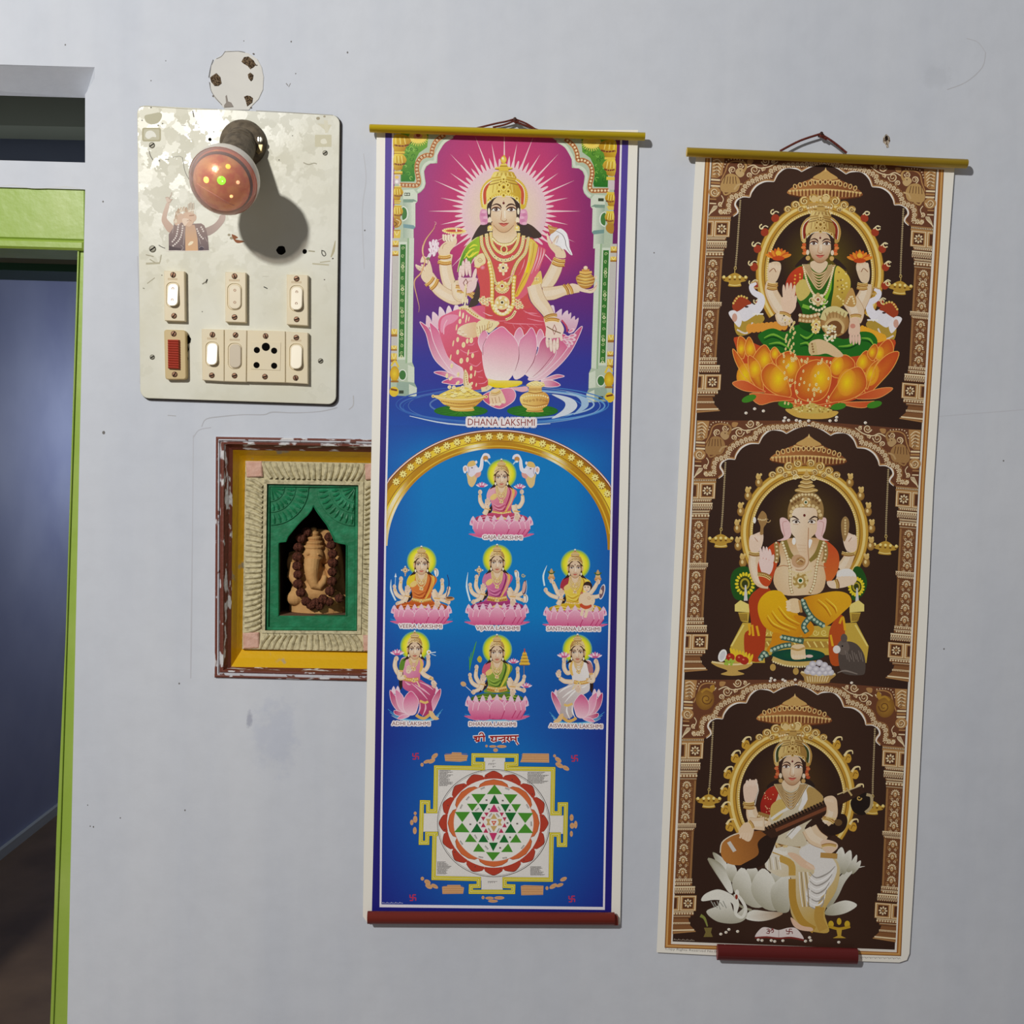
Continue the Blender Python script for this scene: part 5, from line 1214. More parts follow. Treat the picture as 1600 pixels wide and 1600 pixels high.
# right arms
c.zoom(780,340,.1)
limb(c,[(930,640),(880,800),(800,960),(700,1100)],[150,190,200,170]); limb(c,[(1250,1110),(1040,1130),(840,1180),(680,1190)],[110,150,200,200])
c.blob([(1060,1080),(1130,1030),(1230,1050),(1330,1110),(1400,1120),(1480,1090),(1520,1000),(1530,1060),(1500,1140),(1440,1180),(1340,1170),(1200,1140),(1100,1180)],(242,212,178)); c.stroke([(1390,1130),(1450,1130),(1520,1060)],6,(140,90,60)); c.stroke([(1480,950),(1510,910),(1520,960)],22,(244,216,184))
c.blob([(1215,1010),(1200,930),(1260,880),(1290,830),(1410,830),(1430,880),(1490,940),(1480,1020),(1420,1090),(1340,1110),(1270,1085)],rg(1330,960,190,(246,196,90),(160,96,40)),fan=True,n=3)
for y,w in [(880,190),(930,260),(980,270),(1030,250)]: c.stroke([(1350-w/2,y-10),(1350,y+14),(1350+w/2,y-8)],9,(130,76,30)); c.stroke([(1350-w/2,y+4),(1350,y+28),(1350+w/2,y+6)],8,(250,220,130))
c.stroke([(1255,850),(1350,862),(1448,850)],34,(236,180,90)); c.stroke([(1290,820),(1410,820)],30,(206,140,70)); c.ell(1350,785,34,30,(246,206,160)); c.ell(1345,775,12,10,(255,240,220))
c.blob([(890,620),(870,560),(800,480),(760,400),(740,260),(770,300),(800,400),(900,380),(960,440),(1030,540),(1030,630)],SKIN)
c.blob([(790,290),(880,200),(960,170),(1050,240),(1085,340),(1095,450),(1145,580),(1100,570),(1030,500),(980,490),(890,430),(830,390)],lg(800,300,(236,236,240),1100,300,(252,250,252)),n=4)
c.stroke([(880,205),(980,260),(1030,350),(1050,450),(1130,580)],(5,9,9,4),(90,80,84)); c.stroke([(1060,260),(1085,350),(1100,470)],8,(210,170,190))
c.blob([(760,120),(800,125),(860,150),(910,160),(880,210),(800,260),(780,220)],(190,130,70))
for k in range(5): c.stroke([(770+k*22,150+k*10),(800+k*22,180+k*2)],9,(236,196,130)); 
c.stroke([(740,250),(760,300),(790,370),(810,400)],(30,34),(244,214,184)); c.stroke([(845,400),(880,330),(920,290)],(50,30),(244,218,190)); c.stroke([(850,380),(905,290),(930,290),(895,400)],5,(130,86,62)); c.stroke([(890,440),(950,460),(985,520)],6,(150,100,70))
bangle(c,(850,640),(1030,680),54); bangle(c,(830,700),(1020,740),54)
bangle(c,(1080,1200),(1000,1050),50,g=(180,120,50)); bangle(c,(1140,1190),(1060,1040),50)
# torso
c.zoom(640,340,.1)
c.blob([(1310,60),(1330,250),(1200,300),(1080,320),(1040,500),(1040,800),(1100,1100),(1080,1300),(1200,1400),(1600,1440),(1900,1400),(1850,1200),(1900,900),(2050,560),(2080,470),(1800,330),(1660,240),(1640,60)],(206,72,72),n=4)
c.blob([(745,850),(770,720),(820,560),(900,430),(1080,290),(1100,420),(1080,560),(980,650),(960,720),(900,700),(860,640),(800,780)],lg(800,700,(60,120,30),1040,480,(150,190,40)),n=4)
for p in [[(850,640),(940,520),(1020,480)],[(880,560),(930,620),(1000,540)],[(960,620),(1020,560),(1080,530)],[(930,480),(1000,430),(1060,440)]]: c.stroke(p,(10,30,10),(230,226,60))
c.stroke([(745,850),(800,620),(900,430),(1090,280)],10,(226,220,140))
c.blob([(920,1400),(960,1280),(1040,1100),(1060,1000),(1100,1150),(1080,1320),(1020,1380)],(62,48,40))
c.blob([(1010,680),(1060,590),(1150,560),(1190,680),(1150,740),(1040,780)],CRM); c.curl(1100,660,44,(180,130,76),8,0,1.6); c.stroke([(1010,760),(1080,780),(1160,720)],14,(236,190,110)); c.ell(1140,780,40,36,(236,150,170),(212,90,96))
# neck
c.blob([(1300,60),(1300,200),(1290,300),(1400,400),(1500,420),(1600,390),(1680,300),(1660,180),(1660,60)],lg(1480,80,(214,166,116),1480,330,(240,212,170)),n=4)
# necklaces (rich gold layers)
def gold_chain(pts,w,g=(226,190,110),gd=(120,76,36),gl=(250,234,180),bead=None):
    c.stroke(pts,w,gd); c.stroke(pts,w*.82,g); c.beads(pts,w*.24,gl,w*.62); c.beads(pts,w*.1,(80,44,24),w*.62)
gold_chain([(1120,260),(1130,420),(1190,560),(1250,680),(1300,860),(1330,1000),(1390,1050),(1460,1060),(1540,1040),(1590,960),(1620,840),(1690,690),(1800,560),(1840,420),(1860,310)],64)
gold_chain([(1200,250),(1220,420),(1290,560),(1370,640),(1480,670),(1600,640),(1700,560),(1760,430),(1780,280)],64,g=(236,204,130))
gold_chain([(1265,230),(1290,400),(1370,520),(1480,560),(1590,530),(1680,400),(1710,240)],54,g=(240,206,100))
c.stroke([(1300,320),(1380,400),(1480,425),(1590,400),(1670,310)],40,(240,214,130)); c.beads([(1300,330),(1380,405),(1480,430),(1590,405),(1670,320)],13,(252,240,190),34); c.stroke([(1300,300),(1380,380),(1480,402),(1590,380),(1670,290)],6,(120,70,34))
c.stroke([(1310,400),(1390,470),(1480,490),(1580,465),(1660,390)],7,(120,76,36))
c.ell(1475,495,58,66,(244,216,130)); c.ell(1475,495,36,44,(120,60,40)); c.ell(1475,495,24,32,(196,66,50)); c.beads([(1420,560),(1475,585),(1530,560)],14,(250,232,170),30)
c.beads([(1330,610),(1400,655),(1475,665),(1560,650),(1630,600)],24,(246,226,170),62); c.beads([(1330,610),(1400,655),(1475,665),(1560,650),(1630,600)],9,(40,30,30),62)
jewel(c,1462,785,74,(90,40,60),(240,206,140),(252,240,200)); c.ell(1465,880,20,28,(248,224,170)); jewel(c,1445,1070,78,(150,50,40)); 
for k in range(9): a=math.radians(10+20*k); c.ell(1445+95*math.cos(a),1085+80*math.sin(a),20,26,(246,220,150)); c.ell(1445+95*math.cos(a),1085+80*math.sin(a),8,10,(140,90,40))
# long yellow garland and girdle
c.stroke([(1240,700),(1280,900),(1290,1150),(1290,1330),(1340,1460),(1450,1510),(1560,1460),(1620,1330),(1620,1150),(1640,900)],60,(206,160,50)); c.beads([(1240,700),(1280,900),(1290,1150),(1290,1330),(1340,1460),(1450,1510),(1560,1460),(1620,1330),(1620,1150),(1640,900)],25,(250,224,130),52,hi=(255,246,200)); c.stroke([(1330,1000),(1335,1300),(1380,1430),(1450,1460),(1530,1420),(1575,1300),(1580,1000)],7,(110,60,30))
for x,y in [(1110,1290),(1150,1260),(1150,1330),(1200,1290),(1210,1350),(1240,1280),(1690,1280),(1720,1340),(1650,1350),(1750,1390),(1690,1400)]: jewel(c,x,y,34,(110,60,40),(236,200,130),(252,236,190),6)
c.ell(1445,1330,118,110,(240,210,140)); jewel(c,1445,1325,80,(60,50,30),(226,190,110),(252,240,200),10); c.beads([(1335,1380),(1380,1470),(1450,1510),(1520,1470),(1560,1380)],26,(250,234,180),50,hi=(255,250,220))
# pallu over the left shoulder
c.zoom(780,340,.1)
c.blob([(490,300),(610,430),(720,490),(720,560),(640,780),(560,1000),(440,1180),(330,1270),(250,1250),(300,1050),(400,800),(460,560)],lg(450,400,(190,56,66),650,600,(220,90,110)),n=4)
c.blob([(480,330),(590,410),(600,480),(540,720),(470,900),(400,1060),(290,1230),(250,1210),(320,1040),(420,780),(460,560)],lg(520,400,(226,190,80),300,1150,(236,180,50)),n=4)
c.stroke([(545,400),(520,600),(440,860),(330,1060),(270,1210)],8,(170,110,40)); c.stroke([(500,380),(480,580),(400,850)],8,(250,230,140)); c.stroke([(470,700),(430,860)],40,(244,206,20))
for p in [[(620,460),(590,640),(500,880)],[(660,470),(640,620),(560,840)],[(700,490),(690,580),(600,800)]]: c.stroke(p,(4,16,4),(246,190,200))
for p in [[(400,650),(370,760),(340,820)],[(350,820),(300,900)],[(240,760),(200,900),(60,980)]]: c.stroke(p,(4,16,4),(240,150,160))
c.blob([(530,1000),(570,920),(640,830),(665,900),(670,1020),(600,1060),(500,1070)],(232,190,100)); jewel(c,585,960,36); c.beads([(510,1060),(580,1050),(660,1020)],12,(250,226,160),28)
limb(c,[(540,1060),(600,1260),(730,1440),(800,1560)],[210,220,180,140])
# right hand giving
c.zoom(770,460,.125)
c.blob([(640,300),(700,250),(800,290),(860,360),(890,440),(860,520),(830,540),(670,540),(665,430),(650,360)],(244,216,196))
for x,y,L,a in [(682,600,70,-6),(726,630,88,-4),(768,650,90,0),(808,620,78,4)]: c.ell(x,y,21,L,(246,218,200),rot=a); c.stroke([(x+18,y-L+20),(x+20,y+L*.6)],5,(176,124,100)); c.stroke([(x-14,y-8),(x+12,y-8)],3,(200,150,126))
c.ell(855,540,19,46,(246,214,196),rot=-6); c.poly([(770,370),(800,440),(768,510),(742,440)],(150,90,80)); c.poly([(770,388),(789,440),(768,492),(752,440)],(246,214,200)); c.stroke([(672,400),(760,450),(850,486)],12,(110,80,50))
for x,y,a in [(985,455,60),(1000,515,80),(990,560,100),(965,600,120),(935,620,150),(930,540,90),(910,590,130)]: c.ell(x,y,24,48,(240,196,210),rot=a); c.ell(x-10,y,12,30,(220,120,150),rot=a)
c.stroke([(860,320),(920,400),(930,470)],20,(190,66,90))
bangle(c,(830,330),(650,330),44); bangle(c,(800,260),(640,300),40,g=(190,130,60))
# right hand blessing
c.zoom(640,340,.1)
limb(c,[(700,1020),(760,1210),(900,1230)],[90,170,190]); c.stroke([(690,1000),(700,1160),(760,1310)],10,(240,214,160)); bangle(c,(1000,1200),(720,1080),60,g=(222,160,90)); bangle(c,(990,1250),(740,1150),40)
c.blob([(765,930),(860,940),(1040,940),(1050,1010),(1030,1100),(980,1160),(880,1180),(800,1120),(770,1030)],(240,200,196))
for x,y,L,a in [(792,850,104,4),(838,800,128,0),(890,770,140,-2),(938,800,128,-6)]: c.ell(x,y,27,L,(246,210,200),rot=a); c.stroke([(x+24,y-L*.6),(x+22,y+L*.8)],6,(176,116,104)); c.stroke([(x-18,y+10),(x+16,y+10)],4,(206,150,140)); c.stroke([(x-18,y-L*.4),(x+16,y-L*.4)],4,(206,150,140))
c.ell(1012,900,28,110,(246,210,198),rot=14); c.stroke([(975,990),(920,1000),(900,1080)],6,(190,130,116))
c.poly([(880,950),(915,1010),(868,1085),(832,1020)],(130,80,70)); c.poly([(880,972),(900,1012),(868,1062),(846,1020)],(244,206,198)); c.stroke([(880,1040),(870,1140),(840,1300)],(20,40,26),CRM); c.stroke([(890,1100),(880,1240)],10,(170,120,70))
for x,y in [(870,1330),(905,1310),(860,1370),(830,1310),(890,1560),(790,1510),(840,1530)]: c.ell(x,y,10,46,(252,236,190),rot=4)
# head
at_eye(c,786.9,327.5,.0875)
for s in (-1,1):
    c.blob([(s*x,y) for x,y in [(300,20),(400,0),(430,120),(400,240),(330,280),(270,200)]],(222,140,176),n=3)
    for k in range(5): c.ell(s*(345+30*math.sin(k*2)),40+52*k,46,26,[(236,170,196),(206,120,160)][k % 2])
    c.blob([(s*x,y) for x,y in [(250,260),(330,270),(420,300),(500,440),(560,520),(300,420),(220,380)]],(56,42,38),n=3)
hair_frame(c,1.12); face(c); hair_frame(c,1.0)
big_crown(c)
for s in (-1,1):
    c.ell(s*262,30,20,60,(250,236,200)); c.ell(s*250,190,34,56,(248,226,190)); c.ell(s*250,245,22,20,(90,60,50)); c.ell(s*242,330,48,50,(240,206,110)); c.ell(s*238,320,18,18,(255,246,210)); c.stroke([(s*200,372),(s*290,372)],24,(246,220,150))
c.T=lambda x,y: (x,y); c.k=1
c.text('DHANA LAKSHMI',731,664.5,835.5,665.5,10.5,(128,36,30),(246,236,236),.0)
# ---- golden arch of the lower picture
c.T=lambda x,y: (x,y); c.k=1
def arch_pt(t,r):   # t 0..1 from left foot to right foot, r offset outward
    a=math.pi*(1-t); rx,ry=172+r,155+r*.79
    x=781+rx*math.cos(a); y=856-ry*math.sin(a)*1.0+(x-781)*.018
    return (x-(y-690)*.022,y)
def arch_band(r0,r1,col,t0=0.0,t1=1.0,n=60):
    v=[]; f=[]
    for i in range(n+1):
        t=t0+(t1-t0)*i/n
        for r in (r0,r1):
            x,y=arch_pt(t,r); lo,hi=xl1(y),xr1(y); v.append((min(max(x,lo),hi),y))
    for i in range(n): f.append((2*i,2*i+2,2*i+3,2*i+1))
    c._put(v,c._col(col,v),f)
def gold_var(x,y): return mixc((196,140,24),(250,214,60),.5+.5*math.sin(x*.045+y*.02))
arch_band(0,12,lambda x,y: mixc((176,120,20),(252,240,190),max(0,math.sin(x*.05+2.2)) ** 3),.0,1.0)
arch_band(12,16,lambda x,y: mixc((240,206,50),(170,116,20),.5+.5*math.sin(x*.05)),.03,.97); arch_band(4,6,(226,176,50),.05,.95); arch_band(15,16.2,(120,60,24),.06,.94)
arch_band(16,33,gold_var,.06,.94); arch_band(27,33.5,(150,98,20),.08,.92); arch_band(33.5,35,(110,40,30),.08,.92); arch_band(35,37,(250,226,206),.08,.92); arch_band(37,38,(110,40,40),.08,.92)
for k in range(31):
    t=.085+.83*k/30; x,y=arch_pt(t,24.5)
    if xl1(y)+5 < x < xr1(y)-5:
        c.ell(x+.6,y+.8,5.6,5.6,(150,100,20),n=10)
        for q in range(8): a=q*math.pi/4+t*3; c.ell(x+3.4*math.cos(a),y+3.4*math.sin(a),2.6,1.2,(252,236,130),rot=math.degrees(a),n=7)
        c.ell(x,y,1.3,1.3,(140,90,20),n=6)
# ---- seven small goddesses
def lotus_small(top,w,h,x0=0):
    PD,PM,PL,ED=(176,44,92),(222,116,160),(240,170,196),(250,206,220)
    for k in range(9):
        x=x0+(k-4)*w*.118; c.blob([(x-w*.06,top+h*.3),(x,top-h*.28+abs(k-4)*h*.02),(x+w*.06,top+h*.3)],(232,190,212),n=3)
    c.blob([(x0-w*.5,top+h*.05),(x0-w*.44,top+h*.5),(x0-w*.3,top+h*.9),(x0,top+h*1.02),(x0+w*.3,top+h*.9),(x0+w*.44,top+h*.5),(x0+w*.5,top+h*.05),(x0+w*.3,top+h*.1),(x0,top),(x0-w*.3,top+h*.1)],lg(0,top,PM,0,top+h,PD),n=4)
    for s in (-1,1):
        for a in (.42,.3): c.blob([(x0+s*w*a,top+h*.82),(x0+s*w*(a+.13),top+h*.84),(x0+s*w*(a-.05),top+h*1.04),(x0+s*w*(a-.18),top+h*.98)],(212,90,136),n=3)
    for x,ww,t in [(-.43,.12,.0),(.43,.12,.0),(-.33,.17,.06),(.33,.17,.06),(-.12,.1,.04),(.12,.1,.04),(-.22,.21,.05),(.22,.21,.05),(0,.26,.0)]:
        X=x0+x*w; W=ww*w/2; lean=x*w*.16
        p=[(X+lean*.5,top+h*t),(X+W*.75,top+h*(t+.22)),(X+W-lean*.2,top+h*.55),(X+W*.6-lean,top+h*.95),(X-W*.6-lean,top+h*.95),(X-W-lean*.2,top+h*.55),(X-W*.75,top+h*(t+.22))]
        c.blob(p,lg(0,top,PL,0,top+h,(206,76,124)),n=3); c.stroke(p[5:]+p[:3],9,ED,n=3); c.stroke([p[2],p[3]],12,PD)
def ripple_small(y,w):
    for k in range(3): c.stroke([(-w*.54+k*30,y-70+k*34),(-w*.3,y-10+k*24),(0,y+20+k*14),(w*.3,y-10+k*24),(w*.54-k*30,y-70+k*34)],(6,14,18,14,6),[(60,150,210),(110,180,220),(170,210,230)][k])
def small_head(look=0,tall=1.0):
    for s in (-1,1): c.blob([(s*90,80),(s*130,120),(s*195,195),(s*150,175),(s*95,150)],(46,28,22),n=3)
    c.blob([(-112,-60),(-118,40),(-95,130),(95,130),(118,40),(112,-60)],(60,36,26),n=3)
    T0=c.T; k0=c.k; c.T=lambda x,y: T0(x*.42,y*.42); c.k=k0*.42
    face(c,245,(236,208,172),(200,150,108),look); hair_frame(c,1.0,(70,42,30)); c.T=T0; c.k=k0
    for s in (-1,1): c.ell(s*118,15,18,44,(226,186,130)); c.ell(s*100,105,15,26,(250,236,206)); c.stroke([(s*108,-30),(s*112,60)],9,(150,96,56))
    G,GL,GD=(206,160,92),(240,206,140),(120,76,36)
    c.blob([(-118,-60),(-120,-110),(-95,-170),(-70,-190),(70,-190),(95,-170),(120,-110),(118,-60),(60,-110),(0,-122),(-60,-110)],lg(-100,0,GL,110,0,(176,126,62)),n=3)
    c.beads([(-112,-72),(-60,-116),(0,-128),(60,-116),(112,-72)],9,GL,22); c.stroke([(-110,-100),(0,-150),(110,-100)],7,GD)
    for x,y in [(0,-140),(-48,-140),(48,-140),(0,-165)]: c.ell(x,y,17,18,GL); c.ell(x,y,9,10,GD)
    c.poly([(-62,-185),(-72,-215),(72,-215),(62,-185)],G); c.stroke([(-60,-190),(60,-190)],8,GD); c.ell(0,-228,78,22,GL); c.stroke([(-66,-222),(66,-222)],6,GD)
    c.blob([(-56,-235),(-40,-262),(0,-285),(40,-262),(56,-235)],G,n=3); c.stroke([(-46,-246),(46,-246)],7,GL); c.ell(0,-298,17,18,(240,236,220)); c.ell(0,-282,14,9,GD)
def halo_small(cy=-55):
    c.ell(5,cy,250,255,lambda x,y: (lambda d: mixc((250,246,214),(240,228,30),d/.75) if d < .75 else (mixc((240,228,30),(150,190,60),(d-.75)/.15) if d < .9 else mixc((150,190,60),(40,130,180),(d-.9)/.1)))(math.hypot(x-5,y-cy)/252.0),n=36,rings=10)
def hand(x,y,a=0,up=1,s=1.0,col=(238,206,176)):
    """small open hand; a = tilt"""
    ca,sa=math.cos(math.radians(a)),math.sin(math.radians(a)); R=lambda u,v: (x+(u*ca-v*sa)*s,y+(u*sa+v*ca)*s)
    c.poly([R(*p) for p in catmull([(-38,-10*up),(-34,40*up),(0,60*up),(34,40*up),(38,-10*up)],True,3)],col)
    for i,f in enumerate((-28,-9,10,29)):
        L=(62,84,80,60)[i]; c.stroke([R(f,0),R(f*1.1,-L*up)],17*s,col); c.stroke([R(f+9,0),R(f*1.1+9,-L*.8*up)],4*s,(170,116,90))
    c.stroke([R(36,20*up),R(52,-24*up)],16*s,col); c.ell(R(0,20*up)[0],R(0,20*up)[1],8*s,8*s,(196,120,96))
def fist(x,y,s=1.0):
    c.ell(x,y,34*s,42*s,(236,204,174)); 
    for k in range(3): c.stroke([(x-26*s,y-22*s+k*20*s),(x+6*s,y-16*s+k*20*s)],5*s,(160,108,84))
def arm_s(pts,w=64): limb(c,pts,[w*.8,w,w*1.05,w][:max(2,len(pts))],(234,202,166),(190,140,104)); c.beads([pts[0],((pts[0][0]*.7+pts[1][0]*.3),(pts[0][1]*.7+pts[1][1]*.3))],w*.26,(226,176,110),w*.5)
def lotus_bud(x,y,s=1.0):
    for k in range(-3,4): c.ell(x+k*18*s,y-8*s+abs(k)*7*s,13*s,40*s,[(226,120,160),(246,214,228)][k % 2],rot=k*22)
    c.ell(x,y+22*s,40*s,14*s,(200,80,126))
def sword(x0,y0,x1,y1): mx,my=(x0+x1)/2-40,(y0+y1)/2; c.stroke([(x0,y0),(mx,my),(x1,y1)],(4,30,26),(196,230,244)); c.stroke([(x0,y0),(mx+6,my),(x1+6,y1)],(2,8,8),(255,255,255))
def chakra(x,y):
    c.ell(x,y,46,46,(200,156,104)); c.ell(x,y,30,30,(240,214,166)); c.ell(x,y,15,15,(150,100,60))
    for k in range(4): a=k*math.pi/2; c.ell(x+58*math.cos(a),y+58*math.sin(a),14,14,(226,210,190))
    c.stroke([(x,y+50),(x,y+100)],18,(200,150,110))
def conch(x,y): c.blob([(x-40,y-60),(x-10,y-90),(x+30,y-50),(x+34,y+20),(x,y+60),(x-30,y+10)],(240,236,228)); c.stroke([(x-6,y-80),(x+10,y-20),(x,y+50)],9,(120,96,80)); c.ell(x-26,y-66,18,18,(206,160,110))
def shield(x,y): c.ell(x,y,36,120,(70,46,60),rot=8); c.ell(x-6,y,28,104,(214,160,150),rot=8); c.stroke([(x+30,y-110),(x+40,y),(x+24,y+110)],7,(240,236,236))
def body_s(sari,sl,sd,blouse,ly,border=(232,180,84)):
    c.blob([(-160,560),(-250,640),(-300,660),(-180,480),(-150,420)],(44,28,24),n=3)
    c.blob([(-70,110),(-110,150),(-200,190),(-225,300),(-170,420),(-150,560),(-210,660),(210,660),(160,560),(190,400),(255,280),(240,210),(120,150),(70,110)],lg(-200,200,sl,200,600,sari),n=3)
    c.blob([(-110,150),(-205,190),(-250,310),(-215,400),(-150,330),(-110,240)],blouse,n=3)
    c.blob([(-70,90),(-75,150),(-40,230),(0,260),(40,230),(75,150),(70,90)],(232,198,160),n=3)
    c.blob([(-190,330),(-120,270),(-70,290),(-90,350),(-160,380)],(236,196,110),n=3)
    for k,p in enumerate([[(150,160),(200,240),(150,420),(60,580)],[(110,150),(150,240),(110,400),(30,560)]]): c.stroke(p,(20,46,40,20) if k == 0 else (8,20,14),border if k == 0 else sd)
    for p in [[(-140,430),(-60,480),(60,430)],[(-130,500),(-20,540),(70,480)],[(190,260),(170,380),(110,520)]]: c.stroke(p,(5,18,5),sl); 
    for p in [[(-130,460),(-40,510),(60,455)],[(-120,530),(0,560),(80,520)]]: c.stroke(p,(4,12,4),sd)
    for r,w in ((60,17),(95,19),(150,22),(205,20)):
        pts=[(-70-r*.12,130+r*.1),(-40-r*.15,190+r*.55),(0,210+r*.85),(40+r*.15,190+r*.55),(70+r*.12,130+r*.1)]; c.stroke(pts,w,(190,136,66)); c.beads(pts,w*.42,(248,224,160),w*1.05)
    jewel(c,0,290,32,(140,50,50),(220,176,100),(250,226,170),7); jewel(c,0,400,34,(120,40,50),(220,176,100),(250,226,170),7)
    c.stroke([(-160,590),(0,620),(165,590)],84,(206,146,66)); c.beads([(-150,575),(0,600),(155,575)],13,(250,218,140),30); c.beads([(-150,610),(0,640),(155,610)],11,(130,80,34),30); jewel(c,0,620,36,(90,30,20),(226,180,90),(250,224,150),7)
    c.blob([(-440,ly-20),(-300,ly-80),(-150,ly-110),(0,ly-90),(150,ly-110),(320,ly-80),(440,ly-20),(300,ly+70),(0,ly+60),(-300,ly+70)],lg(0,ly-100,sari,0,ly+60,sd),n=3)
    for p in [[(-380,ly-20),(-220,ly-50),(-60,ly-10)],[(-330,ly+10),(-200,ly-10),(-90,ly+20)],[(380,ly-20),(220,ly-50),(80,ly)],[(330,ly+10),(200,ly-5),(100,ly+20)]]: c.stroke(p,(5,22,5),sl)
    for p in [[(-350,ly-5),(-210,ly-30),(-70,ly+6)],[(350,ly-5),(210,ly-30),(90,ly+8)]]: c.stroke(p,(4,12,4),sd)
    c.blob([(-90,ly-10),(0,ly-50),(120,ly-10),(160,ly+10),(30,ly+20),(-80,ly+30)],(226,176,110),n=3); c.beads([(-70,ly+4),(20,ly-30),(120,ly)],9,(250,224,160),24)
U=.09375
def small_goddess(ex,ey,sari,sl,sd,blouse,ly,left,right,border=(232,180,84),front=None,lw=1000,lh=290):
    at_eye(c,ex,ey,U); halo_small(); ripple_small(ly+lh*.95,lw)
    for f in left+right: f()
    lotus_back=None
    body_s(sari,sl,sd,blouse,ly,border); lotus_small(ly,lw,lh)
    arm_s([(-225,480),(-255,560),(-285,615)],78); c.stroke([(-275,520),(-180,540)],20,(222,166,96)); hand(-235,430,3,1,1.05)
    arm_s([(262,600),(222,545),(205,460)],84); c.stroke([(210,560),(310,570)],22,(222,166,96)); hand(260,640,3,-1,1.05)
    if front: front()
    small_head()
A_=arm_s
def L_up(item=None): A_([(-340,270),(-350,400),(-280,500),(-200,420)]); fist(-340,240); item and item()
def R_up(item=None): A_([(345,300),(345,420),(280,520),(200,420)]); fist(345,270); item and item()
def L_mid(item=None): A_([(-450,400),(-410,500),(-300,560),(-200,520)]); fist(-450,370,.9); item and item()
def R_mid(item=None): A_([(450,430),(420,500),(310,550),(200,500)]); fist(455,400,.9); item and item()
def L_low(item=None): A_([(-420,660),(-320,620),(-220,560)],60); fist(-390,655,1); item and item()
def R_low(item=None): A_([(440,630),(340,590),(220,540)],60); fist(450,625,1); item and item()
def elephant(x,y,f):
    T0=c.T; c.T=lambda a,b: T0(x+f*a,y+b)
    c.blob([(-60,130),(-70,60),(0,40),(60,60),(110,90),(80,210),(20,290),(-40,240)],(222,186,120)); c.blob([(70,20),(140,0),(170,40),(150,110),(80,130)],(222,150,140))
    c.blob([(-70,-40),(-40,-110),(40,-130),(100,-60),(130,0),(60,90),(0,120),(-50,60)],(226,220,236)); c.blob([(-60,-60),(-30,-130),(50,-150),(90,-100),(40,-60),(-20,-50)],(222,180,100)); c.ell(90,-125,20,28,(230,226,236))
    c.blob([(-130,-40),(-80,-70),(-60,0),(-90,60),(-120,40)],(244,240,246)); c.ell(-92,-10,24,40,(222,170,150))
    c.stroke([(70,10),(150,0),(180,-70),(190,-170),(230,-250),(290,-240),(310,-190)],(90,70,56,48,46,40,34),(232,228,242)); c.stroke([(70,-20),(140,-30),(160,-90),(172,-180),(220,-262)],(6,14,14,10),(255,255,255)); c.ell(245,-190,44,44,(190,130,70)); c.ell(250,-150,26,18,(246,240,232)); c.stroke([(270,-150),(320,-90),(340,-40)],(26,18,6),(170,214,236))
    c.ell(20,-30,18,8,(60,40,40)); c.stroke([(-50,-60),(-30,20),(-60,90)],8,(150,120,130)); c.T=T0
# Gaja
at_eye(c,783.5,746,U); elephant(-510,-130,1); elephant(505,-115,-1)
def g_l(): A_([(-360,290),(-350,400),(-290,490),(-220,470)]); fist(-355,245); lotus_bud(-325,125,1.1)
def g_r(): A_([(350,300),(350,400),(290,490),(220,470)]); fist(340,240); lotus_bud(305,150,1.1)
small_goddess(783.5,746,(196,66,100),(236,150,170),(140,34,66),(226,160,176),700,[g_l],[g_r])
c.T=lambda x,y: (x,y); c.k=1; LT=(110,34,32); LH=(250,238,238)
c.text('GAJA LAKSHMI',754.5,842,815.5,843,5.8,LT,LH,.0)
# Veera
def bow(): c.stroke([(430,170),(460,300),(440,430),(410,540)],14,(30,50,110))
def arrow(): c.stroke([(-440,360),(-430,170)],9,(190,220,240)); c.poly([(-450,210),(-430,140),(-412,210)],(230,244,250))
def bowl_r(): c.ell(470,570,80,36,(206,150,96)); c.ell(470,556,60,18,(110,70,40))
small_goddess(658.5,882,(196,84,30),(226,126,60),(130,44,14),(226,196,40),725,[lambda: L_up(lambda: chakra(-270,95)),lambda: L_mid(arrow),lambda: (sword(-505,250,-430,600),L_low())],[lambda: R_up(lambda: conch(250,150)),lambda: R_mid(bow),lambda: R_low(bowl_r)],(236,180,70),lw=960,lh=265)
c.T=lambda x,y: (x,y); c.k=1; c.text('VEERA LAKSHMI',623.5,981,690,981.8,5.8,LT,LH,.0)
# Vijaya
small_goddess(776.7,879.2,(166,52,110),(226,130,170),(112,26,72),(196,110,150),745,[lambda: L_up(lambda: chakra(-300,125)),lambda: (L_mid(),sword(-485,160,-450,640)),L_low],[lambda: R_up(lambda: (conch(330,210),c.curl(435,210,34,(206,180,90),14,0,1.2))),lambda: (R_mid(),shield(455,410)),lambda: R_low(lambda: conch(480,610))],(236,176,80))
c.T=lambda x,y: (x,y); c.k=1; c.text('VIJAYA LAKSHMI',744,983.8,811,984.6,5.8,LT,LH,.0)
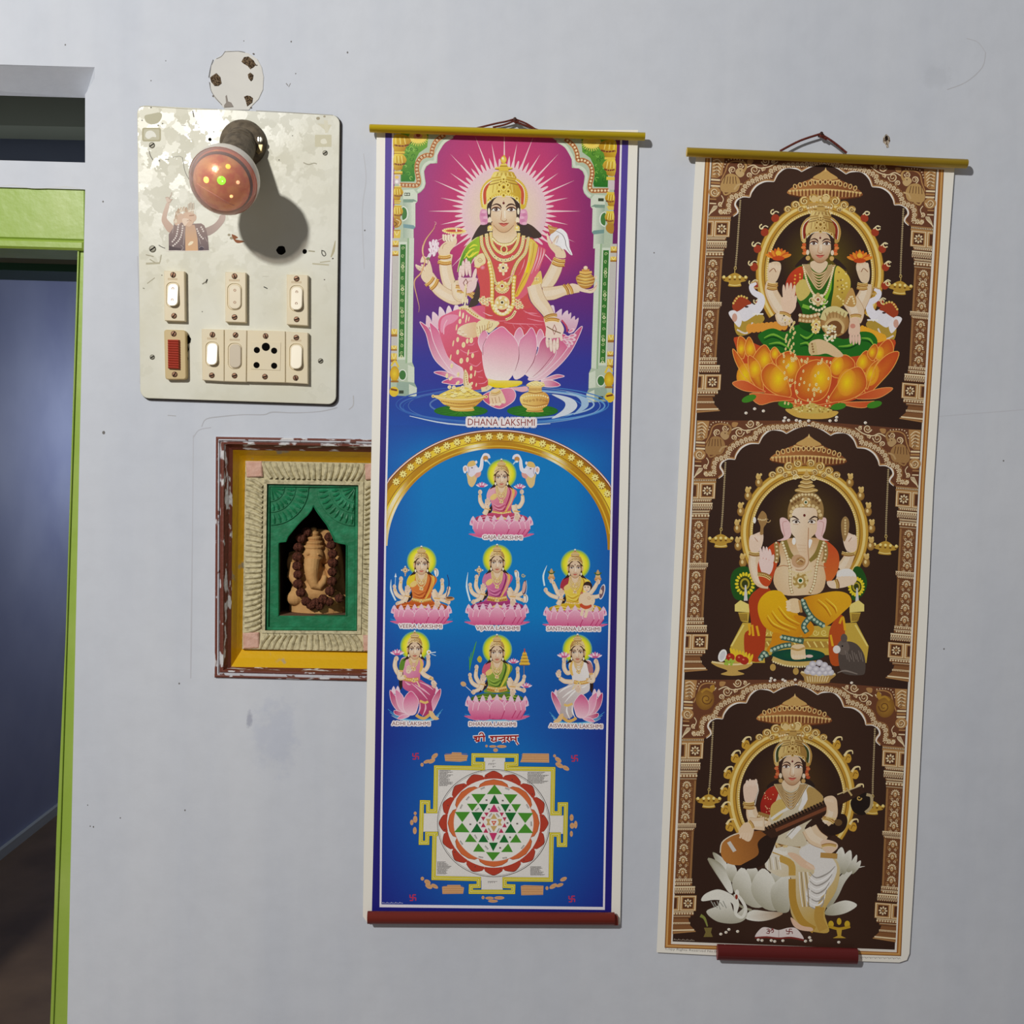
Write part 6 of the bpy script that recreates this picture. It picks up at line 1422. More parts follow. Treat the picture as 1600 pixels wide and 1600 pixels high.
# Santhana
def kalash(x,y):
    c.ell(x,y,58,44,(214,150,90)); c.poly([(x-36,y-70),(x+36,y-70),(x+44,y-30),(x-44,y-30)],(226,176,116)); c.stroke([(x-54,y),(x,y+12),(x+54,y)],7,(140,86,40))
    for k in range(-2,3): c.ell(x+k*20,y-92,12,32,(60,90,50),rot=k*22)
    c.blob([(x-30,y-100),(x,y-160),(x+30,y-100),(x,y-84)],(196,150,90))
def child():
    c.stroke([(150,640),(120,720),(105,800)],(64,50,44),(240,208,172)); c.stroke([(210,650),(190,740),(165,830)],(64,54,46),(240,208,172)); c.blob([(90,600),(250,590),(270,650),(180,690),(90,650)],(196,70,40))
    c.blob([(120,420),(230,410),(280,500),(270,600),(180,630),(110,590),(90,500)],(240,206,166)); c.stroke([(110,450),(80,520),(90,590)],44,(238,204,166)); c.stroke([(270,460),(310,540),(280,620)],46,(238,204,166)); c.stroke([(90,420),(130,415)],30,(196,100,80)); c.curl(230,500,34,(190,140,100),7)
    c.ell(210,305,76,78,(50,32,26)); c.ell(196,335,60,66,(242,210,174)); c.blob([(130,300),(170,262),(240,262),(270,330),(240,300),(180,290)],(50,32,26))
    for s in (-1,1): c.ell(192+s*26,325,11,8,(50,30,24)); c.stroke([(178+s*26,308),(206+s*26,306)],6,(70,40,30))
    c.stroke([(180,370),(196,376),(210,370)],7,(190,80,70)); c.ell(195,298,6,6,(200,60,60))
small_goddess(898.6,887.2,(220,176,40),(246,216,90),(166,110,24),(160,44,60),700,[lambda: (A_([(-370,230),(-330,330),(-270,440),(-180,400)]),kalash(-395,170),fist(-395,215)),lambda: (A_([(-480,400),(-400,460),(-280,500)]),fist(-490,370),sword(-470,-40,-510,300))],[lambda: (A_([(370,250),(320,340),(250,430)]),kalash(380,190),fist(385,235)),lambda: (A_([(430,450),(360,480),(230,490)]),c.ell(450,400,44,130,(236,230,230),rot=14),c.ell(446,400,34,112,(110,80,90),rot=14),c.ell(430,400,26,40,(230,196,166)))],(246,214,80),child)
c.T=lambda x,y: (x,y); c.k=1; c.text('SANTHANA LAKSHMI',854.5,985,937.5,986,5.8,LT,LH,.0)
# Dhanya
def rice(): 
    for p in [[(-455,300),(-450,140),(-430,0)],[(-455,300),(-420,100),(-360,-130),(-340,-190)],[(-450,200),(-470,60)],[(-445,100),(-420,-20)]]: c.stroke(p,(8,22,5),(70,150,40))
def tower():
    for k in range(4): c.blob([(390+k*14-10,200-k*55),(400+k*14,150-k*55),(520-k*14,150-k*55),(530-k*14+10,200-k*55)],(226,176,60)); c.stroke([(392+k*14,204-k*55),(530-k*14,204-k*55)],12,(130,84,24))
    c.stroke([(460,90-90),(460,-40-30)],18,(190,60,50)); c.stroke([(450,215),(450,360)],10,(150,110,60))
def mace(): c.stroke([(-430,640),(-520,560)],10,(220,220,220)); c.ell(-560,520,50,40,(206,160,110),rot=30)
small_goddess(776.5,1020,(84,120,34),(150,180,70),(40,66,20),(206,84,110),779,[lambda: L_up(lambda: (c.blob([(-330,100),(-290,50),(-250,100),(-270,160),(-310,150)],(196,170,50)))),lambda: L_mid(rice),lambda: L_low(mace)],[lambda: R_up(lambda: lotus_bud(275,140,1.05)),lambda: (tower(),R_mid()),lambda: (R_low(),lotus_bud(490,545,1.05))],(226,196,60),lw=1000,lh=330)
c.T=lambda x,y: (x,y); c.k=1; c.text('DHANYA LAKSHMI',733,1134,806,1134.6,5.8,LT,LH,.0)
# Adhi and Aiswarya: seated sideways on an open lotus
def side_goddess(zx,zy,ex,ey,sari,sl,sd,blouse,flip,palm):
    """traced in the enlarged detail of the left one; the right one is its mirror"""
    at_eye(c,zx,zy,.1,0,flip); T0=c.T
    c.T=lambda x,y: T0((x)*.94,(y)*.94); halo_small(-50); c.T=lambda x,y: T0(x-ex,y-ey); c.k=.1
    for k in range(3): c.stroke([(60+k*30,1230+k*50),(250,1360+k*16),(500,1400+k*10),(760,1370+k*16),(920-k*30,1230+k*50)],(6,14,16,14,6),[(60,150,210),(110,180,220),(170,210,230)][k])
    PD,PM,PL,ED=(176,44,92),(222,110,154),(244,186,206),(250,214,226)
    def pt(p,a,b): c.blob(p,lg(p[0][0],p[0][1],a,p[len(p) // 2][0],p[len(p) // 2][1],b),n=3); c.stroke(p,8,ED,n=3,closed=True)
    for x in (150,215,640,690,750,820): c.blob([(x-40,980),(x,850+abs(x-450)*.06),(x+40,980)],(240,206,222),n=3)
    pt([(880,910),(885,1000),(840,1120),(770,1260),(700,1300),(740,1120),(800,1000)],PD,PL)
    pt([(95,930),(150,990),(230,1100),(320,1260),(390,1330),(250,1290),(140,1170),(95,1040)],PD,PL); pt([(180,930),(260,980),(310,1060),(320,1200),(340,1300),(240,1220),(190,1080)],PM,PL); pt([(160,1250),(260,1270),(400,1320),(280,1340),(170,1310)],PD,PL); pt([(210,1380),(280,1320),(400,1310),(380,1350),(280,1385)],PM,PL)
    A_([(190,420),(170,560),(230,680),(280,640)],66); fist(195,440); lotus_bud(207,345,1.2)
    A_([(690,420),(690,540),(640,620),(580,600)],62); fist(690,410); 
    if palm == 'l': c.ell(700,340,36,34,(246,244,236)); c.ell(704,342,18,18,(200,160,80)); c.stroke([(730,350),(810,340)],14,(214,236,246)); c.stroke([(740,370),(810,395)],10,(190,224,240))
    else: lotus_bud(690,340,1.2)
    c.blob([(235,770),(300,640),(320,760),(270,920),(245,900)],(44,28,24),n=3)
    c.blob([(290,780),(300,740),(540,760),(660,830),(800,900),(790,1000),(740,1120),(760,1270),(700,1340),(560,1300),(540,1100),(420,980),(300,900)],lg(300,760,sari,740,1280,sd),n=3)
    for p in [[(430,830),(560,940),(680,1080)],[(480,840),(620,930),(720,1010)],[(560,810),(680,860),(770,930)],[(560,1120),(560,1220),(520,1320)],[(640,1120),(650,1220),(600,1340)],[(330,800),(380,840),(420,850)]]: c.stroke(p,(6,26,6),sl)
    c.stroke([(560,1100),(640,1130),(690,1110)],36,(232,184,100)); c.stroke([(500,1320),(560,1360),(640,1370),(740,1290)],46,(222,166,84)); c.blob([(700,1260),(760,1270),(800,1330),(860,1380),(800,1400),(730,1360)],(232,184,124))
    pt([(420,950),(490,1010),(540,1100),(520,1220),(480,1310),(380,1320),(310,1240),(300,1120),(340,1020)],(206,76,124),(246,196,212))
    c.blob([(380,420),(280,430),(240,560),(300,640),(310,780),(540,790),(570,660),(620,540),(600,450),(520,410)],lg(260,430,sl,560,780,sari),n=3); c.blob([(350,430),(270,460),(235,600),(300,620),(330,500)],blouse,n=3)
    c.blob([(390,370),(380,430),(460,520),(540,430),(520,370)],(232,198,160),n=3); c.stroke([(560,430),(590,540),(560,660)],(24,50,30),(232,180,90)); c.stroke([(300,750),(420,775),(540,760)],56,(206,146,66)); c.beads([(300,745),(420,772),(540,755)],12,(250,218,140),28); jewel(c,465,780,34,(90,30,20),(226,180,90),(250,224,150),7); c.stroke([(510,790),(560,880)],18,(240,210,150))
    for r,w in ((50,15),(90,17),(140,18)):
        p=[(400-r*.1,420),(425-r*.1,450+r*.5),(465,470+r*.85),(505+r*.1,450+r*.5),(530+r*.1,420)]; c.stroke(p,w,(190,136,66)); c.beads(p,w*.42,(248,224,160),w)
    jewel(c,465,600,34,(150,60,60),(220,176,100),(250,226,170),7)
    A_([(330,720),(250,740),(250,620)],80); c.stroke([(240,630),(300,640)],26,(222,166,96)); hand(385,620,8,1,.95) if palm == 'l' else None
    if palm != 'l': A_([(560,760),(680,750),(760,700)][::-1],70); hand(775,640,-6,1,.9); hand(470,850,4,-1,1.0)
    else: A_([(760,760),(640,700),(590,640)],70); c.stroke([(700,770),(740,730)],24,(222,166,96)); hand(775,830,-12,-1,.9)
    c.T=lambda x,y: T0(x*.94,y*.94); c.k=.094; small_head(.6); c.T=lambda x,y: (x,y); c.k=1
side_goddess(648,1014.5,480,295,(206,96,136),(240,176,196),(166,50,90),(86,126,40),1,'l')
side_goddess(902.5,1019.5,480,300,(226,216,214),(248,244,240),(176,160,158),(176,110,110),-1,'r')
c.text('ADHI LAKSHMI',612.3,1133.2,671.5,1133.6,5.8,LT,LH,.0); c.text('AISWARYA LAKSHMI',858,1136.5,941,1138,5.8,LT,LH,.0)
# ---- heading in Devanagari
c.zoom(640,1140,.16875)
DV=[([(590,68),(700,62)],12),([(600,74),(622,78),(616,90),(600,92)],10),([(604,92),(622,100),(636,114)],10),([(644,66),(642,112)],12),([(612,112),(642,96)],9),([(688,64),(688,110)],12),([(688,62),(676,34),(654,34),(648,50)],10),
      ([(742,66),(1010,58)],12),([(752,74),(770,78),(766,90),(756,96),(776,108),(800,100)],10),([(800,66),(802,112)],12),([(822,92),(850,90)],12),([(826,86),(828,96)],12),([(880,64),(882,120)],12),([(850,92),(862,82),(880,84)],10),([(854,118),(882,100)],9),([(908,64),(916,78),(900,88),(912,96),(930,112)],11),([(936,64),(940,104)],11),([(938,96),(952,84),(980,92)],10),([(982,62),(986,112)],12),([(990,116),(1006,140)],10)]
for p,w in DV: c.stroke(p,w+16,(250,246,246))
for p,w in DV: c.stroke([(p[0][0]*1.04-p[1][0]*.04,p[0][1]*1.04-p[1][1]*.04)]+p[1:],w+14,(250,246,246))
for p,w in DV: c.stroke(p,w+2,(150,30,30))
# ---- yantra
YB,YBD=(232,212,60),(110,96,20); PAP=(226,222,216)
YO=[(225,330),(690,350),(690,312),(570,310),(572,218),(1010,222),(1008,315),(900,318),(900,352),(1350,346),(1342,760),(1375,760),(1375,672),(1468,672),(1458,1086),(1365,1086),(1362,985),(1330,985),(1328,1408),(872,1405),(872,1430),(980,1432),(978,1522),(546,1520),(548,1432),(660,1430),(660,1400),(203,1392),(212,968),(180,968),(176,1066),(84,1066),(96,652),(190,655),(190,738),(220,738)]
YO[1]=(680,335); YO[2]=(680,322); YO[8]=(890,340); YO[7]=(890,322)
c.poly([(225,330),(1350,346),(1328,1408),(203,1392)],PAP); c.poly([(690,250),(885,255),(885,380),(690,380)],PAP); c.poly([(665,1380),(862,1385),(862,1490),(665,1490)],PAP); c.poly([(125,775),(260,775),(250,945),(125,945)],PAP); c.poly([(1310,795),(1425,795),(1420,965),(1310,965)],PAP)
def fret(pts,w,col): [c.stroke([a,b],w,col) for a,b in zip(pts,pts[1:])]; [c.poly([(x-w/2,y-w/2),(x+w/2,y-w/2),(x+w/2,y+w/2),(x-w/2,y+w/2)],col) for x,y in pts]
q_=22
FR=[[(243,900+65),(243,965),(163,965),(163,1048),(103,1048),(114,672),(172,674),(172,755),(238,755),(245,350),(678,358),(678,318),(590,316),(592,238),(990,242),(988,318),(898,320),(898,360),(1330,366),(1322,775),(1390,775),(1390,692),(1448,692),(1440,1068),(1382,1068),(1380,972),(1314,972),(1308,1390),(880,1386),(880,1448),(960,1452),(958,1504),(566,1502),(568,1450),(640,1448),(640,1384),(222,1374),(230,965)]]
for w,col in ((42,(60,56,16)),(37,YB),(16,YBD),(9,(246,232,110))): fret(FR[0],w,col)
cx,cy=778,866; R_=520
def ring(r,w,col): c.stroke([(cx+r*math.cos(2*math.pi*k/64),cy+r*.955*math.sin(2*math.pi*k/64)) for k in range(64)],w,col,n=1,closed=True,smooth=False)
c.ell(cx,cy,R_,R_*.955,(236,232,226),n=64); ring(R_,5,(60,56,56)); ring(R_-12,3,(90,86,86))
for k in range(16):
    a=math.radians(-90+k*22.5); w=math.radians(11.0)
    p=[(cx+r*math.cos(a+t),cy+r*.955*math.sin(a+t)) for r,t in [(430,-w),(470,-w*.9),(492,-w*.45),(505,0),(492,w*.45),(470,w*.9),(430,w),(424,0)]]; c.poly(catmull(p,True,2),(170,56,40)); c.stroke(p[1:6],4,(96,26,22))
c.ell(cx,cy,432,432*.955,(238,232,226),n=64)
for k in range(8):
    a=math.radians(-90+k*45); w=math.radians(21.5)
    p=[(cx+r*math.cos(a+t),cy+r*.955*math.sin(a+t)) for r,t in [(372,-w),(396,-w*.86),(414,-w*.5),(424,0),(414,w*.5),(396,w*.86),(372,w),(372,w*.5),(372,0),(372,-w*.5)]]; c.poly(p,(206,96,52)); c.stroke(p[:7],4,(130,50,30),smooth=False)
c.ell(cx,cy,372,372*.955,(238,234,226),n=64); ring(372,6,(206,110,80))
for k in range(24):
    a=math.radians(7+k*15); r=456 if k % 2 else 318
    if k % 2 == 0: continue
    x,y=cx+r*math.cos(a),cy+r*.955*math.sin(a); c.ell(x,y,6,5,(60,56,56))
def tri(x0,y0,x1,y1,x2,y2,col): c.poly([(x0,y0),(x1,y1),(x2,y2)],col)
G1,G2=(66,134,40),(24,96,40)
for s,b in [(1,0)]:
    tri(786,508,715,598,857,598,G1); tri(570,596,706,596,636,688,G1); tri(868,598,1000,600,932,690,G1); tri(786,602,738,688,832,688,G2)
    tri(530,686,632,686,580,756,G1); tri(640,688,728,688,684,762,G2); tri(842,690,928,690,886,765,G2); tri(940,690,1032,690,985,765,G1)
    tri(418,762,560,762,488,858,G1); tri(572,764,680,764,626,860,G2); tri(882,768,988,768,936,864,G2); tri(1000,770,1145,772,1070,866,G1)
    tri(412,950,486,862,556,952,G1); tri(568,952,624,866,678,952,G2); tri(880,956,936,868,988,956,G2); tri(998,958,1070,870,1145,958,G1)
    tri(512,1040,558,962,624,1042,G1); tri(636,1042,682,966,730,1044,G2); tri(830,1046,876,968,918,1046,G2); tri(928,1046,986,966,1036,1046,G1)
    tri(588,1130,636,1052,700,1132,G1); tri(734,1046,818,1046,774,1128,G2); tri(846,1134,914,1054,956,1134,G1); tri(706,1134,840,1136,770,1216,G1)
    M1=(190,50,96); tri(782,690,736,764,826,764,M1); tri(736,956,812,956,774,1040,M1)
    for q in [(690,768,734,768,712,804),(832,768,874,768,854,806),(660,808,704,808,682,846),(860,812,898,812,880,850),(660,904,682,862,706,904),(858,904,880,864,900,906),(682,954,706,912,730,956),(824,956,848,914,872,956)]: tri(*q,(176,50,80))
    for q in [(780,776,750,828,812,828),(706,826,752,826,730,872),(812,828,858,828,834,874),(710,886,752,886,730,842),(812,888,856,888,834,846),(748,892,812,892,778,948)]: tri(*q,(196,160,96))
    tri(756,846,806,846,780,892,(206,80,70)); c.ell(780,860,8,7,(250,220,160))
rn=random.Random(12)
def scrib(x,y,w,h,rows,col=(96,92,90)):
    for r in range(rows):
        n=int(w/14); yy=y+h*r/max(1,rows); L=rn.uniform(.55,1.0)
        c.stroke([(x,yy),(x+w*L,yy)],3.5,col)
        for i in range(int(n*L)): c.stroke([(x+14*i+4,yy),(x+14*i+rn.uniform(0,8),yy+h/rows*.6)],4,col)
scrib(275,378,136,150,11); scrib(1092,395,210,110,8); scrib(255,1225,140,120,9); scrib(1118,1270,155,85,7); scrib(768,285,40,24,1); scrib(730,314,120,24,1); scrib(768,340,36,22,1); scrib(724,1406,90,26,1)
for x,y,r in [(675,540,-24),(905,545,20),(535,635,-50),(475,712,-65),(1095,708,60),(1130,872,85),(482,1045,55),(1045,1085,-50),(660,1178,10),(880,1185,-8),(712,648,0),(862,652,0),(622,738,-40),(925,742,0),(562,872,0),(996,866,0),(615,990,60),(930,992,0),(715,1090,50),(838,1090,0),(722,1000,60),(822,995,-60),(735,730,0),(832,730,60),(650,858,0),(906,860,0),(745,790,-50),(818,790,50),(742,930,60),(818,932,-60)]:
    k=9 if r == 0 else 22; ca,sa=math.cos(math.radians(r)),math.sin(math.radians(r))
    c.stroke([(x-k*ca,y-k*sa),(x+k*ca,y+k*sa)],4,(80,74,70)); 
    for i in (-.7,-.2,.3,.8): c.stroke([(x+k*i*ca,y+k*i*sa),(x+k*i*ca-13*sa,y+k*i*sa+13*ca)],4,(80,74,70))
OR=(206,148,100)
def tanblock(pts): c.poly(pts,OR); xs=[p[0] for p in pts]; ys=[p[1] for p in pts]; [c.stroke([(min(xs)+8,min(ys)+(max(ys)-min(ys))*(r+.6)/4),(max(xs)-8,min(ys)+(max(ys)-min(ys))*(r+.6)/4)],3,(166,108,66)) for r in range(4)]
tanblock([(322,232),(388,228),(392,210),(480,212),(482,232),(540,236),(528,288),(470,298),(330,292)]); tanblock([(1046,220),(1290,222),(1292,306),(1024,302),(1040,262)]); tanblock([(300,1455),(345,1450),(350,1438),(470,1438),(478,1456),(504,1462),(496,1520),(304,1522)]); tanblock([(1030,1448),(1060,1440),(1240,1446),(1236,1530),(1034,1534)])
for x,y,w,h,r in [(115,325,15,18,0),(160,296,34,16,-20),(205,290,36,20,-30),(232,245,36,20,-40),(1342,243,14,14,0),(1376,280,36,20,40),(1386,330,40,22,30),(1446,356,36,20,30),(118,1380,16,18,0),(165,1412,32,22,30),(178,1450,36,22,30),(232,1450,36,18,30),(1272,1468,14,18,0),(1330,1450,40,20,-30),(1390,1440,36,16,-20),(1425,1385,34,18,-25),(52,775,14,16,0),(20,860,16,26,0),(52,830,20,34,0),(48,935,18,34,0),(1500,815,18,32,0),(1505,890,22,28,0),(1538,880,16,36,0),(1498,965,14,28,0),(712,152,12,12,0),(770,156,34,12,0),(852,156,46,14,0),(796,190,22,18,0),(680,1555,14,16,0),(740,1560,40,14,0),(830,1558,48,16,0),(772,1588,46,14,0)]: c.ell(x,y,w,h,OR,rot=r,n=12); c.stroke([(x-w*.5,y),(x+w*.5,y)],3,(160,104,64))
for x,y in [(56,247),(1528,266),(30,1556),(1502,1568)]:
    RD=(176,44,76)
    for p in [[(x-26,y),(x+26,y)],[(x,y-26),(x,y+26)],[(x-26,y),(x-26,y-28)],[(x+26,y),(x+26,y+28)],[(x,y-26),(x+28,y-26)],[(x,y+26),(x-28,y+26)]]: c.stroke(p,11,RD)
c.T=lambda x,y: (x,y); c.k=1
for i in range(15): c.stroke([(597.5+i*2.2,1411.4),(598.6+i*2.2,1409.6+.8*(i % 3))],1,(176,180,214))
c.build("printed_picture",INK,p1)
# ------------------------------------------------------------------ picture on the brown poster
c=Canvas(S_OUT+.00004,1.5)
NL=lambda x,y: (x,y)
def plane(): c.T=NL; c.k=1
BL2=[(247,1102),(390,1093.5),(700,1076),(900,1065),(1300,1046),(1481,1038.5)]; BR2=[(265,1475),(390,1468.5),(760,1445),(960,1435),(1350,1414.5),(1494,1408)]
IL2=[(247,1109.5),(390,1103),(700,1083.5),(900,1073),(1300,1055),(1475,1048.5)]; IR2=[(265,1467),(390,1460.5),(760,1438),(960,1428),(1350,1407.5),(1488,1401)]
PLf=[(247,1112),(390,1106),(700,1086),(900,1077),(1300,1058),(1471,1051)]; PRt=[(265,1464),(390,1457),(760,1434),(960,1424),(1350,1404),(1484,1398)]
def band(lt,rt,d,col,bot): c.poly([(x+d,y) for y,x in lt[:-1]]+[(lt[-1][1]+d,lt[-1][0]-bot)]+[(rt[-1][1]-d,rt[-1][0]-bot)]+[(x-d,y) for y,x in reversed(rt[:-1])],col)
band(BL2,BR2,0,(106,62,26),0); band(BL2,BR2,1.2,(186,128,66),1.2); band(BL2,BR2,3.2,(214,164,100),3.2); band(BL2,BR2,4.4,(150,90,36),4.2); band(IL2,IR2,0,(228,220,206),0)
PQ=[[(1112,246),(1464,265),(1440,672),(1088,657)],[(1088,657),(1440,672),(1418.5,1077),(1069,1062)],[(1069,1062),(1418.5,1077),(1398,1484),(1051,1471)]]
DB=(46,29,22)
for q in PQ: c.grid(q,lambda x,y: mixc((58,38,28),DB,abs((x-1260)/150.0)),6,6)
def inv2(x,y):
    u,v=.5,.5; q=PQ[1]
    for _ in range(6):
        p=bil(q,u,v); u += (x-p[0])/350.0+(y-p[1])*21/350.0/405; v += (y-p[1])/405.0-(x-p[0])*15/405.0/350
    return u,v
def side_T(i,m):
    def T(X,Y):
        u,v=inv2(1070+.1125*X,650+.1125*Y); return bil(PQ[i],1-u if m else u,v)
    return T
BG,BGL,BGD,BGM=(166,120,72),(232,206,160),(78,44,26),(120,78,46)
def E(Y): return 170-(Y-60)*.0518
def arch_side(i,m):
    c.T=side_T(i,m); c.k=.1125; rn=random.Random(20+i)
    edge=[(1724,128),(1560,165),(1410,245),(1340,205),(1200,192),(1090,270),(1028,385),(900,385),(790,440),(720,530),(695,605),(600,598),(520,640),(492,710),(525,770),(528,820),(470,868)]
    c.poly([(E(60),62),(1724,66)]+edge+[(E(868),868)],(96,56,36))
    for a,b in (((1724,128),0),):
        pass
    for p in [edge[0:3],edge[2:7],edge[6:11],edge[10:]]:
        c.stroke([(x,y-12) for x,y in p],30,BG); c.stroke(p,(8,22,22,8) if len(p) > 3 else (16,18,8),(238,230,218))
    BB=[(290,800),(400,790),(400,690),(440,600),(570,560),(620,460),(710,385),(860,320),(965,300),(990,230),(1110,175),(1260,150),(1440,145),(1700,100)]
    c.stroke(BB,84,BGM); c.beads(BB,30,BGL,64); c.beads(BB,17,BGM,64); c.beads(BB,9,BGL,64); c.beads([(x+26,y+28) for x,y in BB],9,BGL,32); c.beads([(x-20,y-32) for x,y in BB],7,BG,30)
    for x,y,r,a,s in [(760,225,68,0,1),(885,215,30,2,1),(910,105,62,3,-1),(680,300,40,1,-1),(560,170,46,0,1),(450,230,52,2,1),(290,700,34,1,1),(300,810,30,0,1),(1010,110,30,4,1)]: c.curl(x,y,r,BGL,15,a,1.5,s); c.curl(x+5,y+6,r*.8,BG,8,a+.6,1.2,s)
    c.stroke([(290,380),(350,260),(390,150),(480,110),(600,120)],16,BG); c.beads([(330,190),(380,100),(470,80),(600,100)],9,BGL,40); c.stroke([(640,200),(740,160),(830,200),(960,180),(1080,110)],14,BGL); c.stroke([(300,580),(330,640),(290,720)],11,BGL)
    FG=[(176,136,82),(150,110,66),(164,118,44)][i]
    if i == 2: c.ell(450,330,130,150,FG,(120,80,34)); c.curl(470,330,80,(96,60,28),16,0,1.4); c.stroke([(400,240),(470,190),(560,230)],30,FG); c.blob([(520,170),(570,130),(590,190),(550,230)],FG)
    else:
        c.blob([(290,420),(380,290),(500,300),(560,400),(520,520),(400,540),(300,520)],FG); c.blob([(490,260),(540,200),(610,230),(610,300),(550,330)],mixc(FG,BGL,.3)); c.stroke([(600,260),(640,180),(600,120),(540,140)],(36,30,22,16),FG); c.ell(560,240,10,8,BGD)
        for k in range(5): c.stroke([(350+k*36,320),(330+k*44,420)],9,BGD)
        c.stroke([(320,500),(350,570),(430,540)],22,FG); c.stroke([(480,500),(520,440),(590,420)],24,mixc(FG,BGL,.3))
    c.blob([(660,90),(740,95),(710,150),(660,150)],BG)
    # capital stack against the frame
    c.poly([(E(60),62),(340,70),(310,300),(240,340),(E(340),340)],BG)
    for k in range(5): c.stroke([(E(100)+10,110+k*46),(E(100)+80,90+k*48),(E(100)+140-k*10,150+k*40)],12,BGL); c.curl(E(200)+70,130+k*44,26,BGD,8,k,1.2)
    for k in range(3): c.stroke([(E(380),365+k*42),(280,372+k*42)],24,BGL if k != 1 else BG)
    c.ell(E(530)+60,535,85,75,BG); c.curl(E(530)+60,535,62,BGL,14,0,1.6); c.curl(E(530)+66,540,44,BGD,8,1,1.2)
    for k in range(3): c.stroke([(E(650),630+k*30),(230,634+k*30)],16,[BG,BGD,BGL][k])
    for k in range(4): c.stroke([(E(800),860-k*6),(E(800)+30+k*22,790-k*8),(E(800)+70+k*14,720)],10,BGL)
    # pillar
    def R(y0,y1,a,b,col): c.poly([(E(y0)+a,y0),(E(y0)+b,y0),(E(y1)+b,y1),(E(y1)+a,y1)],col)
    def blockq(y0,y1,W):
        R(y0,y1,0,W,BG); R(y0+8,y1-8,W*.30,W-8,BGL); R(y0+18,y1-18,W*.34,W-22,BG); R(y0+34,y1-34,W*.40,W-44,BGD); R(y0+8,y1-8,0,W*.24,BGL); R(y0+18,y1-18,0,W*.2,BG); R(y0+34,y1-34,0,W*.13,BGD)
        x,y=E((y0+y1)/2)+W*.63,(y0+y1)/2; r=(y1-y0)*.2
        for k in range(8): a=k*math.pi/4; c.ell(x+r*math.cos(a),y+r*math.sin(a),r*.45,r*.28,BGL,rot=math.degrees(a),n=8)
        c.ell(x,y,r*.36,r*.36,BG)
    R(868,925,0,310,BG); R(880,905,0,310,BGD); c.beads([(E(890)+8,892),(E(890)+300,892)],9,BGL,24); blockq(925,1150,305)
    def mould(y,h,W,kind):
        R(y,y+h,0,W,BGM); R(y,y+h*.2,0,W,BGL); R(y+h*.85,y+h,0,W,BGD)
        if kind == 'b': c.beads([(E(y)+8,y+h*.5),(E(y)+W-8,y+h*.5)],h*.22,BGL,h*.62)
        if kind == 'l':
            for k in range(9): x=E(y)+W*(k+.5)/9; c.ell(x,y+h*.55,W/24,h*.34,BGL); c.ell(x,y+h*.6,W/48,h*.2,BGD)
    mould(1155,45,260,'b'); mould(1205,105,275,'l'); mould(1312,34,245,'b'); mould(1350,70,235,'b'); mould(1422,30,232,'')
    for y0,y1 in ((1452,2040),(2140,2800)):
        R(y0,y1,0,228,(104,64,38)); R(y0,y1,200,228,(140,98,58)); n=int((y1-y0)/145)
        for k in range(n):
            y=y0+(k+.5)*(y1-y0)/n; x=E(y)+100
            for q in range(8): a=math.pi*q/7+math.pi; c.ell(x+48*math.cos(a),y-4+52*math.sin(a),15,9,BGL,rot=math.degrees(a),n=7)
            c.ell(x,y,26,40,BG); c.ell(x,y,15,26,BGL); c.ell(x,y+4,7,14,BGD)
            for s in (-1,1): c.curl(x+s*62,y+40,24,BG,9,1,1.2,s); c.curl(x+s*34,y+66,20,BGL,7,2,1.1,-s); c.curl(x+s*84,y-30,20,BGM,8,0,1.1,s)
    mould(2040,64,256,'l'); mould(2104,40,236,'b'); mould(2800,50,238,'b'); mould(2850,52,240,'b'); mould(2905,110,285,'l'); blockq(3030,3245,312); mould(3250,60,280,'b'); mould(3312,30,240,'')
    c.poly([(E(3345),3345),(E(3345)+210,3345),(E(3440)+240,3440),(E(3540)+330,3530),(E(3550),3560)],BGM); mould(3400,36,240,'b'); c.stroke([(E(3500),3510),(E(3500)+300,3505)],20,BGL); c.stroke([(E(3540),3545),(E(3540)+320,3525)],14,BG)
    # hanging lamp
    c.beads([(565,650),(545,1000),(525,1350),(508,1560)],13,(190,166,120),30,smooth=False); c.beads([(565,650),(545,1000),(525,1350),(508,1560)],6,DB,30,smooth=False)
    c.stroke([(500,1580),(497,1660)],10,(206,170,90)); c.ell(505,1575,20,24,(190,160,90)); c.ell(505,1575,10,14,DB)
    c.blob([(320,1690),(380,1700),(440,1660),(500,1640),(560,1660),(620,1700),(680,1690),(650,1750),(580,1770),(590,1820),(500,1830),(410,1820),(420,1770),(350,1750)],(180,136,50),n=3)
    for x in (350,430,500,570,650): c.ell(x,1695,20,20,(246,220,130)); c.ell(x,1730,18,12,(110,74,24))
    c.stroke([(420,1800),(500,1812),(580,1800)],12,(240,210,120))
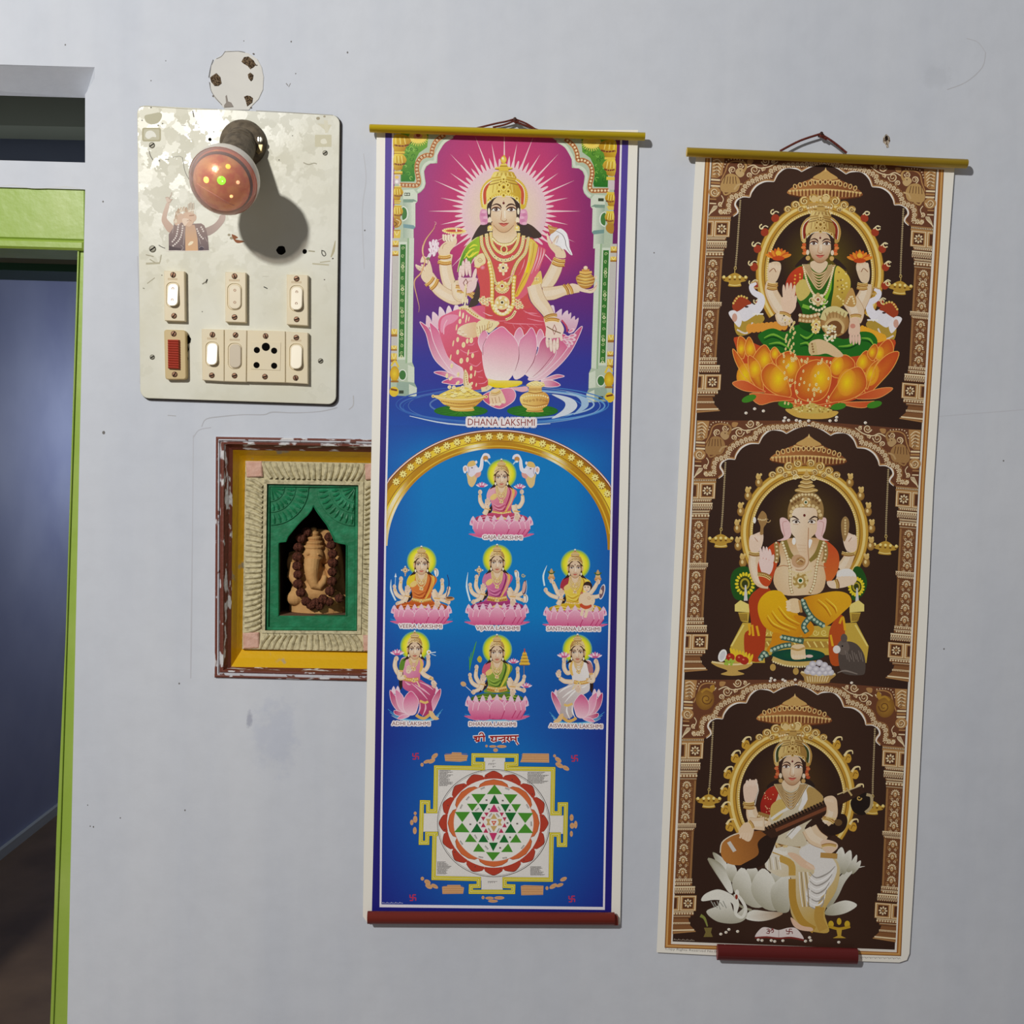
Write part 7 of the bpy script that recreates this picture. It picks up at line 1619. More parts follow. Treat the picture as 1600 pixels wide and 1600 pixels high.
for i in range(3):
    for m in (0,1): arch_side(i,m)
    # parasol over the throne
    q=[(1290,266,56),(1264,682,57),(1242,1088,56)][i]; at_eye(c,q[0],q[1],q[2]/200.0,1.6)
    GB,GL_,GD_=(150,92,48),(222,180,110),(84,44,24)
    c.blob([(-205,118),(-150,80),(-80,50),(-34,20),(0,-4),(34,20),(80,50),(150,80),(205,118),(200,140),(100,160),(0,166),(-100,160),(-200,140)],lg(-200,0,(176,112,60),160,40,(120,68,36)),n=3)
    c.blob([(-70,44),(-30,16),(0,0),(30,16),(70,44),(0,54)],(196,150,84),n=3); c.stroke([(-82,54),(0,66),(82,54)],9,GL_); c.poly([(-8,6),(0,-16),(8,6)],GL_)
    for k in range(13): x=-168+28*k; y=100-34*(1-(x/180.0) ** 2); c.ell(x,y,11,15,GL_,rot=x*.1); c.ell(x,y,6,10,GD_,rot=x*.1)
    c.stroke([(-204,122),(-100,112),(0,108),(100,112),(204,122)],10,GL_)
    for k in range(41): x=-196+9.8*k; y=118-10*(1-(x/200.0) ** 2); c.stroke([(x,y),(x*.985,y+26+14*(1-(x/200.0) ** 2))],4,[GL_,GD_][k % 2])
    c.stroke([(-200,142),(-100,158),(0,163),(100,158),(200,142)],7,GD_)
    # ring of the throne back
    cx,cy=[(1281,427),(1257,833),(1236.5,1246)][i]; RX=98; RY=[112,103,106][i]
    plane()
    glow=[(96,84,20),(84,66,24),(76,54,24)][i]; c.ell(cx,cy,RX-14,RY-14,lambda x,y: mixc(glow,DB,math.hypot(x-cx-2,y-cy+20)/66.0),n=40,rings=8)
    a0,a1=math.radians(-218),math.radians(38); N=56
    for r,w,col in ((0,5,(110,74,20)),(-2.5,8,(196,146,54)),(-4.5,4.5,(236,204,120)),(-9,5,(186,134,44)),(-11.5,1.5,(110,70,20)),(-14.5,5,(206,164,76))):
        c.stroke([(cx+(RX+r)*math.cos(a0+(a1-a0)*k/N),cy+(RY+r)*math.sin(a0+(a1-a0)*k/N)) for k in range(N+1)],w,col,smooth=False)
    c.beads([(cx+(RX-15.5)*math.cos(a0+(a1-a0)*k/N),cy+(RY-15.5)*math.sin(a0+(a1-a0)*k/N)) for k in range(N+1)],1.3,(244,220,150),3.6,smooth=False)
    for k in range(-8,9):
        if abs(k) < 3: continue
        a=math.radians(-90+k*14.2); x,y=cx+(RX+7)*math.cos(a),cy+(RY+7)*math.sin(a); dr=math.degrees(a)
        if i == 0: c.ell(x-2*math.cos(a),y-2*math.sin(a),6,6.5,(150,52,30),rot=dr); c.curl(x+3*math.cos(a),y+3*math.sin(a)-5,4.6,(240,214,150),2,a+1,.9,1 if k > 0 else -1); c.stroke([(x-4,y-4),(x+2,y-9),(x+7,y-7)],1.6,(246,226,170))
        elif i == 1: c.ell(x,y+2,6,7.5,(186,142,70),(130,90,40)); c.ell(x+(1 if k > 0 else -1),y-7,4,4.4,(206,164,90)); c.ell(x-2,y-10.5,2,2.2,(222,184,110)); c.ell(x+3,y-10.5,2,2.2,(222,184,110)); c.ell(x-1,y+1,2,3,(236,206,140))
        else: c.blob([(x-6,y+5),(x-5,y-4),(x+3,y-6),(x+6,y+2),(x+2,y+8)],(196,144,50)); c.stroke([(x-5,y-3),(x,y-10),(x+7,y-11),(x+8,y-6)],(4,2.4,1.2),(244,216,150)); c.stroke([(x-3,y+4),(x,y-2),(x+4,y)],1,(110,70,20))
    for s in (-1,1):    # crest scrolls
        for x,y,r in [(10,-RY-6,7),(24,-RY-1,8),(38,-RY+5,7),(50,-RY+12,6),(16,-RY+8,6),(30,-RY+12,5)]: c.ell(cx+s*x,cy+y,r*1.05,r*.9,(176,130,62)); c.curl(cx+s*x,cy+y,r*.85,(240,212,140),1.8,x,1.4,s); c.curl(cx+s*x,cy+y+.8,r*.6,(96,60,24),1.2,x+.5,1.1,s)
        c.curl(cx+s*14,cy-RY+16,5,(244,220,160),1.8,0,1.3,s)
    if i != 1: c.poly([(cx-16,cy-RY+2),(cx+16,cy-RY+2),(cx+20,cy-RY+14),(cx-20,cy-RY+14)],(186,142,76)); [c.ell(cx+x,cy-RY-4,5,5.5,(222,186,120)) for x in (-9,0,9)]; c.beads([(cx-18,cy-RY+10),(cx,cy-RY+7),(cx+18,cy-RY+10)],1.6,(246,224,170),4)
def coinrain(pts,r=9): [(c.ell(x,y,r,r*1.7,(246,222,150),rot=8),c.ell(x+1,y,r*.5,r,(206,160,70),rot=8)) for x,y in pts]
def flowers(pts):
    for x,y in pts: c.ell(x,y,14,12,(240,232,216)); c.ell(x+5,y+3,6,5,(190,160,120))
SK2=(228,196,158)
def neck_gold(X,Y,w,rows,g=(176,134,76),gl=(238,212,160)):
    for k in range(rows): r=w*(.55+.17*k); p=[(X-w*.5-k*w*.06,Y),(X-w*.36,Y+r*.55),(X,Y+r*.85),(X+w*.36,Y+r*.55),(X+w*.5+k*w*.06,Y)]; c.stroke(p,w*.1,(104,70,36)); c.stroke(p,w*.075,g); c.beads(p,w*.03,gl,w*.075)
# ---- upper picture: goddess with coin pot on the orange lotus
c.zoom(1130,320,.1875)
for s,X,Y in ((1,175,880),(-1,1360,930)):      # elephants
    T0=c.T; c.T=(lambda T0,X,Y,s: (lambda a,b: T0(X+s*a,Y+b)))(T0,X,Y,s)
    c.blob([(-80,80),(0,20),(120,20),(170,70),(110,140),(30,200),(-60,200)],(170,136,50)); c.blob([(-60,0),(-20,-70),(60,-60),(130,0),(60,60),(-10,90)],(232,228,236)); c.blob([(-100,-30),(-70,-110),(0,-110),(60,-60),(20,-40),(-60,10)],(150,56,30)); c.beads([(-90,-60),(-40,-120),(30,-100)],10,(226,184,90),24)
    c.stroke([(80,10),(130,-40),(140,-110),(80,-150),(60,-200),(100,-230)],(90,70,56,46,40,26),(236,232,242)); c.stroke([(60,-230),(110,-240),(120,-190),(80,-190)],12,(190,150,90)); c.stroke([(70,30),(160,30)],12,(250,246,236)); c.blob([(-130,20),(-80,0),(-20,60),(-40,140),(-90,90)],(240,234,238)); c.ell(-80,60,22,36,(206,150,130)); c.ell(20,-30,16,8,(60,40,40)); c.stroke([(-60,160),(20,190),(70,100)],14,(226,210,200)); c.T=T0
OR1,OR2,OR3=(190,66,30),(232,130,40),(250,206,20)
def opetal(pts,cx,cy,r):
    c.blob(pts,lambda x,y: mixc(mixc(OR3,(224,112,36),math.hypot(x-cx,y-cy)/r*1.4),OR1,math.hypot(x-cx,y-cy)/r*1.3),n=4,fan=True); c.ell(cx,cy,r*.34,r*.5,OR3,(226,130,34),rot=10,rings=5); c.stroke(pts,6,(246,160,70),n=4,closed=True)
for k in range(9): c.ell(220+k*36,1030-3*k,30,40,(226,140,50)); c.ell(1160+k*22,1050+9*k,26,46,(240,160,40))
c.blob([(120,1100),(110,1200),(170,1400),(300,1540),(500,1640),(770,1680),(1050,1640),(1240,1540),(1370,1400),(1420,1220),(1400,1120),(1000,1240),(500,1240)],OR1,n=4)
c.stroke([(450,1300),(540,1320),(620,1330),(880,1340)],90,(206,100,36))
GR,GRL,GRD=(30,96,24),(110,170,50),(10,56,14)
c.blob([(290,1100),(340,1050),(420,1030),(520,1060),(620,1000),(760,1020),(1000,1120),(1130,1060),(1240,1070),(1285,1150),(1200,1240),(1000,1270),(760,1260),(560,1250),(380,1200)],GR,n=4)
for p in [[(340,1110),(420,1080),(520,1130)],[(380,1160),(470,1150),(560,1200)],[(640,1080),(700,1110),(760,1060)],[(1150,1110),(1220,1120),(1260,1180)],[(960,1180),(1060,1170),(1150,1120)],[(640,1160),(700,1150),(720,1200)]]: c.stroke(p,(6,18,6),GRL); c.stroke([(x,y+22) for x,y in p],(4,12,4),GRD)
for pts,cx,cy,r in [([(130,1100),(190,1140),(170,1280),(120,1240)],150,1200,90),([(215,1100),(260,1180),(265,1260),(200,1260),(180,1180)],225,1200,110),([(1380,1120),(1420,1200),(1380,1330),(1300,1300),(1270,1250),(1310,1170)],1300,1240,120),
    ([(80,1200),(140,1270),(230,1420),(330,1560),(180,1440),(100,1300)],180,1420,200),([(1465,1230),(1420,1350),(1320,1470),(1200,1580),(1180,1480),(1280,1330),(1380,1240)],1230,1410,200),([(340,1165),(400,1240),(410,1310),(340,1390),(280,1350),(250,1270)],345,1290,140),([(430,1185),(480,1250),(500,1340),(430,1330),(390,1240)],430,1240,90),([(1190,1215),(1260,1290),(1250,1400),(1160,1390),(1110,1320)],1160,1310,130),([(1260,1160),(1290,1210),(1250,1300),(1200,1240)],1240,1230,80),
    ([(215,1255),(290,1310),(320,1400),(330,1560),(240,1470),(210,1350)],265,1370,150),([(1300,1290),(1260,1360),(1200,1540),(1190,1440),(1230,1340)],1230,1410,130),([(1000,1250),(1080,1290),(1090,1360),(980,1440),(900,1420),(900,1330)],950,1340,160),([(540,1220),(620,1280),(640,1400),(560,1500),(480,1400),(440,1290)],560,1350,160),
    ([(400,1320),(500,1400),(550,1500),(560,1600),(440,1580),(340,1500),(320,1390)],460,1450,230),([(1130,1350),(1190,1440),(1180,1540),(1060,1620),(880,1640),(950,1500),(1010,1400)],1030,1480,230),([(780,1290),(880,1350),(900,1450),(860,1580),(760,1640),(620,1600),(600,1460),(650,1350)],810,1440,260)]: opetal(pts,cx,cy,r)
for pts in [[(80,1480),(180,1465),(300,1530),(350,1560),(200,1555),(110,1520)],[(220,1575),(400,1580),(600,1620),(420,1640),(300,1665)],[(1410,1525),(1280,1535),(1100,1610),(1270,1615),(1370,1570)],[(980,1650),(1200,1640),(1260,1640),(1180,1690),(1060,1680)],[(560,1650),(760,1670),(960,1640),(880,1690),(620,1690)]]: c.blob(pts,lg(pts[0][0],0,(214,100,50),pts[2][0],0,OR1)); c.stroke(pts,5,(246,150,80),closed=True)
for x,y,r in [(215,1615,-20),(520,1665,10),(960,1680,-10),(1260,1665,-14)]: c.ell(x,y,64,28,(56,120,30),rot=r)
c.blob([(525,1700),(740,1720),(950,1720),(920,1765),(820,1785),(660,1780),(570,1750)],(206,160,70)); c.blob([(570,1700),(680,1670),(740,1650),(820,1680),(910,1715),(740,1740)],(200,170,80)); rn=random.Random(3)
for k in range(60): c.ell(740+rn.uniform(-150,150),1705+rn.uniform(-36,22),8,6,rn.choice([(246,222,140),(150,110,40),(220,180,90)]))
limb(c,[(410,640),(400,720),(470,850),(540,900)],[90,100,120,120],SK2); limb(c,[(1190,660),(1180,740),(1120,850),(1060,900)],[90,100,120,120],SK2)
for s,X in ((1,420),(-1,1170)):
    c.blob([(X-s*40,640),(X-s*50,540),(X-s*20,480),(X+s*50,480),(X+s*60,540),(X+s*20,640)],SK2); [c.ell(X-s*30+s*k*26,510+6*k,14,28,(238,208,174)) for k in range(4)]; c.stroke([(X-s*36,560),(X,530),(X+s*20,560)],7,(150,100,70)); bangle(c,(X-50,660),(X+34,664),30,(180,130,60)); bangle(c,(X-54,690),(X+30,694),26,(180,130,60))
for X,Y in ((460,410),(1138,430)):
    for k in range(-4,5): c.ell(X+k*16,Y-10+abs(k)*7,15,46,[(236,130,40),(206,84,30)][k % 2],rot=k*18)
    c.ell(X,Y-8,24,20,(246,176,50)); c.ell(X,Y+36,52,20,(190,64,26))
c.blob([(640,460),(700,420),(720,480),(600,520)],(44,30,26)); c.blob([(900,440),(960,460),(1030,540),(940,500)],(44,30,26))
c.blob([(670,500),(580,560),(540,640),(600,760),(660,900),(640,1020),(820,1080),(900,980),(960,850),(1060,700),(1040,590),(930,500)],lg(600,600,(60,120,30),900,900,GRD),n=4)
c.blob([(660,515),(570,560),(520,660),(540,780),(600,760),(660,640)],lg(640,540,(196,60,30),560,740,(160,40,26))); c.beads([(600,590),(590,680),(570,740)],9,(240,160,60),30); c.beads([(640,580),(640,640)],9,(240,160,60),26)
c.blob([(600,690),(660,620),(720,660),(720,740),(640,800)],(206,180,90)); c.blob([(960,510),(1050,600),(1060,700),(1040,800),(960,860),(900,860),(920,700),(930,560)],lg(940,560,(222,186,70),1000,840,(170,134,50)))
for k in range(26): c.ell(950+rn.uniform(0,90),560+rn.uniform(0,270),8,8,rn.choice([(240,214,130),(140,104,40)]))
c.stroke([(900,600),(880,700),(830,860)],(10,40,10),(120,180,40)); c.stroke([(660,840),(720,860)],30,GRL)
c.blob([(740,470),(730,520),(800,570),(860,520),(860,470)],SK2); neck_gold(798,500,170,6); c.stroke([(670,520),(700,640),(750,740),(800,760),(850,740),(890,640),(920,520)],18,(206,170,110)); c.beads([(670,520),(700,640),(750,740),(800,760),(850,740),(890,640),(920,520)],7,(250,234,190),18); jewel(c,790,790,50,(140,70,50),(206,170,110),(246,228,180)); 
for s in (-1,1): c.curl(790+s*52,800,30,(240,220,170),9,0,1.2,s)
c.beads([(730,850),(790,880),(850,850)],12,(244,226,180),26)
c.stroke([(630,940),(720,950),(800,930)],70,(160,116,66)); c.beads([(640,920),(720,930),(800,912)],14,(236,210,160),32); c.beads([(640,960),(720,970),(800,952)],12,(220,186,130),28); jewel(c,775,1000,40,(120,70,50)); jewel(c,770,1040,32,(120,70,50))
c.blob([(720,1150),(800,1120),(900,1160),(1000,1250),(940,1270),(860,1240),(790,1250),(720,1240)],(222,184,136)); c.stroke([(740,1150),(760,1250)],60,(206,176,120)); c.beads([(740,1160),(755,1240)],9,(140,100,60),22)
limb(c,[(1060,800),(1110,890),(1100,980)],[130,130,90],SK2); c.blob([(1010,800),(1070,690),(1110,800),(1090,850),(1030,840)],(190,140,76)); c.beads([(1030,820),(1070,760),(1095,830)],9,(244,220,160),20)
c.ell(930,980,120,120,(206,170,110),(150,104,56)); c.stroke([(830,960),(860,890),(940,870),(1030,920)],50,(214,196,130)); [c.stroke([(850+k*32,900-14*math.sin(k*.6)),(866+k*26,950-10*math.sin(k*.6))],7,(140,104,56)) for k in range(6)]
c.ell(930,1020,76,66,(110,70,36)); c.stroke([(860,1060),(856,1000),(900,960),(960,960),(1000,1010),(990,1070)],22,(206,170,110))
for k in range(46): c.ell(900+rn.uniform(-46,46)-(k % 9)*4,1020+rn.uniform(-20,120),11,9,rn.choice([(248,230,170),(226,196,120),(246,236,200)]))
c.blob([(1050,1000),(1070,940),(1120,940),(1140,1010),(1130,1080),(1050,1080)],(232,190,160)); [c.ell(1062+k*24,1110+10*(k % 2),12,50,(232,186,160)) for k in range(4)]; c.ell(1080,1010,22,20,(206,130,110)); bangle(c,(1150,930),(1060,930),26,(190,140,70))
limb(c,[(470,900),(500,960),(560,930)],[80,100,100],SK2); c.blob([(490,770),(590,780),(605,850),(560,910),(510,900),(485,840)],(236,196,164)); [c.ell(508+k*26,740-16*(k in (1,2)),14,76,(238,198,168),rot=k*4-4) for k in range(4)]; c.ell(600,800,13,46,(238,198,168),rot=10); bangle(c,(560,930),(470,900),26,(190,140,70))
coinrain([(540+rn.uniform(-40,60),960+k*10.5) for k in range(34)],8); coinrain([(500+rn.uniform(0,400),1260+rn.uniform(0,420)) for k in range(56)],8); flowers([(190,1735),(262,1700),(335,1718),(505,1800),(545,1795),(515,1775),(610,1796),(640,1804),(712,1800),(890,1800),(945,1770),(940,1796),(1185,1816)])
at_eye(c,1281.5,380.5,.0745,1)
for s in (-1,1): [c.ell(s*(330+20*math.sin(k*2)),30+60*k,50,34,[(206,84,40),(230,120,60)][k % 2]) for k in range(4)]
hair_frame(c,1.12); face(c,245,(232,196,156),(176,124,84)); hair_frame(c,1.0); GA,GB2,GC=(176,132,62),(226,190,116),(96,62,26); big_crown(c,GA,GB2,GC,(130,40,26))
for s in (-1,1): c.ell(s*258,190,34,56,(236,214,180)); c.ell(s*250,310,48,50,(206,160,90))
# ---- middle picture: elephant-headed god on the throne
c.zoom(1100,880,.175)
TG,TGL,TGD=(196,160,60),(236,210,110),(110,76,24)
c.blob([(235,170),(270,60),(380,30),(450,120),(450,280),(360,330),(270,310)],(30,74,24)); c.blob([(1330,60),(1400,40),(1455,160),(1420,280),(1320,320)],(30,74,24))
for X,Y,r in ((365,185,88),(1360,210,70)):
    for k in range(18): a=k*math.pi/9; c.ell(X+r*.82*math.cos(a),Y+r*math.sin(a),20,12,(236,206,40),rot=math.degrees(a),n=7)
    c.ell(X,Y,r*.66,r*.8,(56,60,20)); c.ell(X,Y,r*.5,r*.6,(170,150,40)); c.ell(X,Y,r*.32,r*.4,(50,56,20)); c.stroke([(X+6,Y+10),(X+8,Y+150)],(12,34),(206,206,200))
for s,X in ((1,275),(-1,1430)):
    c.poly([(X,370),(X+s*50,330),(X+s*130,370),(X+s*130,440),(X,430)],TGL); c.poly([(X+s*30,440),(X+s*130,440),(X+s*120,530),(X+s*60,520)],TG); c.poly([(X+s*70,530),(X+s*240,540),(X+s*270,890),(X-s*20,890),(X-s*40,740)],TG); c.stroke([(X-s*30,740),(X+s*80,550)],14,TGL); [c.stroke([(X+s*(34+12*k),450),(X+s*(54+9*k),515)],6,TGD) for k in range(7)]
c.poly([(480,560),(1220,560),(1220,820),(480,820)],TG); c.stroke([(500,660),(1200,670)],14,TGD); [c.curl(540+k*76,620,30,TGL,9,k,1.3) for k in range(9)]; c.stroke([(500,720),(1200,730)],60,(170,128,50)); [c.stroke([(560+k*60,700),(590+k*60,750)],12,TGL) for k in range(11)]
c.blob([(400,330),(480,230),(560,200),(620,330),(560,560),(520,860),(380,840),(360,640),(420,560)],(166,54,24)); c.blob([(1120,600),(1230,460),(1260,640),(1240,800),(1240,900),(1130,890)],(176,70,26))
for p in [[(400,540),(410,620),(400,640)],[(430,550),(440,650)],[(470,560),(490,650)],[(1210,540),(1240,480),(1260,600)],[(1130,640),(1150,740)]]: c.stroke(p,20,(230,160,30))
c.zoom(1130,730,.16875)
limb(c,[(300,780),(290,900),(340,1040),(420,1060)],[90,110,120,130],SK2); limb(c,[(1180,800),(1130,900),(1090,940)],[80,110,110],SK2)
c.blob([(500,690),(400,760),(320,900),(340,1060),(420,1100),(480,960),(530,760)],(190,66,30)); c.blob([(950,680),(1060,780),(1070,920),(1020,1030),(960,1060),(930,900),(920,740)],lg(960,700,(196,70,34),1000,1030,(206,96,40)))
c.blob([(520,720),(600,660),(900,660),(950,740),(930,900),(950,1040),(900,1160),(740,1185),(560,1180),(470,1080),(480,960),(530,880)],rg(700,1000,330,(240,216,176),(206,156,104),1.8),n=4,fan=True); c.stroke([(490,930),(560,910),(640,930)],8,(176,120,80)); c.stroke([(840,920),(900,910),(950,930)],8,(176,120,80))
c.stroke([(490,700),(500,800),(490,880)],44,(150,116,66)); c.stroke([(940,700),(950,800),(930,880)],44,(150,116,66)); c.beads([(490,700),(500,800),(490,880)],10,(236,214,160),36); c.beads([(940,700),(950,800),(930,880)],10,(236,214,160),36)
for s in (-1,1): c.stroke([(740+s*180,680),(740+s*130,800),(740+s*60,870)],(60,50,30),(130,110,50)); p=[(740+s*190,700),(740+s*140,850),(740+s*120,960),(730+s*110,1080),(720+s*80,1170)]; c.stroke(p,26,(150,110,60)); c.beads(p,12,(244,226,176),26)
jewel(c,715,1050,66,(40,80,40),(170,136,70),(226,200,140),14); [c.curl(715+s*80,990,34,(230,206,150),10,0,1.3,s) for s in (-1,1)]; c.beads([(610,960),(715,985),(820,960)],12,(226,196,140),26)
for s in (-1,1): c.blob([(740+s*x,y) for x,y in [(120,520),(170,470),(215,480),(205,580),(180,650),(240,680),(150,670),(110,620)]],(236,190,186)); c.stroke([(740+s*150,500),(740+s*190,520),(740+s*170,640)],8,(206,150,146))
c.blob([(620,480),(650,390),(740,360),(860,390),(870,480),(860,600),(800,680),(790,860),(760,940),(690,960),(630,900),(660,840),(720,840),(680,740),(670,660),(630,600)],lg(640,500,(244,220,190),860,600,(228,190,150)),n=5)
c.blob([(640,900),(640,830),(700,810),(760,850),(750,910),(690,930)],(196,150,110)); c.ell(715,870,44,40,(176,130,80)); c.stroke([(690,850),(740,880)],9,(120,80,50)); c.stroke([(680,880),(720,850),(750,870)],7,(230,200,150)); c.stroke([(790,560),(785,760),(790,880),(740,950),(670,950)],8,(176,126,90)); [c.stroke([(690,y),(770,y+4)],5,(214,176,140)) for y in (720,750,780)]
c.ell(655,685,18,34,(250,246,236)); c.blob([(795,670),(825,680),(800,750),(790,720)],(250,246,236))
for s in (-1,1):
    X=748+s*72; c.stroke([(X+s*60,470),(X+s*20,458),(X-s*26,490)],(6,16,8),(60,40,30)); c.ell(X,505,34,17,(240,226,210),rot=s*12); c.ell(X,506,13,13,(50,34,28)); c.stroke([(X+s*40,500),(X,486),(X-s*36,516)],7,(60,40,34)); c.stroke([(X+s*30,525),(X-s*20,530)],5,(190,140,110))
c.ell(752,446,12,14,(90,30,26)); c.blob([(600,480),(600,380),(640,280),(700,240),(840,240),(900,290),(930,380),(920,480),(880,470),(860,390),(800,375),(690,375),(650,400),(620,470)],(150,116,68),n=4)
c.beads([(625,450),(640,390),(690,360),(770,352),(850,366),(890,410),(905,460)],17,(222,190,130),38); c.beads([(640,340),(700,300),(770,290),(850,300),(895,350)],14,(110,76,40),34); c.beads([(630,310),(700,262),(770,252),(850,262),(905,320)],13,(232,204,146),30); jewel(c,765,325,44,(30,60,30),(190,150,90),(240,216,160))
for y,w,h in ((215,108,26),(175,78,24),(140,60,22),(105,46,20),(80,34,20)): c.ell(770,y,w,h,(186,146,80)); c.stroke([(770-w*.9,y-4),(770,y+h*.5),(770+w*.9,y-4)],7,(236,206,140)); c.stroke([(770-w*.85,y+8),(770,y+h),(770+w*.85,y+8)],5,(96,62,30))
c.poly([(745,75),(772,20),(798,75)],(200,160,90))
for X,Y,s in ((310,690,1),(1170,700,-1)): c.blob([(X-s*66,650),(X-s*20,620),(X+s*50,600),(X+s*60,680),(X+s*20,780),(X-s*60,770)],(238,204,176)); [c.ell(X-s*46+s*k*22,650+8*(k % 2),13,24,(244,214,190)) for k in range(4)]; bangle(c,(X-70,795),(X+46,800),34,(150,116,60)); c.stroke([(X-s*20,650),(X+s*10,690)],6,(170,120,96))
c.blob([(320,480),(340,430),(365,405),(400,440),(405,510),(375,560),(370,620),(340,620),(345,550)],(150,112,66)); c.beads([(325,480),(365,490),(402,480)],8,(226,196,140),18); c.curl(412,490,26,(176,140,90),9,0,.9); c.ell(290,490,14,30,(244,240,230)); c.blob([(1095,500),(1130,455),(1165,500),(1160,600),(1120,690),(1095,600)],(150,116,70)); c.beads([(1130,490),(1130,640)],10,(220,190,130),26)
c.blob([(335,850),(440,870),(465,900),(440,980),(390,1010),(350,960)],(240,206,196)); [c.ell(352+k*28,815-16*(k in (1,2))+k*4,15,72,(242,208,198),rot=-6) for k in range(4)]; c.ell(458,850,14,44,(242,208,198),rot=8); bangle(c,(440,1030),(320,990),40,(160,124,64))
c.blob([(1040,1040),(1060,960),(1140,940),(1220,980),(1230,1060),(1130,1110),(1000,1120),(960,1060)],(236,206,176)); c.blob([(1050,1010),(1090,950),(1180,945),(1230,1010),(1150,1010)],(236,232,226)); [c.ell(1100+k*34,1050,17,44,(238,208,176)) for k in range(4)]; bangle(c,(1060,1120),(1040,1040),34,(160,124,64))
c.zoom(1100,880,.175)
YL,YD=(240,186,20),(206,126,20)
c.blob([(480,420),(500,320),(580,250),(680,250),(740,320),(830,440),(880,560),(860,650),(740,660),(600,610),(520,540)],rg(620,340,360,YL,YD),n=5,fan=True); c.blob([(880,320),(1000,280),(1180,250),(1290,280),(1315,360),(1240,440),(1130,540),(1060,560),(980,480),(920,420)],rg(1200,330,330,(240,176,30),(200,120,20)),n=5,fan=True); c.blob([(620,620),(720,650),(780,700),(700,760),(560,790),(600,700)],YD); c.blob([(800,470),(900,480),(980,560),(960,640),(880,660),(860,560)],YD)
for p in [[(560,480),(620,560),(760,620)],[(600,440),(680,540),(820,600)],[(660,400),(740,500),(850,560)],[(1010,340),(1080,400),(1130,480)],[(1080,330),(1160,400),(1180,450)]]: c.stroke(p,(4,12,4),(176,100,16)); c.stroke([(x+8,y-18) for x,y in p],(4,10,4),(250,206,60))
for p in [[(880,330),(920,420),(980,500),(1070,560)],[(940,490),(890,560),(920,620)],[(690,660),(790,680),(890,700)],[(600,780),(700,740),(780,730)],[(500,860),(540,800),(560,840)]]: c.stroke(p,50,(60,90,76)); c.beads(p,14,(170,196,170),34)
c.blob([(735,360),(770,320),(840,320),(870,380),(850,440),(790,440),(750,410)],(236,200,150)); [c.ell(752+5*(k % 2),345+k*24,22,13,(244,212,166)) for k in range(4)]; c.stroke([(850,330),(870,440)],22,(190,140,80))
c.ell(840,820,240,56,(20,80,44),(16,60,50)); c.stroke([(610,850),(720,890),(850,900),(1000,890)],40,(200,166,90)); c.beads([(620,880),(730,915),(860,925),(960,915)],9,(244,222,160),22); [c.ell(x,y,26,32,(180,140,70)) for x,y in ((615,930),(820,965))]
c.blob([(775,770),(800,730),(890,730),(905,800),(900,850),(790,855)],(236,200,150)); [c.ell(795+k*26,835,13,20,(244,214,172)) for k in range(5)]; c.stroke([(780,760),(840,775),(900,755)],18,(190,146,80)); c.ell(940,830,34,14,(230,190,180))
c.blob([(70,880),(260,890),(430,890),(380,940),(300,960),(360,990),(250,1005),(150,990),(210,960),(110,920)],(190,150,76)); c.stroke([(70,880),(250,905),(430,890)],14,(240,216,150)); c.ell(165,825,36,58,(244,242,238),rot=20); c.ell(165,825,24,44,(206,206,210),rot=20)
for k in range(8): c.ell(250+k*24,800+k*8,13,48,(236,190,40),rot=-20+k*6)
for x,y in ((235,840),(320,850),(360,870)): c.ell(x,y,40,36,(160,40,26)); c.ell(x-8,y-10,10,8,(220,110,80))
for k in range(14): c.ell(180+rn.uniform(0,90),860+rn.uniform(0,50),13,12,(150,180,60))
c.blob([(865,970),(1020,980),(1175,990),(1130,1040),(1100,1070),(920,1070),(890,1020)],(170,130,70)); [c.stroke([(920+k*24,1010),(930+k*20,1060)],10,(230,200,140)) for k in range(9)]; c.stroke([(868,970),(1020,1000),(1172,988)],16,(236,210,150))
for x,y in [(925,965),(975,975),(1030,980),(1085,978),(1130,975),(940,935),(1000,945),(1060,945),(1110,940),(970,900),(1030,890),(1075,910)]: c.ell(x,y,32,28,(236,232,238),(176,172,184))
c.blob([(1240,980),(1200,860),(1210,760),(1260,700),(1360,720),(1430,820),(1440,960),(1400,1000)],(74,64,58)); c.blob([(1180,780),(1210,700),(1270,690),(1300,760),(1250,820)],(96,84,76)); c.ell(1250,670,30,40,(86,74,68)); c.ell(1185,770,34,36,(230,220,214)); c.ell(1235,740,8,8,(20,16,16)); c.stroke([(1190,980),(1260,960),(1370,990)],(6,16,8),(120,108,100)); [c.stroke([(1260+k*20,780+16*(k % 3)),(1280+k*20,860+20*(k % 2))],6,(116,104,96)) for k in range(8)]
flowers([(600,1028),(592,1052),(632,1044),(704,1040),(725,1052),(815,1040),(1318,1068)])
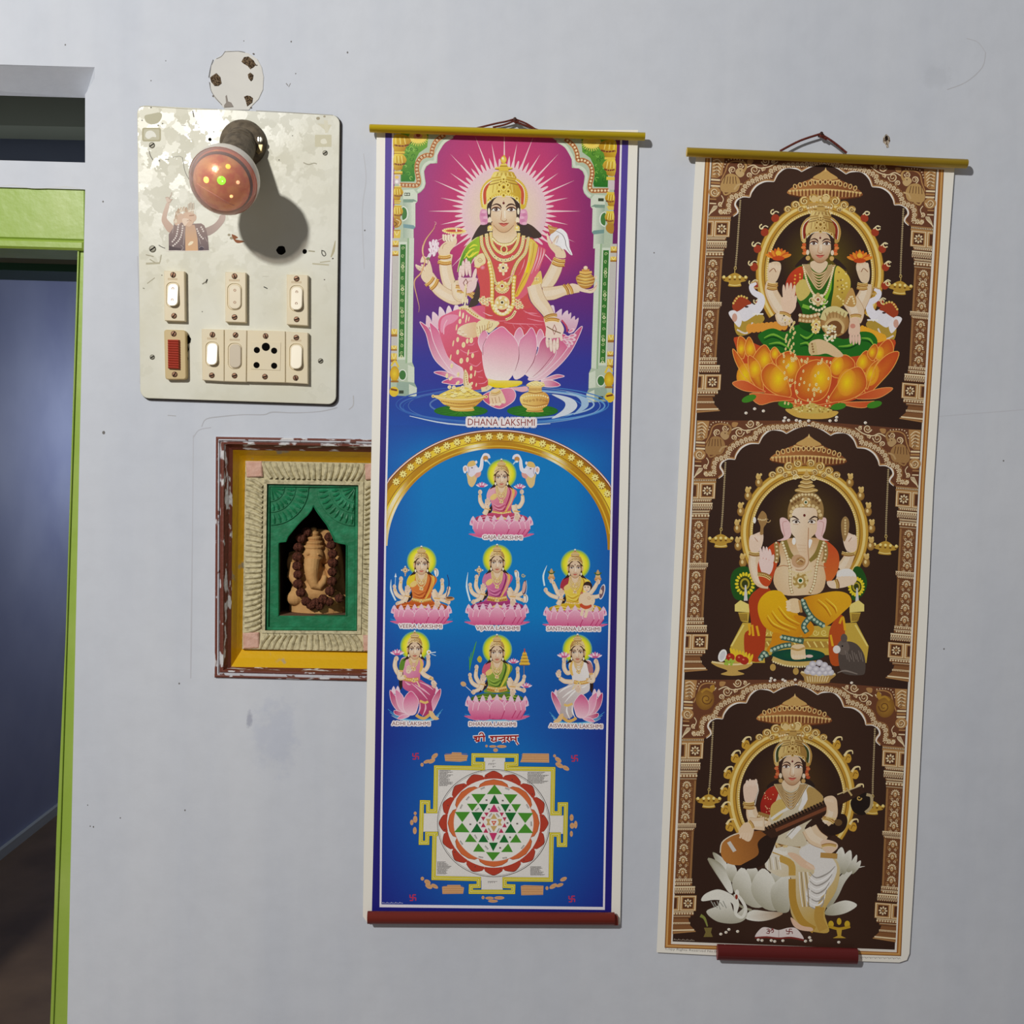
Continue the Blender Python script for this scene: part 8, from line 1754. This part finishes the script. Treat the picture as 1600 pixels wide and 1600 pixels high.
# ---- lower picture: goddess with the veena on the white lotus
c.zoom(1080,1290,.18125)
WL,WD=(232,230,216),(150,146,122)
def wpetal(pts,a,b): c.blob(pts,lg(a[0],a[1],WL,b[0],b[1],WD),n=4)
for p,a,b in [([(185,230),(260,270),(310,340),(290,400),(220,320)],(260,300),(200,300)),([(140,290),(230,310),(310,400),(360,560),(330,580),(270,500)],(330,480),(200,400)),([(330,305),(390,370),(390,480),(340,480),(300,380)],(360,340),(310,480)),([(1500,350),(1420,380),(1330,480),(1260,620),(1180,720),(1160,600),(1280,440),(1380,370)],(1440,380),(1160,680)),([(1300,185),(1330,300),(1290,420),(1220,400),(1240,260)],(1300,240),(1240,420)),([(1375,212),(1380,320),(1320,420),(1290,380),(1310,270)],(1370,260),(1300,420)),([(1425,250),(1420,340),(1370,400),(1340,380)],(1420,280),(1350,400)),([(1460,300),(1450,360),(1390,420),(1400,350)],(1450,320),(1400,410)),([(515,345),(575,390),(560,500),(480,480),(470,400)],(520,360),(500,500)),([(735,360),(780,420),(760,520),(660,520),(680,420)],(740,380),(680,520)),([(435,360),(500,430),(540,560),(620,690),(520,700),(390,600),(355,480)],(520,460),(370,640)),([(610,370),(700,440),(740,560),(760,720),(640,720),(540,620),(520,500)],(680,480),(530,680)),([(830,415),(855,480),(850,620),(840,740),(740,740),(690,640),(700,520)],(820,520),(700,700))]: wpetal(p,a,b)
c.blob([(470,800),(520,730),(660,740),(790,755),(700,805),(580,825)],lg(560,0,WL,780,0,(170,140,110))); c.blob([(1150,760),(1200,690),(1330,645),(1430,685),(1340,750),(1230,775)],lg(1300,640,WL,1160,770,WD)); c.stroke([(360,600),(420,690),(520,730)],20,WD)
c.blob([(90,650),(120,590),(230,550),(340,590),(380,640),(400,720),(370,770),(360,680),(300,650),(200,640)],WL); c.blob([(130,740),(230,690),(250,640),(330,650),(380,760),(470,700),(480,780),(430,830),(330,845),(210,820)],lg(300,660,WL,300,850,(160,156,136))); [c.stroke([(170+k*26,650+10*(k % 2)),(200+k*26,700+12*(k % 3))],8,(150,150,140)) for k in range(5)]; c.stroke([(380,590),(400,680),(385,760),(440,790),(470,720),(440,650),(400,600)],26,WL); c.ell(395,580,18,30,WL); c.ell(390,615,12,22,(130,44,30))
c.blob([(700,140),(660,250),(640,360),(760,440),(860,450),(850,640),(870,780),(960,880),(1080,920),(1190,910),(1150,740),(1250,560),(1280,360),(1200,240),(1080,160),(900,120)],lg(700,200,(226,220,204),1100,860,(190,150,70)),n=4)
c.blob([(930,240),(1010,160),(1120,200),(1250,330),(1230,470),(1130,600),(1060,720),(990,620),(1020,460),(1060,380)],(226,222,216),n=4)
for k in range(9): y=400+k*34; c.stroke([(1020-k*4,y),(1080,y+50),(1180-k*6,y+10),(1240-k*12,y-50)],(5,14,5),[(150,144,138),(250,248,244)][k % 2])
c.stroke([(870,460),(880,660),(950,820),(1060,900)],62,(176,130,50)); c.stroke([(1110,700),(1100,800),(1140,900)],80,(180,136,60)); c.stroke([(760,280),(860,330),(870,430)],60,(190,146,66)); [c.stroke([(930+k*18,400),(940+k*22,560),(960+k*18,700)],8,[(236,232,224),(140,116,80)][k % 2]) for k in range(5)]; [c.stroke([(650+k*26,270),(660+k*28,380)],9,[(240,236,226),(160,146,120)][k % 2]) for k in range(5)]
c.stroke([(700,200),(790,240),(830,230)],34,(236,230,214)); c.stroke([(700,230),(790,262)],10,(190,146,70)); c.blob([(830,240),(900,240),(1000,310),(1060,350),(1040,380),(960,360),(900,310)],(226,184,150)); [c.ell(1000+k*14,330+k*10,13,11,(236,198,166)) for k in range(5)]; c.blob([(860,790),(950,860),(1040,880),(1040,910),(940,900),(880,860)],(226,180,150))
c.stroke([(720,150),(840,130),(950,150)],90,(150,112,60)); [c.ell(730+rn.uniform(0,220),110+rn.uniform(0,80),12,12,rn.choice([(222,190,130),(110,76,40)])) for k in range(30)]; jewel(c,835,120,40,(60,40,30),(190,150,90),(236,210,150))
c.zoom(1100,1140,.175)
limb(c,[(420,690),(440,780),(520,830),(580,790)],[80,110,120,120],SK2); c.blob([(350,520),(380,470),(450,450),(485,500),(470,580),(440,650),(370,650)],(232,196,170)); [c.ell(385+k*26,480-10*(k % 2),14,30,(238,206,182)) for k in range(4)]; bangle(c,(350,660),(450,660),34,(160,120,60)); bangle(c,(355,690),(450,695),26,(190,146,80)); c.beads([(470,480),(485,540),(470,600),(455,670)],6,(230,220,200),13)
c.blob([(600,470),(660,450),(650,520),(560,520)],(40,28,24)); c.blob([(900,440),(960,460),(990,510),(920,500)],(40,28,24))
c.blob([(670,490),(560,540),(520,640),(560,770),(620,880),(620,1000),(900,1040),(900,880),(980,780),(1050,640),(1050,580),(900,480)],(206,192,160),n=4); c.blob([(650,500),(560,540),(505,660),(520,760),(590,760),(640,640),(665,560)],lg(640,520,(176,44,30),540,740,(140,30,24))); [c.ell(540+rn.uniform(0,90),560+rn.uniform(0,180),5,5,(230,170,120)) for k in range(22)]; c.blob([(600,680),(690,620),(730,700),(660,800),(600,800)],(200,166,90)); c.blob([(940,510),(1050,580),(1050,660),(900,760),(900,620)],(176,140,80)); c.stroke([(890,500),(900,620),(850,720)],(20,50,20),(236,232,226)); c.stroke([(600,800),(700,730),(840,660)],24,(230,226,214))
c.stroke([(480,760),(580,790)],60,(150,112,60)); c.beads([(490,770),(575,800)],10,(226,196,140),22); c.blob([(715,450),(700,500),(770,550),(850,500),(850,450)],SK2); neck_gold(775,490,180,6,(160,120,66),(222,192,140)); c.stroke([(850,860),(760,960)],60,(236,232,224)); c.stroke([(820,870),(730,970)],8,(150,140,120))
# veena
c.blob([(1060,900),(1090,840),(1180,760),(1260,760),(1280,830),(1240,910),(1140,945)],(40,26,20)); c.ell(1200,830,34,30,(96,70,40)); c.blob([(1310,640),(1400,560),(1500,590),(1490,690),(1430,760),(1340,740)],(30,22,18)); c.stroke([(1440,740),(1490,690),(1495,600),(1450,580)],26,(170,150,110)); c.curl(1385,610,24,(190,150,80),12,0,1)
c.blob([(145,1060),(190,980),(300,920),(420,910),(560,900),(640,930),(600,1010),(520,1100),(420,1190),(280,1210),(180,1170)],lg(200,1100,(176,110,50),600,960,(120,70,34))); c.blob([(480,1010),(560,940),(660,930),(640,1010),(560,1180),(440,1240),(320,1220),(480,1120)],(40,26,20)); c.stroke([(145,1100),(160,1010),(240,950),(330,920)],10,(226,210,180))
c.poly([(500,900),(1090,640),(1400,500),(1440,560),(1160,700),(640,960),(600,970)],(54,34,24)); c.stroke([(640,900),(1100,700)],30,(110,62,40)); c.stroke([(510,905),(800,770),(1070,650)],22,(90,64,44)); [c.stroke([(520+k*27,880-k*12.2),(540+k*27,910-k*12.2)],12,(24,16,12)) for k in range(21)]; c.stroke([(1190,580),(1400,500)],10,(206,180,130)); c.stroke([(1270,520),(1320,590)],16,(190,160,100)); c.poly([(205,1010),(235,995),(290,1080),(260,1095)],(206,200,190))
limb(c,[(1140,640),(1140,760),(1080,830),(960,880),(1000,980),(1090,1030)][:3],[90,100,90],SK2); limb(c,[(940,880),(990,960),(1080,1010)],[130,140,110],SK2); c.blob([(1070,620),(1140,590),(1185,630),(1180,720),(1120,720)],(232,196,158)); [c.ell(1085+k*20,625+4*k,18,12,(238,204,168),rot=50) for k in range(4)]; bangle(c,(1160,830),(1060,790),34,(180,136,70)); c.stroke([(1090,780),(1180,800)],12,(220,186,120))
limb(c,[(400,830),(460,840),(540,840)],[90,100,120],SK2); c.blob([(310,900),(370,830),(440,850),(440,930),(400,1000),(330,960)],(232,196,158)); [c.stroke([(340+k*24,920),(320+k*26,970+8*k)],17,(238,204,168)) for k in range(4)]; bangle(c,(440,880),(400,815),26,(190,146,80))
c.blob([(1040,1020),(1080,980),(1180,1010),(1190,1060),(1110,1110)],(226,190,160)); bangle(c,(1180,1040),(1050,1040),26,(190,146,80)); c.stroke([(1040,1120),(1190,1130)],46,(176,130,66))
c.zoom(1080,1290,.18125)
c.blob([(550,960),(610,880),(690,885),(755,900),(840,880),(910,890),(970,980),(860,960),(755,965),(650,955)],(226,210,206)); c.stroke([(550,968),(650,962),(755,972),(860,966),(972,988)],16,(110,40,34)); c.stroke([(755,900),(755,965)],6,(176,150,146))
OMC=(110,30,30)
for p in [[(650,895),(672,892),(668,908),(655,910),(674,914),(670,930),(646,924)],[(672,910),(690,906),(706,896),(708,916),(692,922)],[(684,888),(696,893),(708,886)]]: c.stroke(p,7,OMC)
for p in [[(820,912),(872,914)],[(846,892),(844,934)],[(820,912),(820,894)],[(872,914),(872,934)],[(846,892),(870,894)],[(844,934),(820,932)]]: c.stroke(p,7,OMC)
for X in (1205,1275,1345): c.ell(X,850-24*(X == 1275),24 if X != 1275 else 20,30,(196,156,40)); 
c.stroke([(1190,870),(1275,890),(1370,870)],24,(176,136,36)); c.poly([(1250,890),(1300,890),(1292,950),(1335,970),(1220,970),(1262,950)],(186,146,50)); c.poly([(110,880),(180,880),(170,920),(186,960),(106,960),(124,920)],(110,96,50)); c.stroke([(140,870),(115,800),(80,775)],(10,22,30),(120,126,60))
flowers([(255,935),(325,895),(300,920),(400,912),(578,985),(610,990),(690,990),(720,998),(790,992),(1020,965),(1030,990),(985,996),(1272,1005)])
at_eye(c,1238,1198,.0712,1)
for s in (-1,1): [c.ell(s*(330+20*math.sin(k*2)),-20+62*k,46,36,[(176,70,40),(206,104,60)][k % 2]) for k in range(5)]
hair_frame(c,1.12); face(c,245,(232,198,160),(180,130,92)); hair_frame(c,1.0); big_crown(c,(166,122,58),(216,180,108),(90,58,26),(50,60,30))
for s in (-1,1): c.ell(s*255,200,34,56,(230,208,176)); c.ell(s*248,310,46,48,(190,146,84))
plane()
c.text('Copy Rights Reserved No.0',1039.5,1484,1119,1488.5,3.4,(120,116,110))
for k in range(26): c.stroke([(1345+k*2.4,1495.3+k*.05),(1346.4+k*2.4,1497.6+k*.05-.9*(k % 3))],1,(140,134,128))
for k in range(15): c.stroke([(1053+k*2.2,1468.8+k*.08),(1054.2+k*2.2,1466.8+.8*(k % 3)+k*.08)],.9,(170,156,140))
c.build('printed_picture',INK,p2)
